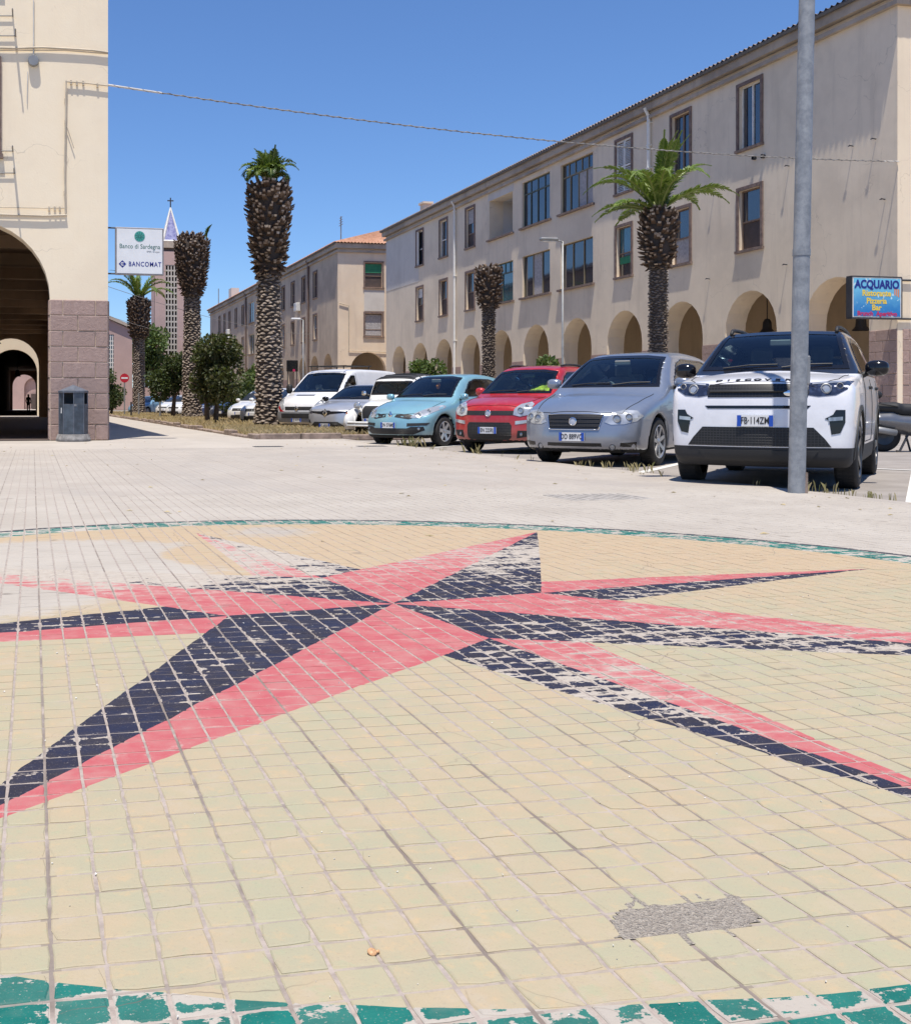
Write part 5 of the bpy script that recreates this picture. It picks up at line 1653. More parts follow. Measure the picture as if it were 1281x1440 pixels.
    def place(s, front_wheel, phi):
        """front_wheel: ground point under the front wheel that stands left in the picture"""
        c, sn = cos(phi), sin(phi)
        lx, ly = s.p['fo'], s.p.get('track', s.p['W'] - .02) / 2 - .1
        s.root.rotation_euler = (0, 0, phi)
        s.root.location = (front_wheel[0] - (c * lx - sn * ly), front_wheel[1] - (sn * lx + c * ly), s.p.get('ground', -.045))
        return s
def disc(s, name, view, a, b, r, mat, off=.008, n=16, parent=None, ry=None):
    ry = ry or r
    return s.patch(name, view, [(a + r * cos(2 * pi * k / n), b + ry * sin(2 * pi * k / n)) for k in range(n)], M(mat), off=off, step=.04, parent=parent, grid=False)
def lamp_ring(s, y, z, r, parent, mat='metal_grey', inner='lens_grey', off=.006):
    r = r * .85
    a, n_ = s.cast('F', y, z)
    d = (n_ + Vector((-1.2, 0, 0))).normalized()
    mb = MB(); mb.lathe([(r, 0), (r, .012), (r * .82, .016), (r * .72, .006)], 20, (0, 0, 0), 'z', 0); mb.lathe([(r * .72, .006), (r * .5, .009), (0, .011)], 20, (0, 0, 0), 'z', 1)
    o = mb.build('lamp_lens', [M(mat), M(inner)], parent, smooth=True, angle=40)
    o.location = a + n_ * off; o.rotation_euler = d.to_track_quat('Z', 'Y').to_euler()
    return o
def wipers(s, base, ends):
    mb = MB()
    for (a, b) in ends:
        pa, na = s.cast('F', *a); pb, nb_ = s.cast('F', *b)
        mb.tube([pa + na * .02, (pa + pb) / 2 + na * .035, pb + nb_ * .02], .008, 5)
    mb.build('wiper', M('car_black'), s.root)
def arch_ring(s, w, mat='car_black', off=.012, a0=-8, a1=188):
    for ax in s.axles:
        Ra = s.R + s.p.get('archgap', .055)
        A = [radians(a0 + (a1 - a0) * k / 22) for k in range(23)]
        lo = [(ax + (Ra + w) * cos(a), s.R + (Ra + w) * sin(a)) for a in A] + [(ax + (Ra + .004) * cos(a), s.R + (Ra + .004) * sin(a)) for a in reversed(A)]
        s.both('arch_trim', 'SL', lo, M(mat), off=off, step=.07, grid=False)
def doors(s, xa, xb, xc, z0, zb):
    for vw in ('SL', 'SR'):
        s.seam(vw, [(xa, z0), (xa - .05, (z0 + zb) / 2), (xa + .06, zb)])
        s.seam(vw, [(xb, z0), (xb + .02, zb)])
        if xc: s.seam(vw, [(xc, z0 + .25), (xc + .1, zb)])
        s.seam(vw, [(xa, z0), (xb, z0)])
    for sg, vw in ((1, 'SL'), (-1, 'SR')):
        for xx in [xb - .22] + ([xc - .15] if xc else []):
            a, n_ = s.cast(vw, xx, zb - .10)
            mb = MB(); mb.cbox(-.10, .10, -.018, .018, -.018, .018, .008); o = mb.build('door_handle', M('car_black') if s.p.get('dkhandle') else s.p['paint'], s.root); o.location = a + n_ * .012

def suv_extra(s):
    g = s.patch('grille', 'F', [(-.50, .925), (.50, .925), (.515, .98), (.49, 1.055), (-.49, 1.055), (-.515, .98)], M('grille'), off=.006)
    for z in (.985,):
        mb = MB(); P = [s.cast('F', y, z)[0] + Vector((-.015, 0, 0)) for y in np.linspace(-.48, .48, 13)]; mb.tube(P, .012, 6); mb.build('grille_bar', M('car_black'), g)
    s.patch('bumper_slot', 'F', [(-.50, .812), (.50, .812), (.53, .842), (-.53, .842)], M('car_gloss_black'), off=.004)
    lg = s.patch('lower_grille', 'F', [(-.72, .44), (.72, .44), (.66, .52), (.555, .628), (-.555, .628), (-.66, .52)], M('grille'), off=.006)
    s.patch('skid_plate', 'F', [(-.52, .30), (.52, .30), (.60, .40), (-.60, .40)], M('car_black'), off=.012)
    for sg in (1, -1):
        L = [(.50, .945), (.60, .93), (.76, .945), (.86, 1.0), (.90, 1.085), (.74, 1.08), (.50, 1.062)]
        h = s.patch('headlight', 'F', [(sg * a, b) for a, b in L][::sg], M('lamp_dark'), off=.006)
        lamp_ring(s, sg * .665, 1.005, .062, h, inner='lamp_clear'); lamp_ring(s, sg * .79, 1.03, .04, h, inner='lamp_dark')
        lp = [(.535, 1.045), (.83, 1.068), (.84, 1.078), (.535, 1.058)]
        s.patch('running_light', 'F', [(sg * a, b) for a, b in lp][::sg], M('lamp_clear'), off=.010, parent=h, grid=False)
        V = [(.66, .715), (.70, .70), (.72, .56), (.80, .575), (.845, .68), (.845, .80), (.76, .80), (.735, .755)]
        f = s.patch('fog_lamp_vent', 'F', [(sg * a, b) for a, b in V][::sg], M('car_gloss_black'), off=.006)
        q = [(.69, .69), (.82, .70), (.82, .735), (.69, .725)]
        s.patch('fog_lamp', 'F', [(sg * a, b) for a, b in q][::sg], M('lamp_clear'), off=.012, parent=f, grid=False)
        s.mirror(sg, (1.62, 1.06, 1.24), M('car_gloss_black'), (.10, .125, .085))
        mb = MB(); P = [s.cast('T', x, sg * .60)[0] + Vector((0, 0, .045)) for x in np.linspace(2.15, 4.1, 12)]
        P = [P[0] - Vector((.08, 0, .05))] + P + [P[-1] + Vector((.08, 0, -.06))]
        mb.tube(P, .022, 7); mb.build('roof_rail', M('car_black'), s.root, smooth=True)
    # washed-out pillar seen through the windscreen is the far pillar of the car itself
    s.plate('FB·114ZM', 0, .692)
    for k, ch in enumerate('DISCOVERY'):
        y = .40 - .80 * k / 8
        a, n_ = s.cast('T', .155 + .30 * (y / .95) ** 2.2 if y > 0 else .155 + .30 * (-y / .95) ** 2.2, y)
        o = text('bonnet_letter', ch, .078, M('ink_black'), s.root, a + n_ * .004, (0, 0, 0), .002, sx=1.25, bold=.003)
        X_ = Vector((0, -1, 0)); Z_ = n_; X_ = (X_ - Z_ * X_.dot(Z_)).normalized(); Y_ = Z_.cross(X_)
        o.rotation_euler = Matrix((X_, Y_, Z_)).transposed().to_euler()
    s.emblem('oval', -.33, .965, .036)
    wipers(s, 0, [((.55, 1.235), (-.05, 1.27)), ((-.10, 1.235), (-.62, 1.27))])
    arch_ring(s, .055)
    s.seam('T', [(.16, -.62), (.13, -.3), (.12, 0), (.13, .3), (.16, .62)]); 
    for sg in (1, -1): s.seam('T', [(.16, sg * .62), (.5, sg * .76), (1.15, sg * .80)])
    doors(s, 1.50, 2.55, 3.55, .46, 1.14)
    for sg in (1, -1):
        L = [(.58, 1.0), (.84, 1.0), (.86, 1.12), (.58, 1.15)]
        s.patch('tail_light', 'R', [(sg * a, b) for a, b in L][::sg], M('tail_red'))

WHITE = paint('white_car_paint', (0.72, 0.72, 0.74))
SUVP = paint('white_and_black_paint', (0.74, 0.74, 0.77), black_above=(1.175, 1.14), black_below=(.43, 0.0))
suv = Car(dict(name='parked_car', label='white off-road car with black roof parked behind the steel lamp post', L=4.59, W=1.90, H=1.73, fo=.89, wb=2.741, tyre=.745, tw=.235, archgap=.05,
    side=[(.05, .28), (.0, .40), (.0, .60), (.01, .80), (.04, .98), (.12, 1.085), (.35, 1.135), (.75, 1.18), (1.15, 1.215), (1.55, 1.45), (1.92, 1.635), (2.25, 1.70), (3.0, 1.715), (3.8, 1.68), (4.30, 1.58), (4.42, 1.42), (4.52, 1.10), (4.58, .85), (4.58, .50), (4.50, .30), (4.1, .24), (2.3, .22), (.4, .22)],
    plan=[(-.1, .84), (.05, .88), (.4, .93), (1.0, .945), (2.5, .945), (3.8, .94), (4.4, .90), (4.7, .84)], tz=[(.06, .93), (.3, .97), (.6, 1.0), (.95, 1.0), (1.15, .965), (1.25, .92), (1.45, .82), (1.65, .735), (1.85, .66)],
    sweep=.30, fallx=1.9, crown=.05, k=.085, belt=1.18, cabx=(1.2, 4.35), h=.025, paint=SUVP, spokes=5, rimmat='rim_dark', rimr=.70, spw=.17, track=1.87, headrest='seat', mirx=(1.85, 1.55),
    glass=[('F', [(-.79, 1.235), (.79, 1.235), (.745, 1.35), (.63, 1.655), (.3, 1.675), (-.3, 1.675), (-.63, 1.655), (-.745, 1.35)], 2.3), ('R', [(-.68, 1.2), (.68, 1.2), (.58, 1.5), (-.58, 1.5)], 3.9),
           ('S', [(1.72, 1.20), (3.95, 1.24), (4.12, 1.30), (3.95, 1.50), (3.5, 1.57), (2.5, 1.585), (2.15, 1.54)], 0)], extra=suv_extra, sideglass='glass_dark'))
suv.place((6.90, 10.74), radians(46)); suv.root.scale = (.97, .90, .985)

def mpv_extra(s):
    s.patch('grille', 'F', [(-.355, .49), (.355, .49), (.405, .685), (.2, .695), (-.2, .695), (-.405, .685)], M('grille'), off=.004)
    for z in (.535, .585, .635):
        mb = MB(); P = [s.cast('F', y, z)[0] + Vector((-.010, 0, 0)) for y in np.linspace(-.36, .36, 9)]; mb.tube(P, .005, 5); mb.build('grille_bar', M('metal_dark'), s.root)
    fr = [(-.355, .49), (.355, .49), (.405, .685), (.2, .695), (-.2, .695), (-.405, .685), (-.355, .49)]
    mb = MB(); mb.tube([s.cast('F', *q)[0] + Vector((-.008, 0, 0)) for q in resample(fr, .06)], .007, 6); mb.build('grille_frame', M('chrome'), s.root, smooth=True)
    s.patch('lower_grille', 'F', [(-.40, .20), (.40, .20), (.385, .315), (-.385, .315)], M('grille'), off=.003)
    for sg in (1, -1):
        V = [(.60, .20), (.78, .23), (.80, .335), (.62, .32)]
        s.patch('bumper_vent', 'F', [(sg * a, b) for a, b in V][::sg], M('car_gloss_black'), off=.003)
        lamp_ring(s, sg * .52, .262, .052, s.root, 'metal_dark', 'lens_grey', -.004)
        L = [(.42, .585), (.50, .555), (.66, .560), (.80, .60), (.85, .665), (.78, .735), (.62, .745), (.50, .70)]
        h = s.patch('headlight', 'F', [(sg * a, b) for a, b in L][::sg], M('lamp_clear'), off=.006)
        lamp_ring(s, sg * .57, .635, .066, h); lamp_ring(s, sg * .71, .655, .055, h)
        s.mirror(sg, (1.62, .98, 1.12), s.p['paint'], (.09, .115, .075))
    s.plate('DD 889VC', 0, .395)
    s.emblem('round', 0, .595, .056)
    wipers(s, 0, [((.55, 1.075), (-.05, 1.10)), ((-.1, 1.075), (-.60, 1.11))])
    mb = MB(); P = [s.cast('F', y, .335)[0] + Vector((-.002, 0, 0)) for y in np.linspace(-.8, .8, 17)]
    s.seam('T', [(.22, -.62), (.12, -.35), (.10, 0), (.12, .35), (.22, .62)])
    for sg in (1, -1): s.seam('T', [(.22, sg * .62), (.6, sg * .70), (1.1, sg * .74)])
    doors(s, 1.55, 2.62, 3.55, .32, 1.04)
CROMAP = paint('silver_blue_paint', (0.25, 0.285, 0.355), metal=.5)
mpv = Car(dict(name='parked_car', label='silver blue estate car with square mesh grille left of the white off-road car', L=4.75, W=1.78, H=1.60, fo=.97, wb=2.70, tyre=.645, archgap=.05,
    side=[(.07, .22), (.0, .33), (.0, .46), (.03, .60), (.07, .70), (.25, .80), (.62, .91), (1.12, 1.035), (1.65, 1.335), (2.10, 1.53), (2.5, 1.59), (3.2, 1.595), (4.0, 1.51), (4.48, 1.25), (4.68, 1.02), (4.74, .70), (4.72, .35), (4.5, .24), (2.4, .20), (.45, .18)],
    plan=[(-.1, .70), (.05, .76), (.35, .845), (.9, .885), (2.4, .885), (3.8, .87), (4.4, .82), (4.8, .74)], tz=[(.06, .93), (.3, .975), (.6, 1.0), (.85, .995), (1.05, .95), (1.2, .87), (1.4, .765), (1.6, .655)],
    sweep=.34, fallx=2.0, crown=.06, k=.10, belt=1.06, cabx=(1.2, 4.45), h=.026, paint=CROMAP, spokes=7, spw=.13, rimr=.70, track=1.75, headrest='seat_pale', mirx=(1.85, 1.42), sideglass='glass',
    glass=[('F', [(-.735, 1.065), (.735, 1.065), (.69, 1.18), (.575, 1.49), (.3, 1.52), (-.3, 1.52), (-.575, 1.49), (-.69, 1.18)], 2.4), ('R', [(-.62, 1.1), (.62, 1.1), (.5, 1.40), (-.5, 1.40)], 3.9),
           ('S', [(1.72, 1.085), (3.3, 1.07), (4.30, 1.13), (4.0, 1.38), (3.5, 1.465), (2.6, 1.475), (2.25, 1.40)], 0)], extra=mpv_extra))
mpv.place((7.36, 14.90), radians(40)); mpv.root.scale = (1, .97, 1.025)

def panda_extra(s):
    s.patch('grille', 'F', [(-.46, .655), (.46, .655), (.48, .70), (.46, .73), (-.46, .73), (-.48, .70)], M('car_black'), off=.004)
    lg = s.patch('lower_grille', 'F', [(-.37, .24), (.37, .24), (.43, .28), (.44, .48), (.40, .535), (-.40, .535), (-.44, .48), (-.43, .28)], M('grille'), off=.005)
    for sg in (1, -1):
        L = [(.46, .66), (.58, .635), (.70, .66), (.755, .74), (.735, .845), (.66, .88), (.54, .84), (.465, .76)]
        h = s.patch('headlight', 'F', [(sg * a, b) for a, b in L][::sg], M('lamp_clear'), off=.008)
        lamp_ring(s, sg * .575, .735, .068, h); lamp_ring(s, sg * .66, .80, .04, h)
        q = [(.50, .50), (.74, .535), (.75, .585), (.50, .56)]
        s.patch('indicator', 'F', [(sg * a, b) for a, b in q][::sg], M('lamp_clear'), off=.006)
        q = [(.52, .27), (.70, .30), (.73, .40), (.54, .40)]
        f = s.patch('bumper_vent', 'F', [(sg * a, b) for a, b in q][::sg], M('car_black'), off=.004)
        lamp_ring(s, sg * .60, .34, .045, f, 'car_black')
        s.mirror(sg, (1.28, .89, 1.07), s.p['paint'], (.08, .095, .075))
        mb = MB(); P = [s.cast('T', x, sg * .53)[0] + Vector((0, 0, .03)) for x in np.linspace(1.75, 3.1, 9)]; mb.tube(P, .02, 6); mb.build('roof_rail', M('car_black'), s.root, smooth=True)
    s.plate('EN 225RJ', 0, .40)
    s.emblem('round', 0, .69, .058)
    wipers(s, 0, [((.5, 1.04), (-.05, 1.07)), ((-.1, 1.04), (-.58, 1.07))])
    s.seam('T', [(.14, -.55), (.09, 0), (.14, .55)])
    for sg in (1, -1): s.seam('T', [(.14, sg * .55), (.5, sg * .66), (.85, sg * .68)])
    doors(s, 1.15, 2.10, 2.95, .30, .98)
    # folded reflective vest lying on the dashboard
    mb = MB(); x0, y0, z0 = 1.30, -.42, 1.02
    n_ = 9
    P = [[(x0 + .42 * i / n_ + random.uniform(-.02, .02), y0 - .15 + .55 * j / n_, z0 + .02 + .34 * (i / n_) * (1 - (j / n_) * .7) + random.uniform(-.03, .03)) for j in range(n_ + 1)] for i in range(n_ + 1)]
    for i in range(n_):
        for j in range(n_): mb.quad(P[i][j], P[i + 1][j], P[i + 1][j + 1], P[i][j + 1])
    v = mb.build('reflective_vest', M('hivis'), s.root); v['label'] = 'crumpled yellow green reflective vest on the dashboard'
REDP = paint('red_car_paint', (0.42, 0.016, 0.018), metal=.1)
panda = Car(dict(name='parked_car', label='small red hatchback with yellow vest on the dashboard between blue and silver cars', L=3.65, W=1.645, H=1.55, fo=.73, wb=2.30, tyre=.585, archgap=.05,
    side=[(.07, .22), (.0, .33), (.0, .50), (.01, .64), (.05, .77), (.16, .86), (.50, .955), (.84, 1.02), (1.15, 1.22), (1.48, 1.43), (1.75, 1.525), (2.3, 1.55), (3.1, 1.50), (3.42, 1.38), (3.54, 1.05), (3.63, .75), (3.62, .38), (3.4, .22), (2.0, .20), (.35, .19)],
    plan=[(-.1, .72), (.05, .77), (.3, .81), (.8, .82), (2.4, .82), (3.2, .80), (3.7, .74)], tz=[(.06, .94), (.3, .98), (.6, 1.0), (.88, 1.0), (1.02, .96), (1.15, .88), (1.35, .80), (1.6, .715)],
    sweep=.20, fallx=1.7, crown=.05, k=.11, belt=1.0, cabx=(.92, 3.4), h=.027, paint=REDP, wheelstyle='steel', rimmat='rim_steel', track=1.62, mirx=(1.5, 1.36), sideglass='glass',
    glass=[('F', [(-.70, 1.035), (.70, 1.035), (.66, 1.15), (.575, 1.42), (.3, 1.455), (-.3, 1.455), (-.575, 1.42), (-.66, 1.15)], 1.75), ('R', [(-.6, 1.02), (.6, 1.02), (.52, 1.38), (-.52, 1.38)], 3.0),
           ('S', [(1.28, 1.04), (3.2, 1.06), (3.28, 1.30), (3.1, 1.40), (2.4, 1.43), (1.78, 1.40), (1.62, 1.33)], 0)], extra=panda_extra))
panda.place((7.68, 18.5), radians(38)); panda.root.scale = (1, .95, 1)

def clio3_extra(s):
    for sg in (1, -1):
        q = [(.11, .585), (.42, .545), (.48, .56), (.46, .63), (.36, .645), (.13, .635)]
        s.patch('grille', 'F', [(sg * a, b) for a, b in q][::sg], M('grille'), off=.004)
        L = [(.44, .575), (.56, .565), (.72, .62), (.82, .72), (.86, .80), (.78, .82), (.64, .765), (.48, .655)]
        h = s.patch('headlight', 'F', [(sg * a, b) for a, b in L][::sg], M('lamp_clear'), off=.006)
        lamp_ring(s, sg * .58, .635, .050, h); lamp_ring(s, sg * .70, .70, .045, h)
        q = [(.40, .405), (.74, .425), (.78, .475), (.40, .465)]
        s.patch('bumper_strip', 'F', [(sg * a, b) for a, b in q][::sg], M('car_black'), off=.006)
        lamp_ring(s, sg * .62, .36, .05, s.root, 'car_black')
        s.mirror(sg, (1.35, .94, .995), s.p['paint'], (.075, .095, .065))
    s.patch('lower_grille', 'F', [(-.52, .245), (.52, .245), (.72, .33), (.70, .40), (.48, .395), (.40, .365), (-.40, .365), (-.48, .395), (-.70, .40), (-.72, .33)], M('grille'), off=.004)
    s.plate('DN 576MS', 0, .425)
    s.emblem('diamond', 0, .625, .060)
    wipers(s, 0, [((.5, 1.0), (-.05, 1.03)), ((-.1, 1.0), (-.58, 1.03))])
    s.seam('T', [(.30, -.60), (.14, -.3), (.10, 0), (.14, .3), (.30, .60)])
    for sg in (1, -1): s.seam('T', [(.30, sg * .60), (.6, sg * .68), (1.0, sg * .71)])
    doors(s, 1.32, 2.55, None, .30, .97)
    mb = MB(); mb.lathe([(0, -.06), (.03, -.05), (.045, 0), (.03, .05), (0, .06)], 10); o = mb.build('hanging_charm', M('ink_orange'), s.root); o.location = (1.75, -.02, 1.22)
CLP = paint('light_blue_paint', (0.215, 0.42, 0.495), metal=.25)
clio3 = Car(dict(name='parked_car', label='light blue two-door hatchback parked left of the small red car', L=4.0, W=1.71, H=1.49, fo=.81, wb=2.575, tyre=.605, archgap=.05,
    side=[(.08, .18), (.0, .28), (.0, .42), (.03, .54), (.10, .64), (.35, .78), (.70, .89), (1.02, .965), (1.45, 1.22), (1.85, 1.42), (2.2, 1.475), (2.7, 1.485), (3.4, 1.40), (3.68, 1.22), (3.85, .95), (3.97, .70), (3.95, .38), (3.8, .24), (2.1, .19), (.45, .17)],
    plan=[(-.1, .64), (.05, .71), (.35, .80), (.85, .85), (2.2, .852), (3.2, .84), (3.7, .78), (4.05, .70)], tz=[(.06, .93), (.3, .98), (.55, 1.0), (.8, 1.0), (.97, .95), (1.1, .87), (1.3, .765), (1.5, .66)],
    sweep=.42, fallx=1.9, crown=.06, k=.11, belt=.98, cabx=(1.06, 3.6), h=.027, paint=CLP, spokes=6, spw=.2, rimmat='rim', track=1.68, mirx=(1.7, 1.33), sideglass='glass_dark',
    glass=[('F', [(-.71, .985), (.71, .985), (.665, 1.10), (.555, 1.385), (.3, 1.42), (-.3, 1.42), (-.555, 1.385), (-.665, 1.10)], 2.1), ('R', [(-.55, 1.0), (.55, 1.0), (.45, 1.32), (-.45, 1.32)], 3.1),
           ('S', [(1.58, 1.0), (2.9, 1.03), (3.42, 1.12), (3.25, 1.28), (2.8, 1.365), (2.25, 1.365), (1.98, 1.30)], 0)], extra=clio3_extra))
clio3.place((7.12, 21.95), radians(36)); clio3.root.scale = (1, .96, 1)

def duck_extra(s):
    s.patch('grille', 'F', [(-.22, .50), (.22, .50), (.24, .70), (.18, .80), (-.18, .80), (-.24, .70)], M('car_black'), off=.004)
    mb = MB()
    for z in (.40, .33): mb.tube([(.30, -.66, z), (.10, -.55, z), (.04, 0, z), (.10, .55, z), (.30, .66, z)], .028, 7)
    for y in (-.32, .32): mb.tube([(.08, y, .22), (.06, y, .56)], .016, 6)
    mb.build('bumper', M('pipe_white'), s.root, smooth=True)
    mb = MB(); mb.tube([(.30, -.66, .365), (.10, -.56, .365), (.05, 0, .365), (.10, .56, .365), (.30, .66, .365)], .012, 6); mb.build('bumper_strip', M('car_black'), s.root)
    for sg in (1, -1):
        mb = MB(); mb.lathe([(.0, .14), (.05, .13), (.085, .05), (.095, 0), (.085, -.012)], 18, (0, 0, 0), 'x', 0); mb.lathe([(.085, -.012), (.05, -.03), (0, -.035)], 18, (0, 0, 0), 'x', 1)
        h = mb.build('headlight', [M('chrome'), M('lamp_clear')], s.root, smooth=True, angle=50); h.location = (.36, sg * .43, .80)
        mb = MB(); mb.tube([(.42, sg * .30, .66), (.42, sg * .43, .70)], .018, 6); mb.build('headlight_bar', M('pipe_white'), h); h.children[0].location = (-.36, -sg * .43, -.80)
        lamp_ring(s, sg * .60, .62, .04, s.root, 'chrome', 'amber', .0)
        s.mirror(sg, (1.30, .80, 1.12), M('chrome'), (.03, .07, .06))
    # dark canvas roof over white body, with the hoops that hold it
    mb = MB()
    for x in (1.5, 1.75, 2.1, 2.5, 2.9):
        P = [s.cast('T', x, y)[0] + Vector((0, 0, .012)) for y in np.linspace(-.56, .56, 9)]; mb.tube(P, .018, 5)
    mb.build('roof_hoop', M('car_black'), s.root)
    s.patch('canvas_roof', 'T', [(1.44, -.52), (1.44, .52), (3.2, .50), (3.2, -.50)], M('cloth_dark'), off=.008, step=.12)
    s.plate('NU 1980', 0, .45, .30, .09)
DUCKP = paint('white_old_car_paint', (0.70, 0.69, 0.66), rough=.4)
duck = Car(dict(name='parked_car', label='old white car with round wings and dark canvas roof behind the light blue hatchback', L=3.80, W=1.48, H=1.60, fo=.62, wb=2.40, tyre=.60, tw=.14, archgap=.04,
    side=[(.34, .30), (.26, .45), (.26, .66), (.34, .82), (.62, .91), (1.05, .99), (1.2, 1.05), (1.30, 1.25), (1.42, 1.46), (1.65, 1.55), (2.2, 1.595), (2.8, 1.53), (3.3, 1.28), (3.62, .95), (3.74, .6), (3.65, .36), (3.2, .28), (.6, .27)],
    plan=[(-.1, .22), (.26, .28), (.7, .36), (1.05, .50), (1.3, .64), (2, .68), (3.0, .66), (3.5, .55), (3.9, .40)], tz=[(.06, .95), (.5, 1.0), (.9, 1.0), (1.1, .97), (1.35, .90), (1.6, .80)],
    wings=[(.62, .40, .56, .36, .58, .20), (3.02, .40, .48, .34, .58, .16)],
    sweep=.08, fallx=1.2, crown=.05, k=.12, belt=1.02, cabx=(1.22, 3.3), h=.027, paint=DUCKP, wheelstyle='steel', rimmat='pipe_white', track=1.40, sideglass='glass',
    glass=[('F', [(-.56, 1.08), (.56, 1.08), (.52, 1.40), (-.52, 1.40)], 1.62), ('R', [(-.4, 1.05), (.4, 1.05), (.36, 1.3), (-.36, 1.3)], 2.9),
           ('S', [(1.42, 1.06), (2.75, 1.06), (2.70, 1.38), (2.2, 1.44), (1.58, 1.40)], 0)], extra=duck_extra))
duck.place((7.75, 25.9), radians(42))

def clio4_extra(s):
    s.patch('grille', 'F', [(0, .50), (.16, .555), (.60, .60), (.64, .64), (.16, .635), (.12, .66), (-.12, .66), (-.16, .635), (-.64, .64), (-.60, .60), (-.16, .555)], M('car_gloss_black'), off=.005)
    s.patch('lower_grille', 'F', [(-.52, .17), (.52, .17), (.58, .22), (.40, .34), (-.40, .34), (-.58, .22)], M('grille'), off=.004)
    for sg in (1, -1):
        L = [(.52, .60), (.62, .565), (.74, .60), (.84, .70), (.86, .77), (.76, .755), (.62, .665)]
        h = s.patch('headlight', 'F', [(sg * a, b) for a, b in L][::sg], M('lamp_dark'), off=.006)
        lamp_ring(s, sg * .68, .635, .05, h)
        q = [(.58, .30), (.78, .32), (.78, .40), (.64, .40)]
        s.patch('bumper_vent', 'F', [(sg * a, b) for a, b in q][::sg], M('car_gloss_black'), off=.004)
        s.mirror(sg, (1.40, .95, 1.0), M('car_gloss_black'), (.09, .105, .07))
    s.plate('FG 682KS', 0, .235)
    s.emblem('diamond', 0, .59, .095)
    wipers(s, 0, [((.5, 1.0), (-.05, 1.03)), ((-.1, 1.0), (-.58, 1.03))])
    doors(s, 1.35, 2.35, 3.1, .28, .96)
SILP = paint('silver_car_paint', (0.50, 0.51, 0.54), metal=.5)
clio4 = Car(dict(name='parked_car', label='silver hatchback with big diamond badge beside the old white car', L=4.06, W=1.73, H=1.45, fo=.83, wb=2.589, tyre=.62, archgap=.05,
    side=[(.08, .16), (.0, .24), (.0, .42), (.02, .56), (.08, .68), (.35, .80), (.72, .89), (1.08, .965), (1.5, 1.20), (1.92, 1.38), (2.25, 1.435), (2.7, 1.445), (3.4, 1.36), (3.75, 1.18), (3.92, .95), (4.04, .70), (4.0, .38), (3.8, .24), (2.1, .19), (.45, .16)],
    plan=[(-.1, .66), (.05, .73), (.35, .81), (.85, .862), (2.2, .864), (3.2, .85), (3.7, .79), (4.1, .70)], tz=[(.06, .93), (.3, .98), (.55, 1.0), (.8, 1.0), (.97, .95), (1.1, .87), (1.3, .75), (1.5, .64)],
    sweep=.38, fallx=1.9, crown=.06, k=.11, belt=.98, cabx=(1.12, 3.6), h=.03, paint=SILP, spokes=5, track=1.70, headrest='seat_pale', sideglass='glass_dark',
    glass=[('F', [(-.71, .985), (.71, .985), (.665, 1.09), (.55, 1.35), (.3, 1.385), (-.3, 1.385), (-.55, 1.35), (-.665, 1.09)], 2.2), ('R', [(-.55, 1.0), (.55, 1.0), (.45, 1.28), (-.45, 1.28)], 3.1),
           ('S', [(1.62, 1.0), (2.9, 1.03), (3.42, 1.10), (3.25, 1.25), (2.8, 1.325), (2.3, 1.325), (2.02, 1.26)], 0)], extra=clio4_extra))
clio4.place((8.25, 31.3), radians(40))

def van_extra(s):
    s.patch('air_slot', 'F', [(-.33, 1.095), (.33, 1.095), (.33, 1.125), (-.33, 1.125)], M('car_gloss_black'), off=.004)
    s.patch('grille', 'F', [(-.46, .66), (.46, .66), (.50, .765), (-.50, .765)], M('car_black'), off=.005)
    s.patch('bumper', 'F', [(-.84, .30), (.84, .30), (.86, .60), (.5, .62), (-.5, .62), (-.86, .60)], M('bumper_grey'), off=.02, step=.09)
    s.patch('lower_grille', 'F', [(-.6, .42), (.6, .42), (.62, .56), (-.62, .56)], M('car_black'), off=.03)
    for sg in (1, -1):
        L = [(.52, .70), (.64, .66), (.80, .82), (.86, 1.02), (.74, 1.03), (.60, .90)]
        h = s.patch('headlight', 'F', [(sg * a, b) for a, b in L][::sg], M('lamp_clear'), off=.006)
        q = [(.52, .62), (.70, .60), (.82, .74), (.80, .80), (.66, .67)]
        s.patch('indicator', 'F', [(sg * a, b) for a, b in q][::sg], M('tail_red'), off=.010)
        lamp_ring(s, sg * .72, .92, .07, h)
        s.mirror(sg, (1.22, 1.10, 1.32), M('car_black'), (.09, .10, .15))
        s.seam('SL' if sg > 0 else 'SR', [(1.05, .4), (1.05, 1.2)]); s.seam('SL' if sg > 0 else 'SR', [(2.0, .4), (2.0, 1.8)])
        s.patch('side_panel', 'SL' if sg > 0 else 'SR', [(2.25, 1.20), (3.25, 1.20), (3.25, 1.76), (2.25, 1.76)], s.p['paint'], off=.004, step=.1)
        s.patch('side_panel', 'SL' if sg > 0 else 'SR', [(3.45, 1.20), (4.5, 1.20), (4.5, 1.76), (3.45, 1.76)], s.p['paint'], off=.004, step=.1)
    s.plate('CZ 410TR', 0, .36)
    s.emblem('diamond', 0, .71, .075)
    mb = MB(); mb.tube([(1.9, .5, 1.97), (1.9, .5, 2.07)], .02, 6); mb.tube([(1.7, -.7, 2.03), (1.7, .7, 2.03)], .02, 6); mb.tube([(3.2, -.7, 2.05), (3.2, .7, 2.05)], .02, 6); mb.tube([(1.7, -.6, 2.03), (3.2, -.6, 2.05)], .018, 6); mb.tube([(1.7, .6, 2.03), (3.2, .6, 2.05)], .018, 6)
    for x in (1.7, 3.2):
        for y in (-.6, .6): mb.tube([(x, y, 1.93), (x, y, 2.04)], .02, 6)
    mb.build('roof_rack', M('car_black'), s.root)
MATS['bumper_grey'] = simple('grey_bumper_plastic', (0.22, 0.225, 0.235), 0.6, space='obj')
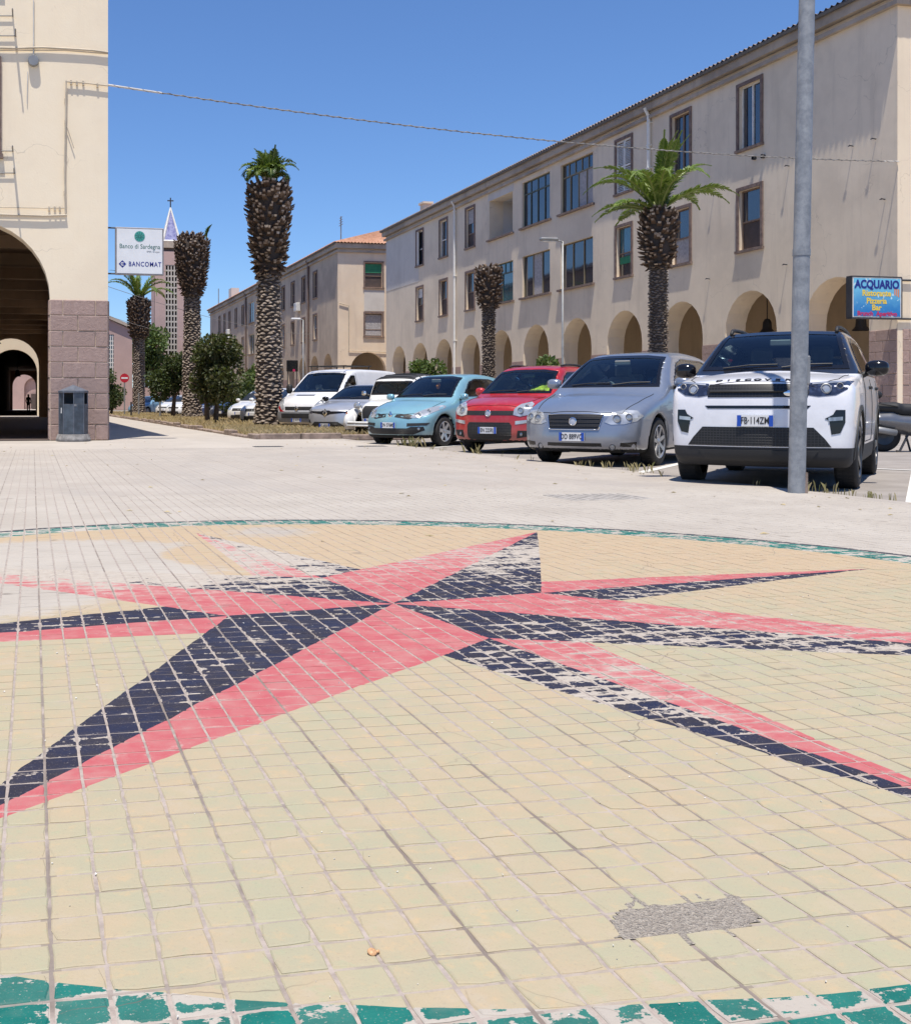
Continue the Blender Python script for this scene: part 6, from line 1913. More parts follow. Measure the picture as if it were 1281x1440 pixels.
van = Car(dict(name='parked_van', label='white delivery van behind the tall palm trunk', cat='van', L=4.78, W=1.90, H=1.97, fo=.83, wb=3.098, tyre=.66, archgap=.06,
    side=[(.07, .26), (.0, .38), (.0, .58), (.03, .78), (.14, .95), (.42, 1.10), (.80, 1.22), (1.20, 1.50), (1.62, 1.80), (1.95, 1.92), (2.6, 1.955), (3.6, 1.955), (4.5, 1.93), (4.70, 1.86), (4.76, 1.4), (4.78, .8), (4.77, .40), (4.5, .26), (2.3, .22), (.45, .22)],
    plan=[(-.1, .76), (.05, .82), (.4, .91), (1.0, .945), (2.4, .95), (4.0, .95), (4.8, .93)], tz=[(.06, .96), (.4, .99), (.7, 1.0), (1.1, .995), (1.4, .96), (1.75, .89), (2.0, .83)],
    sweep=.34, fallx=2.2, crown=.05, k=.09, belt=1.22, cabx=(.95, 2.1), h=.034, paint=WHITE, wheelstyle='steel', rimmat='rim_steel', track=1.86, sideglass='glass_dark',
    glass=[('F', [(-.83, 1.215), (.83, 1.215), (.80, 1.33), (.70, 1.78), (.3, 1.82), (-.3, 1.82), (-.70, 1.78), (-.80, 1.33)], 2.0), ('S', [(1.15, 1.22), (1.95, 1.22), (1.92, 1.72), (1.72, 1.72), (1.42, 1.50)], 0)], extra=van_extra))
van.place((7.80, 33.3), radians(42))

# ---- small cars far down the row
def far_extra(plate_txt=None):
    def f(s):
        s.patch('grille', 'F', [(-.40, .56), (.40, .56), (.42, .66), (-.42, .66)], M('car_black'), off=.01, step=.12)
        s.patch('lower_grille', 'F', [(-.45, .24), (.45, .24), (.42, .38), (-.42, .38)], M('car_black'), off=.01, step=.12)
        for sg in (1, -1):
            L = [(.50, .60), (.66, .58), (.80, .68), (.78, .80), (.62, .76)]
            s.patch('headlight', 'F', [(sg * a, b) for a, b in L][::sg], M('lamp_clear'), off=.01, step=.12)
            s.mirror(sg, (1.35, .93, 1.02), s.p['paint'], (.09, .10, .07))
        s.plate('', 0, .46)
    return f
FARSPEC = dict(L=3.9, W=1.68, H=1.50, fo=.78, wb=2.45, tyre=.60, archgap=.05,
    side=clio3.p['side'], plan=clio3.p['plan'], tz=clio3.p['tz'], sweep=.32, fallx=1.9, crown=.06, k=.12, belt=.98, cabx=(1.1, 3.5), h=.055, hollow=False, wheelstyle='steel', rimmat='rim_steel', track=1.64,
    glass=clio3.p['glass'])
GRP = 'small cars parked far along the row'
for (lab, colr, pos_) in (
    ('white small car with dark windscreen just left of the tall palm trunk', (0.70, 0.70, 0.70), (8.3, 42.6)),
    ('white car half hidden behind the leafy shrub left of the tall palm', (0.66, 0.66, 0.66), (8.5, 46.6)),
    ('dark navy car in the shade of the leafy shrub', (0.02, 0.03, 0.06), (8.6, 52.0)),
    ('dark blue car behind the thick cut palm trunk', (0.025, 0.04, 0.11), (8.8, 63.5)),
    ('white car with dark side window between the cut palm and the feathery palm', (0.68, 0.68, 0.68), (8.8, 71.5)),
    ('white car right beside the feathery palm trunk', (0.70, 0.70, 0.70), (8.7, 76.5)),
    ('light blue car by the no entry sign', (0.16, 0.30, 0.44), (7.6, 86.0))):
    sp = dict(FARSPEC); sp.update(name='parked_car', label=lab, paint=paint('far_car_paint', colr), group=GRP, extra=far_extra())
    Car(sp).place(pos_, radians(45))
# ------------------------------------------------------------------ palms, shrubs, grass
def frond_mesh(L, up, droop, n=44, leaf=.42, wid=.030, mat='frond', seed=0):
    """one feather leaf: base at the origin, growing along +X, rising then bending over"""
    R = random.Random(seed)
    P = []; a = up; p = Vector((0, 0, 0)); st = L / 24
    for i in range(25):
        P.append(p.copy()); t = i / 24
        p = p + Vector((cos(a), 0, sin(a))) * st
        a -= droop * (0.35 + 1.5 * t) / 24
    mb = MB()
    mb.tube(P, [.045 * (1 - .85 * i / 24) * (1 if L > 1.4 else .8) for i in range(25)], 5, 1)
    for k in range(n):
        t = .10 + .90 * k / n
        q = t * 24; i = min(23, int(q)); c = P[i].lerp(P[i + 1], q - i); d = (P[i + 1] - P[i]).normalized()
        nrm = Vector((-d.z, 0, d.x))
        l = leaf * (sin(pi * min(1, t * 1.05 + .08)) ** .6) * R.uniform(.85, 1.1) + .04
        for sg in (-1, 1):
            side = Vector((0, sg, 0))
            dirv = (side * R.uniform(.62, .82) + d * R.uniform(.55, .75) + nrm * R.uniform(-.05, .42)).normalized()
            w = (d - dirv * d.dot(dirv)).normalized() * wid
            m = c + dirv * l * .55 + nrm * .01; e = c + dirv * l - Vector((0, 0, l * .16))
            mb.add([c - w * .5, c + w * .5, m + w, e, m - w], [(0, 1, 2, 4), (4, 2, 3)], 0)
    o = mb.build('frond', [M(mat), M('rachis')]); me = o.data; bpy.data.objects.remove(o)
    return me

def palm(label, x, y, H, r_base, r_top, z_head0, head_r, z_head1, fronds, group='date palms along the parking', scarm='scar', seed=1, ground=-.03, scar_h=.088, scar_w=.235, top_r=.55, taper=.82, lift=0.0):
    R = random.Random(seed)
    T = thing('palm_tree', label, 'palm', (x, y, ground), R.uniform(0, 6), group)
    z0h, z1h = z_head0, z_head1
    lean = R.uniform(-.008, .008)
    def rad(z):
        if z < .7: return r_base * (1.28 - .28 * (z / .7) ** .6)
        if z < z0h: t = (z - .7) / (z0h - .7); return r_base + (r_top - r_base) * t
        t = (z - z0h) / (z1h - z0h)
        pr = [(0, r_top), (.10, head_r * taper), (.35, head_r * (.45 + .55 * taper)), (.7, head_r * .98), (.88, head_r), (1.0, head_r * top_r)]
        for (a, b), (c, d) in zip(pr[:-1], pr[1:]):
            if a <= t <= c: return b + (d - b) * (t - a) / (c - a)
        return head_r * top_r
    mb = MB()
    zs = [z1h * k / 40 for k in range(41)]
    mb.lathe([(max(.02, rad(z) - (.03 if z < z0h else .10)), z) for z in zs] + [(.01, z1h + .02)], 20)
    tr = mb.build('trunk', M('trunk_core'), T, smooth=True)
    # leaf scars: a pale lip for each old leaf
    mb = MB(); z = .05; row = 0
    while z < z0h + .05:
        r = rad(z); nn = max(7, int(2 * pi * r / scar_w)); row += 1
        for k in range(nn):
            a = 2 * pi * (k + .382 * row) / nn + R.uniform(-.14, .14); hw = scar_w * .55 / r * R.uniform(.65, 1.25)
            dz = R.uniform(-.035, .035); h = scar_h * R.uniform(.35, .75); o_ = R.uniform(.012, .065)
            def pt(aa, rr, zz): return (rr * cos(aa), rr * sin(aa), zz)
            zc = z + dz
            sk = R.uniform(-.03, .03)
            V = [pt(a - hw, r - .03, zc + sk), pt(a + R.uniform(-.3, .3) * hw, r + o_, zc - h * .15), pt(a + hw, r - .03, zc - sk), pt(a, r - .02 + o_ * .6, zc + h), pt(a - hw * .5, r - .02, zc + h * .7), pt(a + hw * .5, r - .02, zc + h * .7), pt(a, r - .05, zc - h * .55)]
            mb.add(V, [(0, 1, 4), (1, 3, 4), (1, 5, 3), (1, 2, 5), (0, 6, 1), (6, 2, 1)])
        z += scar_h
    o = mb.build('leaf_scars', M(scarm), tr); o['kind'] = 'stuff'
    # cut leaf bases on the swollen head
    mb = MB(); n = int(2 * pi * head_r * (z1h - z0h) / .030)
    for k in range(n):
        t = (k + .5) / n; zz = z0h + (z1h - z0h) * t ** .95; a = k * 2.39996 + R.uniform(-.42, .42); zz += R.uniform(-.07, .07)
        r = rad(max(z0h, min(z1h, zz))) - .10; ln = R.uniform(.09, .21); w = R.uniform(.05, .105); th = R.uniform(.024, .045)
        tilt = .12 + .70 * t + R.uniform(-.32, .32) - (.7 if t < .10 else 0)
        od = Vector((cos(a), sin(a), 0)); sd = Vector((-sin(a), cos(a), 0)); ax = od * cos(tilt) + Vector((0, 0, sin(tilt))); nn = sd.cross(ax)
        b = od * r + Vector((0, 0, zz)); e = b + ax * (ln + .06)
        V = [b - sd * w - nn * th, b + sd * w - nn * th, b + sd * w + nn * th, b - sd * w + nn * th, e - sd * w * .62 - nn * th * .6, e + sd * w * .62 - nn * th * .6, e + sd * w * .5 + nn * th * .7 - ax * .05, e - sd * w * .5 + nn * th * .7 - ax * .05]
        mb.add(V, [(0, 1, 5, 4), (1, 2, 6, 5), (2, 3, 7, 6), (3, 0, 4, 7)], 0); mb.add(V[4:], [(0, 1, 2, 3)], 1)
    o = mb.build('leaf_bases', [M('boot'), M('boot_cut')], tr); o['kind'] = 'stuff'
    # fronds
    cache = {}
    for (az, L, up, droop, dark) in fronds:
        key = (round(L, 1), round(up, 1), round(droop, 1), dark)
        if key not in cache: cache[key] = frond_mesh(L, up, droop, n=int(30 + L * 22), leaf=min(.36, .2 + L * .06), wid=.026 if L > 1.6 else .016, mat='frond_dark' if dark else 'frond', seed=len(cache) + seed * 50)
        o = bpy.data.objects.new('frond', cache[key]); link(o, T)
        o.location = (cos(az) * head_r * .12, sin(az) * head_r * .12, z1h - .08 + lift)
        o.rotation_euler = (R.uniform(-.25, .25), 0, az)
    T.rotation_euler.z = 0
    return T

# tall palm with the clipped green tuft
fr = []
for k in range(12):
    fr.append((k * 2.4 + .3, random.choice([.95, 1.2]), 1.5, random.choice([.5, 1.1]), k % 2))
for k in range(26):
    fr.append((k * 2.4, random.choice([.85, 1.05, 1.25]), random.choice([1.15, 1.5]), random.choice([2.2, 3.2]), k % 2))
palm('tallest thick palm trunk with a clipped green tuft on its brown head', 7.36, 34.3, 8.9, .45, .375, 4.9, .72, 7.85, fr, seed=3, top_r=.80, taper=.66, lift=.10)
tp = [o for o in bpy.data.objects if o.name == 'palm_tree'][0]
# the cut palm behind it
fr = [(0.05 + .3 * k, .8, 1.4, .6, 1) for k in range(-1, 2)]
pc = palm('thick cut palm with bare brown head and one green sprig', 7.98, 55.9, 9.6, .50, .42, 6.4, .88, 9.45, fr, seed=5, top_r=.62, taper=.70)
for o in pc.children:
    if o.name.startswith('frond'): o.location.x += .62; o.location.z -= .05
# feathery short palm at the left
fr = [(k * 2.39996 + .3, 3.2, [1.3, 1.0, .7][k % 3], [1.3, 1.7, 1.9][k % 3], 0) for k in range(14)]
palm('feathery palm with arching fronds under the bank sign', 7.67, 81.5, 10.0, .46, .42, 5.7, .88, 8.7, fr, seed=8, top_r=.45)
# stump-like pollarded palm
palm('small pollarded palm with a round brown head and no leaves', 21.0, 48.6, 7.35, .31, .30, 5.35, .62, 7.3, [], scarm='scar_dark', seed=11, scar_h=.075, scar_w=.16, top_r=.70)
# feathery palm in front of the beige block
fr = []
for k in range(23):
    up, dr, L = [(1.45, .6, 2.8), (1.2, 1.35, 3.0), (1.0, 1.9, 3.0), (.7, 1.5, 2.8), (.35, 1.1, 2.3)][k % 5]
    fr.append((k * 2.39996 + .1, L, up, dr, 0))
palm('green feathery palm standing before the beige arcaded block', 21.1, 34.4, 9.5, .315, .30, 5.55, .62, 7.55, fr, scarm='scar_dark', seed=14, scar_h=.075, scar_w=.16, top_r=.45)

def leaf_cloud(blobs, n, size, mat, name, parent, seed, shape='leaf'):
    R = np.random.default_rng(seed)
    vol = np.array([b[3] * b[4] * b[5] for b in blobs]) ** .75; vol /= vol.sum()
    mb = MB(); V = []; F = []
    which = R.choice(len(blobs), n, p=vol)
    for i in range(n):
        b = blobs[which[i]]
        d = R.normal(size=3); d /= np.linalg.norm(d)
        rr = R.uniform(.45, 1.0) ** .5 * R.uniform(.86, 1.10)
        p = np.array(b[:3]) + d * rr * np.array(b[3:])
        t = R.normal(size=3) * .7 + d * .8 + np.array([0, 0, -.25]); t /= np.linalg.norm(t)
        u = np.cross(t, R.normal(size=3)); u /= np.linalg.norm(u); w = np.cross(t, u)
        l = size * R.uniform(.7, 1.35); wd = l * .30
        k = len(V)
        V += [tuple(p), tuple(p + t * l * .5 + u * wd + w * l * .06), tuple(p + t * l), tuple(p + t * l * .5 - u * wd + w * l * .06)]
        F.append((k, k + 1, k + 2, k + 3))
    mb.add(V, F)
    return mb.build(name, M(mat), parent)

def tree(name, label, cat, loc, H, W, mat, n, size, seed, trunk_h, trunk_r=.10, group=None, lobes=9, stems=1):
    R = random.Random(seed)
    T = thing(name, label, cat, loc, 0, group)
    mb = MB(); tips = []
    for st in range(stems):
        bx, by = (R.uniform(-.25, .25), R.uniform(-.25, .25)) if stems > 1 else (0, 0)
        top = Vector((bx * 2 + R.uniform(-.15, .15), by * 2 + R.uniform(-.15, .15), trunk_h + (H - trunk_h) * .45))
        mb.tube([(bx, by, -.05), (bx * 1.3, by * 1.3, trunk_h * .5), tuple(top)], [trunk_r * 1.25, trunk_r, trunk_r * .5], 8)
        for k in range(5):
            a = R.uniform(0, 6.28); s0 = Vector((bx * 1.3, by * 1.3, trunk_h * .7)).lerp(top, R.uniform(.1, .9))
            e = s0 + Vector((cos(a) * W * .32, sin(a) * W * .32, R.uniform(.3, .9) * (H - trunk_h) * .4)); mb.tube([tuple(s0), tuple((s0 + e) / 2 + Vector((0, 0, .08))), tuple(e)], [trunk_r * .5, trunk_r * .32, trunk_r * .15], 6)
    mb.build('trunk', M('bark'), T, smooth=True)
    blobs = []
    ch = H - trunk_h
    for k in range(lobes + 6):
        a = R.uniform(0, 6.28); t = R.uniform(0, 1); rr = W / 2 * sqrt(R.random()) * .72 * (1 - .35 * abs(t - .4))
        s = R.uniform(.14, .29)
        blobs.append((cos(a) * rr, sin(a) * rr, trunk_h + ch * (.14 + .72 * t), W * s, W * s, ch * s * .75))
    blobs.append((0, 0, trunk_h + ch * .48, W * .25, W * .25, ch * .30))
    leaf_cloud(blobs, n, size, mat, 'crown', T, seed)
    return T
tree('evergreen_tree', 'leafy olive-green shrub tree between the two thick palm trunks', 'tree', (6.78, 41.8, -.02), 3.4, 2.2, 'leaf_brown', 7000, .15, 21, .75, .10, lobes=12, stems=2)
tree('evergreen_tree', 'dark shrub tree on one thin stem left of the cut palm', 'tree', (7.35, 58.6, -.02), 3.5, 2.4, 'leaf_dark', 5600, .17, 22, 1.0, .12, lobes=11)
tree('evergreen_bush', 'dark round bush at the corner of the cream building', 'bush', (5.0, 76.0, -.02), 3.1, 2.8, 'leaf_dark', 5200, .17, 23, .3, .10, stems=2)
tree('oleander_bush', 'green oleander bush behind the light blue hatchback', 'bush', (20.6, 55.5, -.05), 3.3, 2.3, 'leaf_mid', 4200, .20, 24, .5, .05, stems=3, group='oleanders before the arcade')
tree('oleander_bush', 'green oleander bush beside the street lamp before the arcade', 'bush', (20.4, 41.5, -.05), 2.95, 1.9, 'leaf_mid', 3600, .18, 25, .5, .05, stems=3, group='oleanders before the arcade')
tree('evergreen_bush', 'small bright bush at the foot of the greyish block beside the tall palm', 'bush', (12.5, 62, -.05), 3.0, 2.4, 'leaf_mid', 3000, .2, 26, .4, .07, stems=2)
tree('pine_tree', 'light green tree showing between church hall and bell tower', 'tree', (cx_(207, 165), 166, -.05), 12.5, 8.5, 'leaf_mid', 6500, .55, 27, 4.5, .28)
tree('evergreen_bush', 'low dark hedge bush behind the leafy shrub tree', 'bush', (9.6, 50.0, -.05), 2.0, 2.2, 'leaf_dark', 2600, .17, 28, .3, .06, stems=2)

def grass(name, label, areas, mat, seed):
    R = random.Random(seed); mb = MB()
    for (poly, n, h0, h1, wd) in areas:
        xs = [p[0] for p in poly]; ys = [p[1] for p in poly]; k = 0
        while k < n:
            x, y = R.uniform(min(xs), max(xs)), R.uniform(min(ys), max(ys))
            if not inpoly((x, y), poly): continue
            cl = sin(x * 3.1 + 1.3 * sin(y * 1.7)) * sin(y * 2.3 + x)
            if cl < R.uniform(-1.3, .4): continue
            k += 1
            for b in range(3):
                a = R.uniform(0, 6.28); h = R.uniform(h0, h1); l = R.uniform(.25, .9) * h
                px_, py_ = x + R.uniform(-.03, .03), y + R.uniform(-.03, .03)
                c, s = cos(a), sin(a); w = wd * R.uniform(.6, 1.2)
                mb.add([(px_ - s * w, py_ + c * w, -.05), (px_ + s * w, py_ - c * w, -.05), (px_ + c * l * .4 + s * w * .6, py_ + s * l * .4 - c * w * .6, h * .65), (px_ + c * l, py_ + s * l, h * .95)], [(0, 1, 2), (0, 2, 3)])
    o = mb.build(name, M(mat)); tag(o, label, 'grass', kind='stuff')
    return o
isl = [(5.2, 24.85), (8.7, 24.85), (8.7, 60), (5.2, 60)]
grass('dry_grass', 'straw dry grass on the palm island', [([(5.2, 24.85), (8.6, 24.85), (8.6, 34), (5.2, 34)], 2600, .06, .22, .007), ([(5.2, 34), (8.7, 34), (8.7, 95), (5.2, 95)], 5200, .06, .26, .011)], 'grass_dry', 4)
grass('weeds', 'straggly weeds along the paving edge under the car bumpers', [([(6.75, 9.5), (7.15, 9.5), (7.2, 24), (6.8, 24)], 26, .02, .09, .004), ([(7.0, 17.2), (7.4, 17.2), (7.4, 18.0), (7.0, 18.0)], 5, .04, .16, .002),
      ([(7.0, 20.2), (7.5, 20.2), (7.5, 21.6), (7.0, 21.6)], 16, .05, .20, .004), ([(7.0, 11.9), (7.5, 11.9), (7.7, 13.2), (7.0, 13.4)], 20, .02, .09, .0035), ([(7.05, 8.15), (7.25, 8.15), (7.25, 8.75), (7.05, 8.75)], 16, .015, .045, .004), ([(6.9, 8.9), (7.3, 8.6), (7.2, 9.2)], 6, .03, .1, .005)], 'grass_green', 6)

# ------------------------------------------------------------------ lamp posts, signs, bin
P1 = thing('lamp_post', 'bare grey steel lamp post in front of the white off-road car', 'lamp post', (6.73, 8.73, -.005))
lean = Vector((C_ * .021, -S_ * .021, 1))
mb = MB(); mb.tube([lean * z for z in (-.02, 2.2, 4.8, 8.0)], [.072, .070, .066, .056], 20); mb.build('pole', M('galv'), P1, smooth=True, angle=40)
mb = MB(); mb.tube([lean * 2.14, lean * 2.20], [.0745, .0745], 20); mb.build('pole_joint', M('galv'), P1, smooth=True, angle=40)
mb = MB(); q = lean * 1.18; mb.cbox(q.x + C_ * .045 - .016, q.x + C_ * .045 + .03, q.y - S_ * .045 - .05, q.y - S_ * .045 + .03, .98, 1.24, .01); mb.build('hatch_cover', M('metal_grey'), P1)
mb = MB(); mb.box(.045, .075, -.055, -.035, 0, .19); mb.build('earth_strap', M('kerb'), P1)
mb = MB(); q = lean * 8.0; mb.tube([q, q + Vector((-.05, .05, .3)), q + Vector((-.6, .3, .45))], .03, 8); mb.build('arm', M('galv'), P1, smooth=True)
mb = MB(); mb.cbox(q.x - 1.1, q.x - .5, q.y + .2, q.y + .42, 8.38, 8.52, .04); mb.build('lamp_head', M('metal_grey'), P1)
def street_lamp(x, y, z, label, white=False):
    T = thing('street_lamp', label, 'street lamp', (x, y, -.04), 0, 'street lamps before the arcades')
    mb = MB(); mb.tube([(0, 0, 0), (0, 0, .9), (0, 0, z)], [.075, .055, .04], 10); mb.build('pole', M('metal_grey'), T, smooth=True)
    mb = MB(); mb.tube([(0, 0, z - .1), (-.05, 0, z), (-.3, 0, z + .04)], .035, 8); mb.build('arm', M('metal_grey'), T, smooth=True)
    mb = MB(); V0 = 0; mb.cbox(-.98, -.22, -.13, .13, z, z + .13, .045); mb.box(-.9, -.3, -.09, .09, z - .03, z - .001, 1); mb.build('lamp_head', [M('white_plastic') if white else M('metal_grey'), M('frame_white')], T)
    return T
street_lamp(20.9, 41.0, 7.4, 'grey street lamp with flat head before the wide windows')
street_lamp(20.9, 84.5, 7.5, 'street lamp with pale flat head before the near end of the greyish block', True)
street_lamp(20.9, 116.0, 7.9, 'farthest street lamp left of the tall palm trunk', True)

BS = thing('bank_sign', 'white bank sign with green and blue lettering projecting from the cream corner', 'sign', (0, 24.9, 0))
mb = MB(); mb.cbox(1.81, 2.90, -.055, .055, 3.705, 4.775, .012); mb.build('sign_case', M('sign_edge'), BS)
mb = MB(); mb.box(1.845, 2.865, -.060, -.0555, 3.74, 4.74); mb.build('sign_face', M('white_plastic'), BS)
mb = MB(); mb.lathe([(.118, 0), (.118, -.004), (0, -.004)], 28, (2.355, -.0605, 4.575), 'y'); o = mb.build('roundel', M('ink_teal'), BS)
mb = MB()
for k in range(10):
    a = 2 * pi * k / 10; mb.tube([(2.355 + .02 * cos(a), -.066, 4.575 + .02 * sin(a)), (2.355 + .108 * cos(a + .35), -.066, 4.575 + .108 * sin(a + .35))], .0035, 4)
mb.build('roundel_lines', M('ink_green'), o)
text('sign_lettering', 'Banco di Sardegna', .145, M('ink_green'), BS, (2.36, -.0615, 4.345), (pi / 2, 0, 0), .001, sx=.86)
text('sign_lettering', 'BPER: Gruppo', .050, M('ink_grey'), BS, (2.66, -.0615, 4.235), (pi / 2, 0, 0), .001)
text('sign_lettering', 'BANCOMAT', .150, M('ink_blue'), BS, (2.475, -.0615, 3.945), (pi / 2, 0, 0), .001, sx=.80, bold=.0025, space=1.16)
bs_l = BS.children[-1]
mb = MB()
c = (1.97, 3.945); r = .085
mb.add([(c[0], -.0625, c[1] + r), (c[0] + r, -.0625, c[1]), (c[0], -.0625, c[1] - r), (c[0] - r, -.0625, c[1])], [(0, 1, 2, 3)])
o = mb.build('logo_diamond', M('ink_blue'), BS)
mb = MB()
for zz, w in ((.026, .05), (-.001, .035), (-.028, .05)): mb.box(c[0] - .02, c[0] - .02 + w, -.0645, -.063, c[1] + zz - .007, c[1] + zz + .007)
mb.tube([(c[0] + .03 * cos(a), -.064, c[1] + .034 * sin(a)) for a in [pi / 2 + pi * k / 8 for k in range(9)]], .006, 4)
mb.build('logo_letter', M('white_plastic'), o)
mb = MB()
for z in (3.73, 4.76): mb.tube([(1.63, .02, z), (1.84, .02, z)], .018, 8)
mb.build('bracket', M('metal_dark'), BS)

AS = thing('restaurant_sign', 'blue lightbox sign of a restaurant with fish print at the beige block corner', 'sign', (24.80, 28.72, 4.0))
mb = MB(); mb.cbox(-.86, .86, -.11, .11, -.62, .62, .015); mb.build('sign_case', M('frame_white'), AS)
mb = MB(); mb.box(-.81, .81, -.116, -.111, -.57, .57); mb.build('sign_face', M('aqua_print'), AS)
mb = MB()
for (a, b, c, d) in ((-.87, .87, .60, .64), (-.87, .87, -.64, -.60)): mb.box(a, b, -.12, .12, c, d)
mb.box(-.88, -.85, -.12, .12, -.6, .6); mb.box(.85, .88, -.12, .12, -.6, .6); mb.build('sign_frame', M('metal_dark'), AS)
text('sign_lettering', 'ACQUARIO', .34, M('ink_blue'), AS, (0, -.120, .38), (pi / 2, 0, 0), .002, sx=.86, bold=.014)
text('sign_lettering', 'Ristorante', .25, M('ink_yellow'), AS, (-.02, -.120, .12), (pi / 2, 0, 0), .002, sx=.95, bold=.007)
text('sign_lettering', 'Pizzeria', .24, M('ink_yellow'), AS, (-.02, -.120, -.11), (pi / 2, 0, 0), .002, sx=.95, bold=.007)
text('sign_lettering', 'Bar', .24, M('ink_yellow'), AS, (-.02, -.120, -.31), (pi / 2, 0, 0), .002, bold=.007)
text('sign_lettering', 'Brunch  Aperitivo', .19, M('ink_red'), AS, (0, -.120, -.49), (pi / 2, 0, 0), .002, bold=.006)
mb = MB()
for k in range(3): mb.box(.60 + .065 * k, .635 + .065 * k, -.1195, -.1165, .08 - .03 * k, .30 - .02 * k)
mb.build('fish_stripe', M('ink_orange'), AS)
mb = MB()
for z in (-.60, .58): mb.tube([(.70, .2, z), (1.5, .2, z)], .03, 8); mb.tube([(.8, 0, z), (.8, .24, z)], .025, 6)
mb.build('bracket', M('metal_dark'), AS)

NS = thing('no_entry_sign', 'red round no entry sign on a thin pole in front of the church hall', 'sign', (5.6, 69.0, -.03))
mb = MB(); mb.tube([(0, 0, 0), (0, 0, 2.75)], .045, 8); mb.build('pole', M('metal_grey'), NS)
mb = MB(); mb.lathe([(.28, -.03), (.28, -.05), (0, -.05)], 24, (0, 0, 2.45), 'y'); mb.build('sign_disc', M('sign_red'), NS)
mb = MB(); mb.box(-.20, .20, -.058, -.052, 2.40, 2.50); mb.build('sign_bar', M('white_plastic'), NS)
for (x, y, lab) in ((5.45, 62.5, 'short dark post on the kerb below the no entry sign'), (6.2, 66.0, 'thin pale post right of the no entry sign'), (6.4, 56.5, 'thin pale post in front of the white cars')):
    T = thing('kerb_post', lab, 'post', (x, y, -.03), 0, 'posts on the palm island')
    mb = MB(); mb.tube([(0, 0, 0), (0, 0, .95 if y < 63 else 1.5)], .05, 8); mb.lathe([(.07, 0), (.07, .06), (.05, .07)], 10); mb.build('shaft', M('metal_dark') if y == 62.5 else M('metal_grey'), T)
DS = thing('dark_sign_board', 'dark board with a pink spot on posts before the greyish block', 'sign', (17.5, 73.0, 0))
bx_ = gpt(411, 590)
mb = MB(); mb.cbox(-.38, .38, -.05, .05, 2.92, 3.66, .02); mb.build('board', M('car_gloss_black'), DS)
mb = MB(); mb.tube([(-.3, .02, -.05), (-.3, .02, 2.95)], .03, 8); mb.tube([(.3, .02, -.05), (.3, .02, 2.95)], .03, 8); mb.build('leg', M('metal_dark'), DS)
mb = MB(); mb.lathe([(.09, -.055), (.09, -.062), (0, -.062)], 16, (.1, 0, 3.0), 'y'); mb.build('pink_spot', M('ink_red'), DS)
u_ = (411 - PX0) / FPX; d_ = (u_ * C_ + S_, -u_ * S_ + C_); DS.location = (d_[0] * 72, d_[1] * 72, 0)

LBN = thing('litter_bin', 'blue grey metal litter bin with pyramid lid against the stone pier', 'bin', (0.86, 24.18, 0), radians(22.5))
def octo(r, z): return [(r * cos(2 * pi * k / 8 + pi / 8), r * sin(2 * pi * k / 8 + pi / 8), z) for k in range(8)]
def ring8(mb, levels):
    n = len(levels); V = []
    for r, z in levels: V += octo(r, z)
    mb.add(V, [(i * 8 + k, i * 8 + (k + 1) % 8, (i + 1) * 8 + (k + 1) % 8, (i + 1) * 8 + k) for i in range(n - 1) for k in range(8)])
mb = MB(); ring8(mb, [(.01, .0), (.37, .0), (.375, .04), (.335, .15), (.01, .15)]); fixn(mb.build('plinth', M('concrete'), LBN))
mb = MB(); ring8(mb, [(.01, .152), (.305, .152), (.305, .80), (.29, .80), (.29, .60), (.01, .60)]); body_ = fixn(mb.build('body', M('bin_metal'), LBN))
mb = MB()
for k in range(8):
    a = 2 * pi * k / 8 + pi / 8; mb.tube([(.302 * cos(a), .302 * sin(a), .155), (.302 * cos(a), .302 * sin(a), 1.045)], .012, 6)
mb.build('corner_post', M('bin_lid'), LBN)
for k in range(8):
    if k in (4, 6): continue
    a0, a1 = 2 * pi * k / 8 + pi / 8, 2 * pi * (k + 1) / 8 + pi / 8
    mb = MB(); P = [(.300 * cos(a), .300 * sin(a)) for a in (a0, a1)]; Q = [(.288 * cos(a), .288 * sin(a)) for a in (a0, a1)]
    V = [(*P[0], .802), (*P[1], .802), (*P[1], 1.04), (*P[0], 1.04), (*Q[0], .802), (*Q[1], .802), (*Q[1], 1.04), (*Q[0], 1.04)]
    mb.add(V, [(0, 1, 2, 3), (5, 4, 7, 6), (0, 4, 5, 1), (3, 2, 6, 7)]); mb.build('upper_panel', M('bin_metal'), LBN)
mb = MB(); ring8(mb, [(.01, .79), (.27, .79), (.27, .795), (.01, .795)]); mb.build('inner_liner', M('black'), LBN)
mb = MB(); ring8(mb, [(.01, 1.045), (.325, 1.045), (.325, 1.085), (.01, 1.215)]); fixn(mb.build('lid', M('bin_lid'), LBN))
mb = MB(); mb.cbox(-.03, .03, -.012, .012, -.02, .02, .005); o = mb.build('latch', M('metal_grey'), LBN); a = 2 * pi * 5 / 8 + pi / 8 + .1; o.location = (.29 * cos(a), .29 * sin(a), .77)
mb = MB()
for k, (a, z, s_) in enumerate(((-2.25, .62, .05), (-2.30, .55, .04), (-2.2, .70, .03))): pass
mb.box(-.30, -.294, -.06, -.02, .60, .72); mb.build('torn_sticker', M('white_plastic'), LBN)

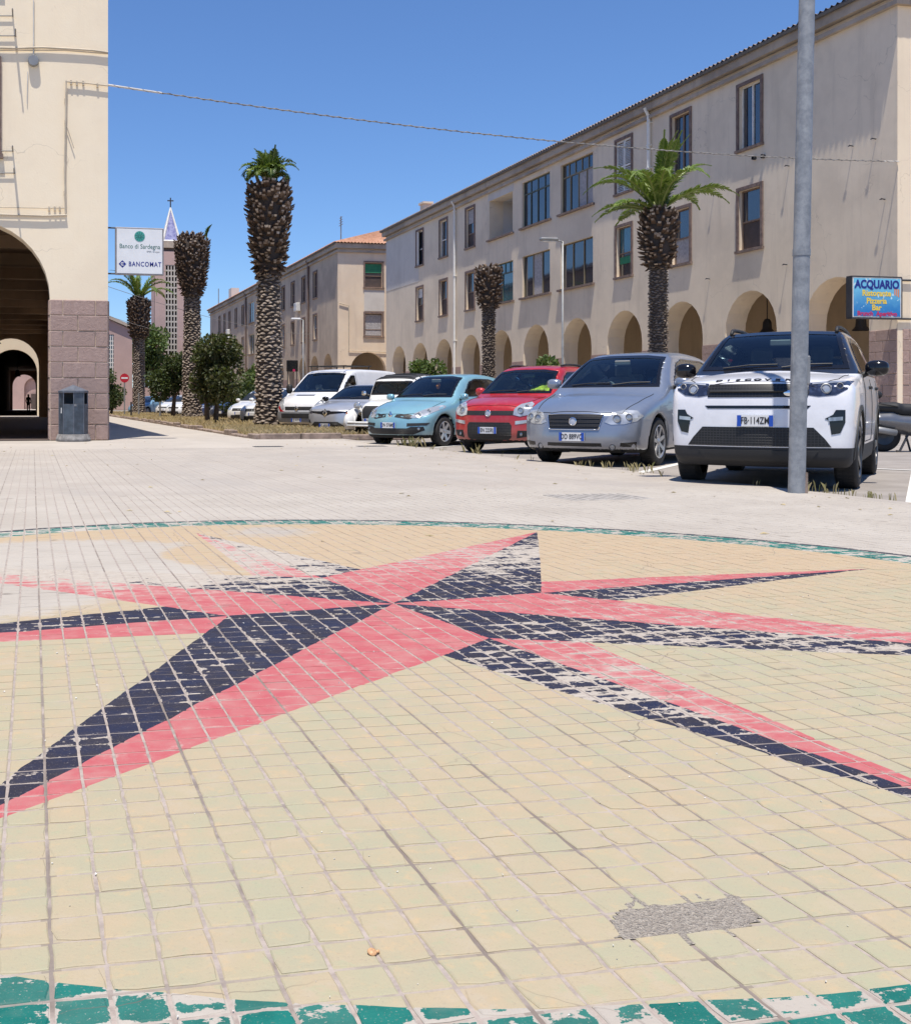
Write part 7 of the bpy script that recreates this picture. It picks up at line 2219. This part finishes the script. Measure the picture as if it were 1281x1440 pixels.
# hanging lamps in the arcade, person far inside
for (x, y, z, lab) in ((-1.55, 46.0, 3.25, 'larger dark bell lamp hanging in the arcade'), (-1.2, 90.0, 3.0, 'smaller dark bell lamp hanging deeper in the arcade')):
    T = thing('hanging_lamp', lab, 'lamp', (x, y, z), 0, 'bell lamps in the arcade')
    mb = MB(); mb.lathe([(.02, .55), (.10, .52), (.16, .40), (.18, .15), (.30, 0), (.28, 0), (.15, .14), (.02, .3)], 16); mb.build('lamp_shade', M('metal_dark'), T, smooth=True, angle=50)
    mb = MB(); mb.tube([(0, 0, .5), (0, 0, 5.2 - z)], .02, 6); mb.build('chain', M('metal_dark'), T)
T = thing('hanging_lamp', 'dark bell lamp hanging in the last bay of the beige arcade', 'lamp', (XF + 2.3, 33.2, 3.35), 0)
mb = MB(); mb.lathe([(.02, .55), (.10, .52), (.16, .40), (.18, .15), (.30, 0), (.28, 0), (.15, .14), (.02, .3)], 16); mb.build('lamp_shade', M('metal_dark'), T, smooth=True, angle=50)
mb = MB(); mb.tube([(0, 0, .5), (0, 0, 2.2)], .02, 6); mb.build('chain', M('metal_dark'), T)
T = thing('hanging_lamp', 'dark bell lamp hanging behind the arch above the grey hatchback roof', 'lamp', (XF + 2.3, 38.2, 3.6), 0)
mb = MB(); mb.lathe([(.02, .55), (.10, .52), (.16, .40), (.18, .15), (.30, 0), (.28, 0), (.15, .14), (.02, .3)], 16); mb.build('lamp_shade', M('metal_dark'), T, smooth=True, angle=50)
mb = MB(); mb.tube([(0, 0, .5), (0, 0, 1.95)], .02, 6); mb.build('chain', M('metal_dark'), T)
T['label'] = 'dark bell lamp hanging behind the arch over the white car roof'

def sdf_figure(name, caps, h, mat, parent, k=.05):
    P = np.array([q for c in caps for q in (c[0], c[1])]); lo, hi = P.min(0) - .25, P.max(0) + .25
    xs, ys, zs = [np.arange(lo[i], hi[i], h) for i in range(3)]
    X, Y, Z = np.meshgrid(xs, ys, zs, indexing='ij'); D = None
    for (a, b, ra, rb) in caps:
        a, b = np.array(a, float), np.array(b, float); ba = b - a
        t = np.clip(((X - a[0]) * ba[0] + (Y - a[1]) * ba[1] + (Z - a[2]) * ba[2]) / (ba @ ba + 1e-9), 0, 1)
        d = np.sqrt((X - a[0] - ba[0] * t) ** 2 + (Y - a[1] - ba[1] * t) ** 2 + (Z - a[2] - ba[2] * t) ** 2) - (ra + (rb - ra) * t)
        D = d if D is None else smin(D, d, k)
    V, F = surface_nets(D, (xs[0], ys[0], zs[0]), h)
    me = mesh_np(name, V, F, [mat]); o = bpy.data.objects.new(name, me); link(o, parent)
    return o
n = NT('person_skin_and_clothes')
x, y, z = n.sep(n.obj())
n.set(col=n.mix(n.m('GREATER_THAN', z, 1.45), n.mix(n.m('GREATER_THAN', z, .88), (0.02, 0.022, 0.035), (0.035, 0.035, 0.04)), (0.28, 0.16, 0.11)), rough=.85)
MATS['person'] = n.mat
PS = thing('person', 'person in dark clothes standing far inside the arcade', 'person', (-.42, 112.0, .004), .4)
sdf_figure('body', [((-.10, 0, .06), (-.11, 0, .48), .055, .065), ((-.11, 0, .48), (-.09, 0, .90), .065, .095), ((.12, .04, .06), (.11, .03, .48), .055, .065), ((.11, .03, .48), (.09, 0, .90), .065, .095),
    ((-.10, -.02, .04), (-.11, -.17, .03), .05, .04), ((.12, .02, .04), (.13, -.13, .03), .05, .04), ((0, 0, .92), (0, 0, 1.18), .15, .14), ((0, 0, 1.18), (0, 0, 1.38), .14, .15),
    ((-.16, 0, 1.40), (.16, 0, 1.40), .075, .075), ((-.20, 0, 1.38), (-.25, .02, 1.10), .055, .045), ((-.25, .02, 1.10), (-.22, -.10, .86), .045, .035), ((.20, 0, 1.38), (.26, .02, 1.10), .055, .045), ((.26, .02, 1.10), (.22, -.08, .86), .045, .035),
    ((0, 0, 1.44), (0, -.01, 1.54), .055, .055), ((0, -.01, 1.60), (0, -.01, 1.66), .09, .095)], .03, M('person'), PS)
o = sdf_figure('hair', [((0, .02, 1.66), (0, .03, 1.70), .095, .085), ((0, .05, 1.60), (0, .04, 1.68), .06, .08)], .03, M('cloth_dark'), PS)

# ------------------------------------------------------------------ scooter at the right edge
SCO = thing('motor_scooter', 'grey maxi scooter with black seat parked on its stand behind the white off-road car', 'scooter', (14.35, 17.0, -.045), radians(-18))
MATS['scooter_grey'] = paint('scooter_grey_paint', (0.16, 0.165, 0.18), metal=.5, rough=.25)
def blob(name, caps, mat, k=.08): return sdf_figure(name, caps, .028, mat, SCO, k)
blob('body', [((.02, 0, .72), (.50, 0, .60), .035, .16), ((.30, -.10, .56), (1.05, -.10, .48), .10, .15), ((.30, .10, .56), (1.05, .10, .48), .10, .15), ((1.05, 0, .42), (1.35, 0, .34), .16, .14), ((1.45, 0, .40), (1.62, 0, .95), .18, .15), ((1.62, 0, .80), (1.85, 0, .62), .17, .10), ((.45, 0, .48), (1.0, 0, .42), .14, .16)], M('scooter_grey'))
blob('seat', [((.26, 0, .80), (.60, 0, .78), .07, .10), ((.66, 0, .74), (1.12, 0, .72), .12, .12), ((.26, -.07, .79), (.60, -.07, .77), .07, .09), ((.26, .07, .79), (.60, .07, .77), .07, .09)], M('car_black'), .05)
blob('backrest', [((.24, -.10, 1.0), (.24, .10, 1.0), .075, .075), ((.30, -.08, 1.01), (.30, .08, 1.01), .07, .07)], M('car_black'), .05)
mb = MB(); mb.tube([(.30, .06, .98), (.28, .06, .84)], .015, 6); mb.tube([(.30, -.06, .98), (.28, -.06, .84)], .015, 6); mb.tube([(.60, -.17, .80), (.25, -.16, .86), (.12, 0, .88), (.25, .16, .86), (.60, .17, .80)], .014, 6); mb.build('grab_rail', M('car_black'), SCO)
for xx, nm in ((.42, 'wheel'), (1.86, 'wheel')):
    mb = MB(); mb.lathe([(.17, -.06), (.24, -.065), (.285, -.03), (.29, 0), (.285, .03), (.24, .065), (.17, .06)], 28, (0, 0, 0), 'y', 0)
    w = fixn(mb.build('wheel', M('tyre'), SCO, smooth=True, angle=50)); w.location = (xx, 0, .29)
    mb = MB(); mb.lathe([(.17, -.05), (.05, -.03), (.0, -.03)], 20, (0, 0, 0), 'y'); mb.lathe([(.17, .05), (.05, .03), (.0, .03)], 20, (0, 0, 0), 'y'); mb.build('rim', M('rim_dark'), w)
mb = MB(); mb.tube([(1.60, -.30, 1.12), (1.55, 0, 1.06), (1.60, .30, 1.12)], .018, 6); mb.build('handlebar', M('car_black'), SCO)
mb = MB()
P = [[(1.72 - .10 * (j / 6) - .05 * abs(i - 4) / 4, (i - 4) * .07 * (1 - .35 * j / 6), 1.0 + .48 * j / 6) for j in range(7)] for i in range(9)]
for i in range(8):
    for j in range(6): mb.quad(P[i][j], P[i + 1][j], P[i + 1][j + 1], P[i][j + 1])
mb.build('windshield', M('glass'), SCO, smooth=True)
for sg in (-1, 1):
    mb = MB(); mb.tube([(1.62, sg * .25, 1.10), (1.60, sg * .34, 1.28)], .009, 5); mb.lathe([(0, 0), (.06, .005), (.075, .02), (.05, .05), (0, .06)], 14, (1.55, sg * .36, 1.33), 'x'); mb.build('wing_mirror', M('car_black'), SCO)
mb = MB(); mb.tube([(.85, -.12, .30), (.95, -.16, .0)], .018, 6); mb.tube([(.85, .12, .30), (.95, .16, .0)], .018, 6); mb.tube([(.78, -.12, .30), (.62, -.18, .02), (.56, -.18, .02)], .02, 6); mb.build('centre_stand', M('metal_dark'), SCO)
mb = MB(); mb.tube([(.55, -.2, .34), (.10, -.22, .42)], [.055, .06], 10); mb.build('exhaust', M('metal_grey'), SCO, smooth=True)
mb = MB(); mb.cbox(.10, .16, -.12, .12, .66, .74, .02); mb.build('tail_light', M('tail_red'), SCO)

# ------------------------------------------------------------------ overhead cable and little things on the ground
a = Vector((1.64, 24.62, 7.88)); b = Vector((25.84, 28.93, 8.20))
def sagline(a, b, sag, n=40): return [a.lerp(b, k / n) - Vector((0, 0, sag * 4 * (k / n) * (1 - k / n))) for k in range(n + 1)]
OC = thing('overhead_cable', 'twisted grey cable strung across the street from the cream corner', 'cable', (0, 0, 0))
L = sagline(a, b, .34)
mb = MB(); mb.tube(L, .013, 6); mb.build('carrier_wire', M('wire'), OC)
mb = MB(); tw = []
for k in range(700):
    t = k / 699; i = min(39, int(t * 40)); p = L[i].lerp(L[i + 1], t * 40 - i); w = t * 150 * 2 * pi * .5
    tw.append(p + Vector((0, cos(w) * .018, sin(w) * .018)))
mb.tube(tw, .010, 4); mb.build('spiral_cable', M('wire'), OC)
mb = MB(); mb.tube(L[0:3], .024, 8); mb.tube(L[-2:], .02, 8); mb.build('pale_sleeve', M('wire_pale'), OC)
for (x, y, z, x2, y2, z2) in ((1.66, 45, 6.0, 22.0, 86, 6.4), (1.66, 60, 6.3, 23.9, 120, 7.0)):
    o_ = thing('overhead_wire', 'thin wire crossing low over the street ' + ('nearer the corner' if y == 45 else 'farther back'), 'cable', (0, 0, 0))
    mb = MB(); mb.tube(sagline(Vector((x, y, z)), Vector((x2, y2, z2)), .5), .012, 5); mb.build('wire', M('wire'), o_)
gx, gy = gpt(523, 1341)
MU = thing('small_mushroom', 'tiny tan mushroom cap lying in a paving joint near the green ring', 'mushroom', (gx, gy, 0), .6)
mb = MB(); mb.lathe([(0, .0075), (.005, .007), (.0085, .005), (.0098, .003), (.008, .0015), (0, .002)], 14); o = mb.build('cap', M('mush'), MU, smooth=True) if 'mush' in MATS else None
if o is None:
    MATS['mush'] = simple('tan_cap', (0.52, 0.30, 0.15), .6, var=.25, scale=200, space='obj'); o = mb.build('cap', M('mush'), MU, smooth=True)
o.rotation_euler = (.35, -.2, 0)
mb = MB(); mb.tube([(.006, -.004, .002), (.012, -.009, .002)], [.0028, .0035], 8); mb.build('stem', M('mush'), MU, smooth=True)
MU.scale = (.75, .75, .75)
# grit: crumbs of mortar and paint on the near paving
mb = MB(); R = random.Random(9)
for k in range(420):
    y = R.uniform(1.3, 5.0); x = R.uniform(-.05 * y - .1, .85 * y); s_ = R.uniform(.0009, .0030) * (1 if y < 3 else 1.6)
    V = [(x + R.uniform(-1, 1) * s_, y + R.uniform(-1, 1) * s_, R.uniform(.3, 1.2) * s_) for _ in range(4)] + [(x, y, -.001)]
    mb.add(V, [(0, 1, 2), (0, 2, 3), (0, 3, 1), (1, 3, 2), (4, 0, 1)])
o = mb.build('grit', M('wire_pale'), pav); o['kind'] = 'stuff'

for i, (px, py, w, d, nm, lab) in enumerate(((377, 627.5, .55, .30, 'drain_grate', 'left one of two small iron drain grates before the palm island kerb'), (523, 627, .55, .30, 'drain_grate', 'right one of two small iron drain grates nearer the light blue car'), (840, 699, .75, .55, 'manhole_cover', 'grey manhole cover flush in the pale paving in front of the silver blue car'))):
    x, y = gpt(px, py)
    T = thing(nm, lab, 'drain cover', (x, y, -.008 if y > 19.6 else -.002))
    mb = MB(); mb.cbox(-w / 2, w / 2, -d / 2, d / 2, -.02, .0065, .004); mb.build('frame', M('cover_grey') if nm == 'manhole_cover' else M('metal_dark'), T)
    mb = MB()
    for k in range(9):
        xx = -w / 2 + .05 + (w - .1) * k / 8; mb.box(xx - .012, xx + .012, -d / 2 + .04, d / 2 - .04, .0066, .0095)
    mb.build('bars', M('metal_dark') if nm != 'manhole_cover' else M('cover_grey'), T)

# dry leaves and bits of litter blown over the square: too small to count
mb = MB(); R = random.Random(31)
for k in range(150):
    y = R.uniform(5.5, 24.0); x = R.uniform(max(-.2 * y, -2), 6.9) if R.random() < .6 else R.uniform(5.6, 6.95)
    a = R.uniform(0, 6.28); l = R.uniform(.012, .035); w = l * R.uniform(.3, .6); c, s_ = cos(a), sin(a)
    mb.add([(x, y, .002), (x + c * l - s_ * w, y + s_ * l + c * w, R.uniform(.003, .012)), (x + 2 * c * l, y + 2 * s_ * l, .003), (x + c * l + s_ * w, y + s_ * l - c * w, R.uniform(.003, .014))], [(0, 1, 2), (0, 2, 3)])
o = mb.build('dry_leaves', M('grass_dry'), pav); o['kind'] = 'stuff'
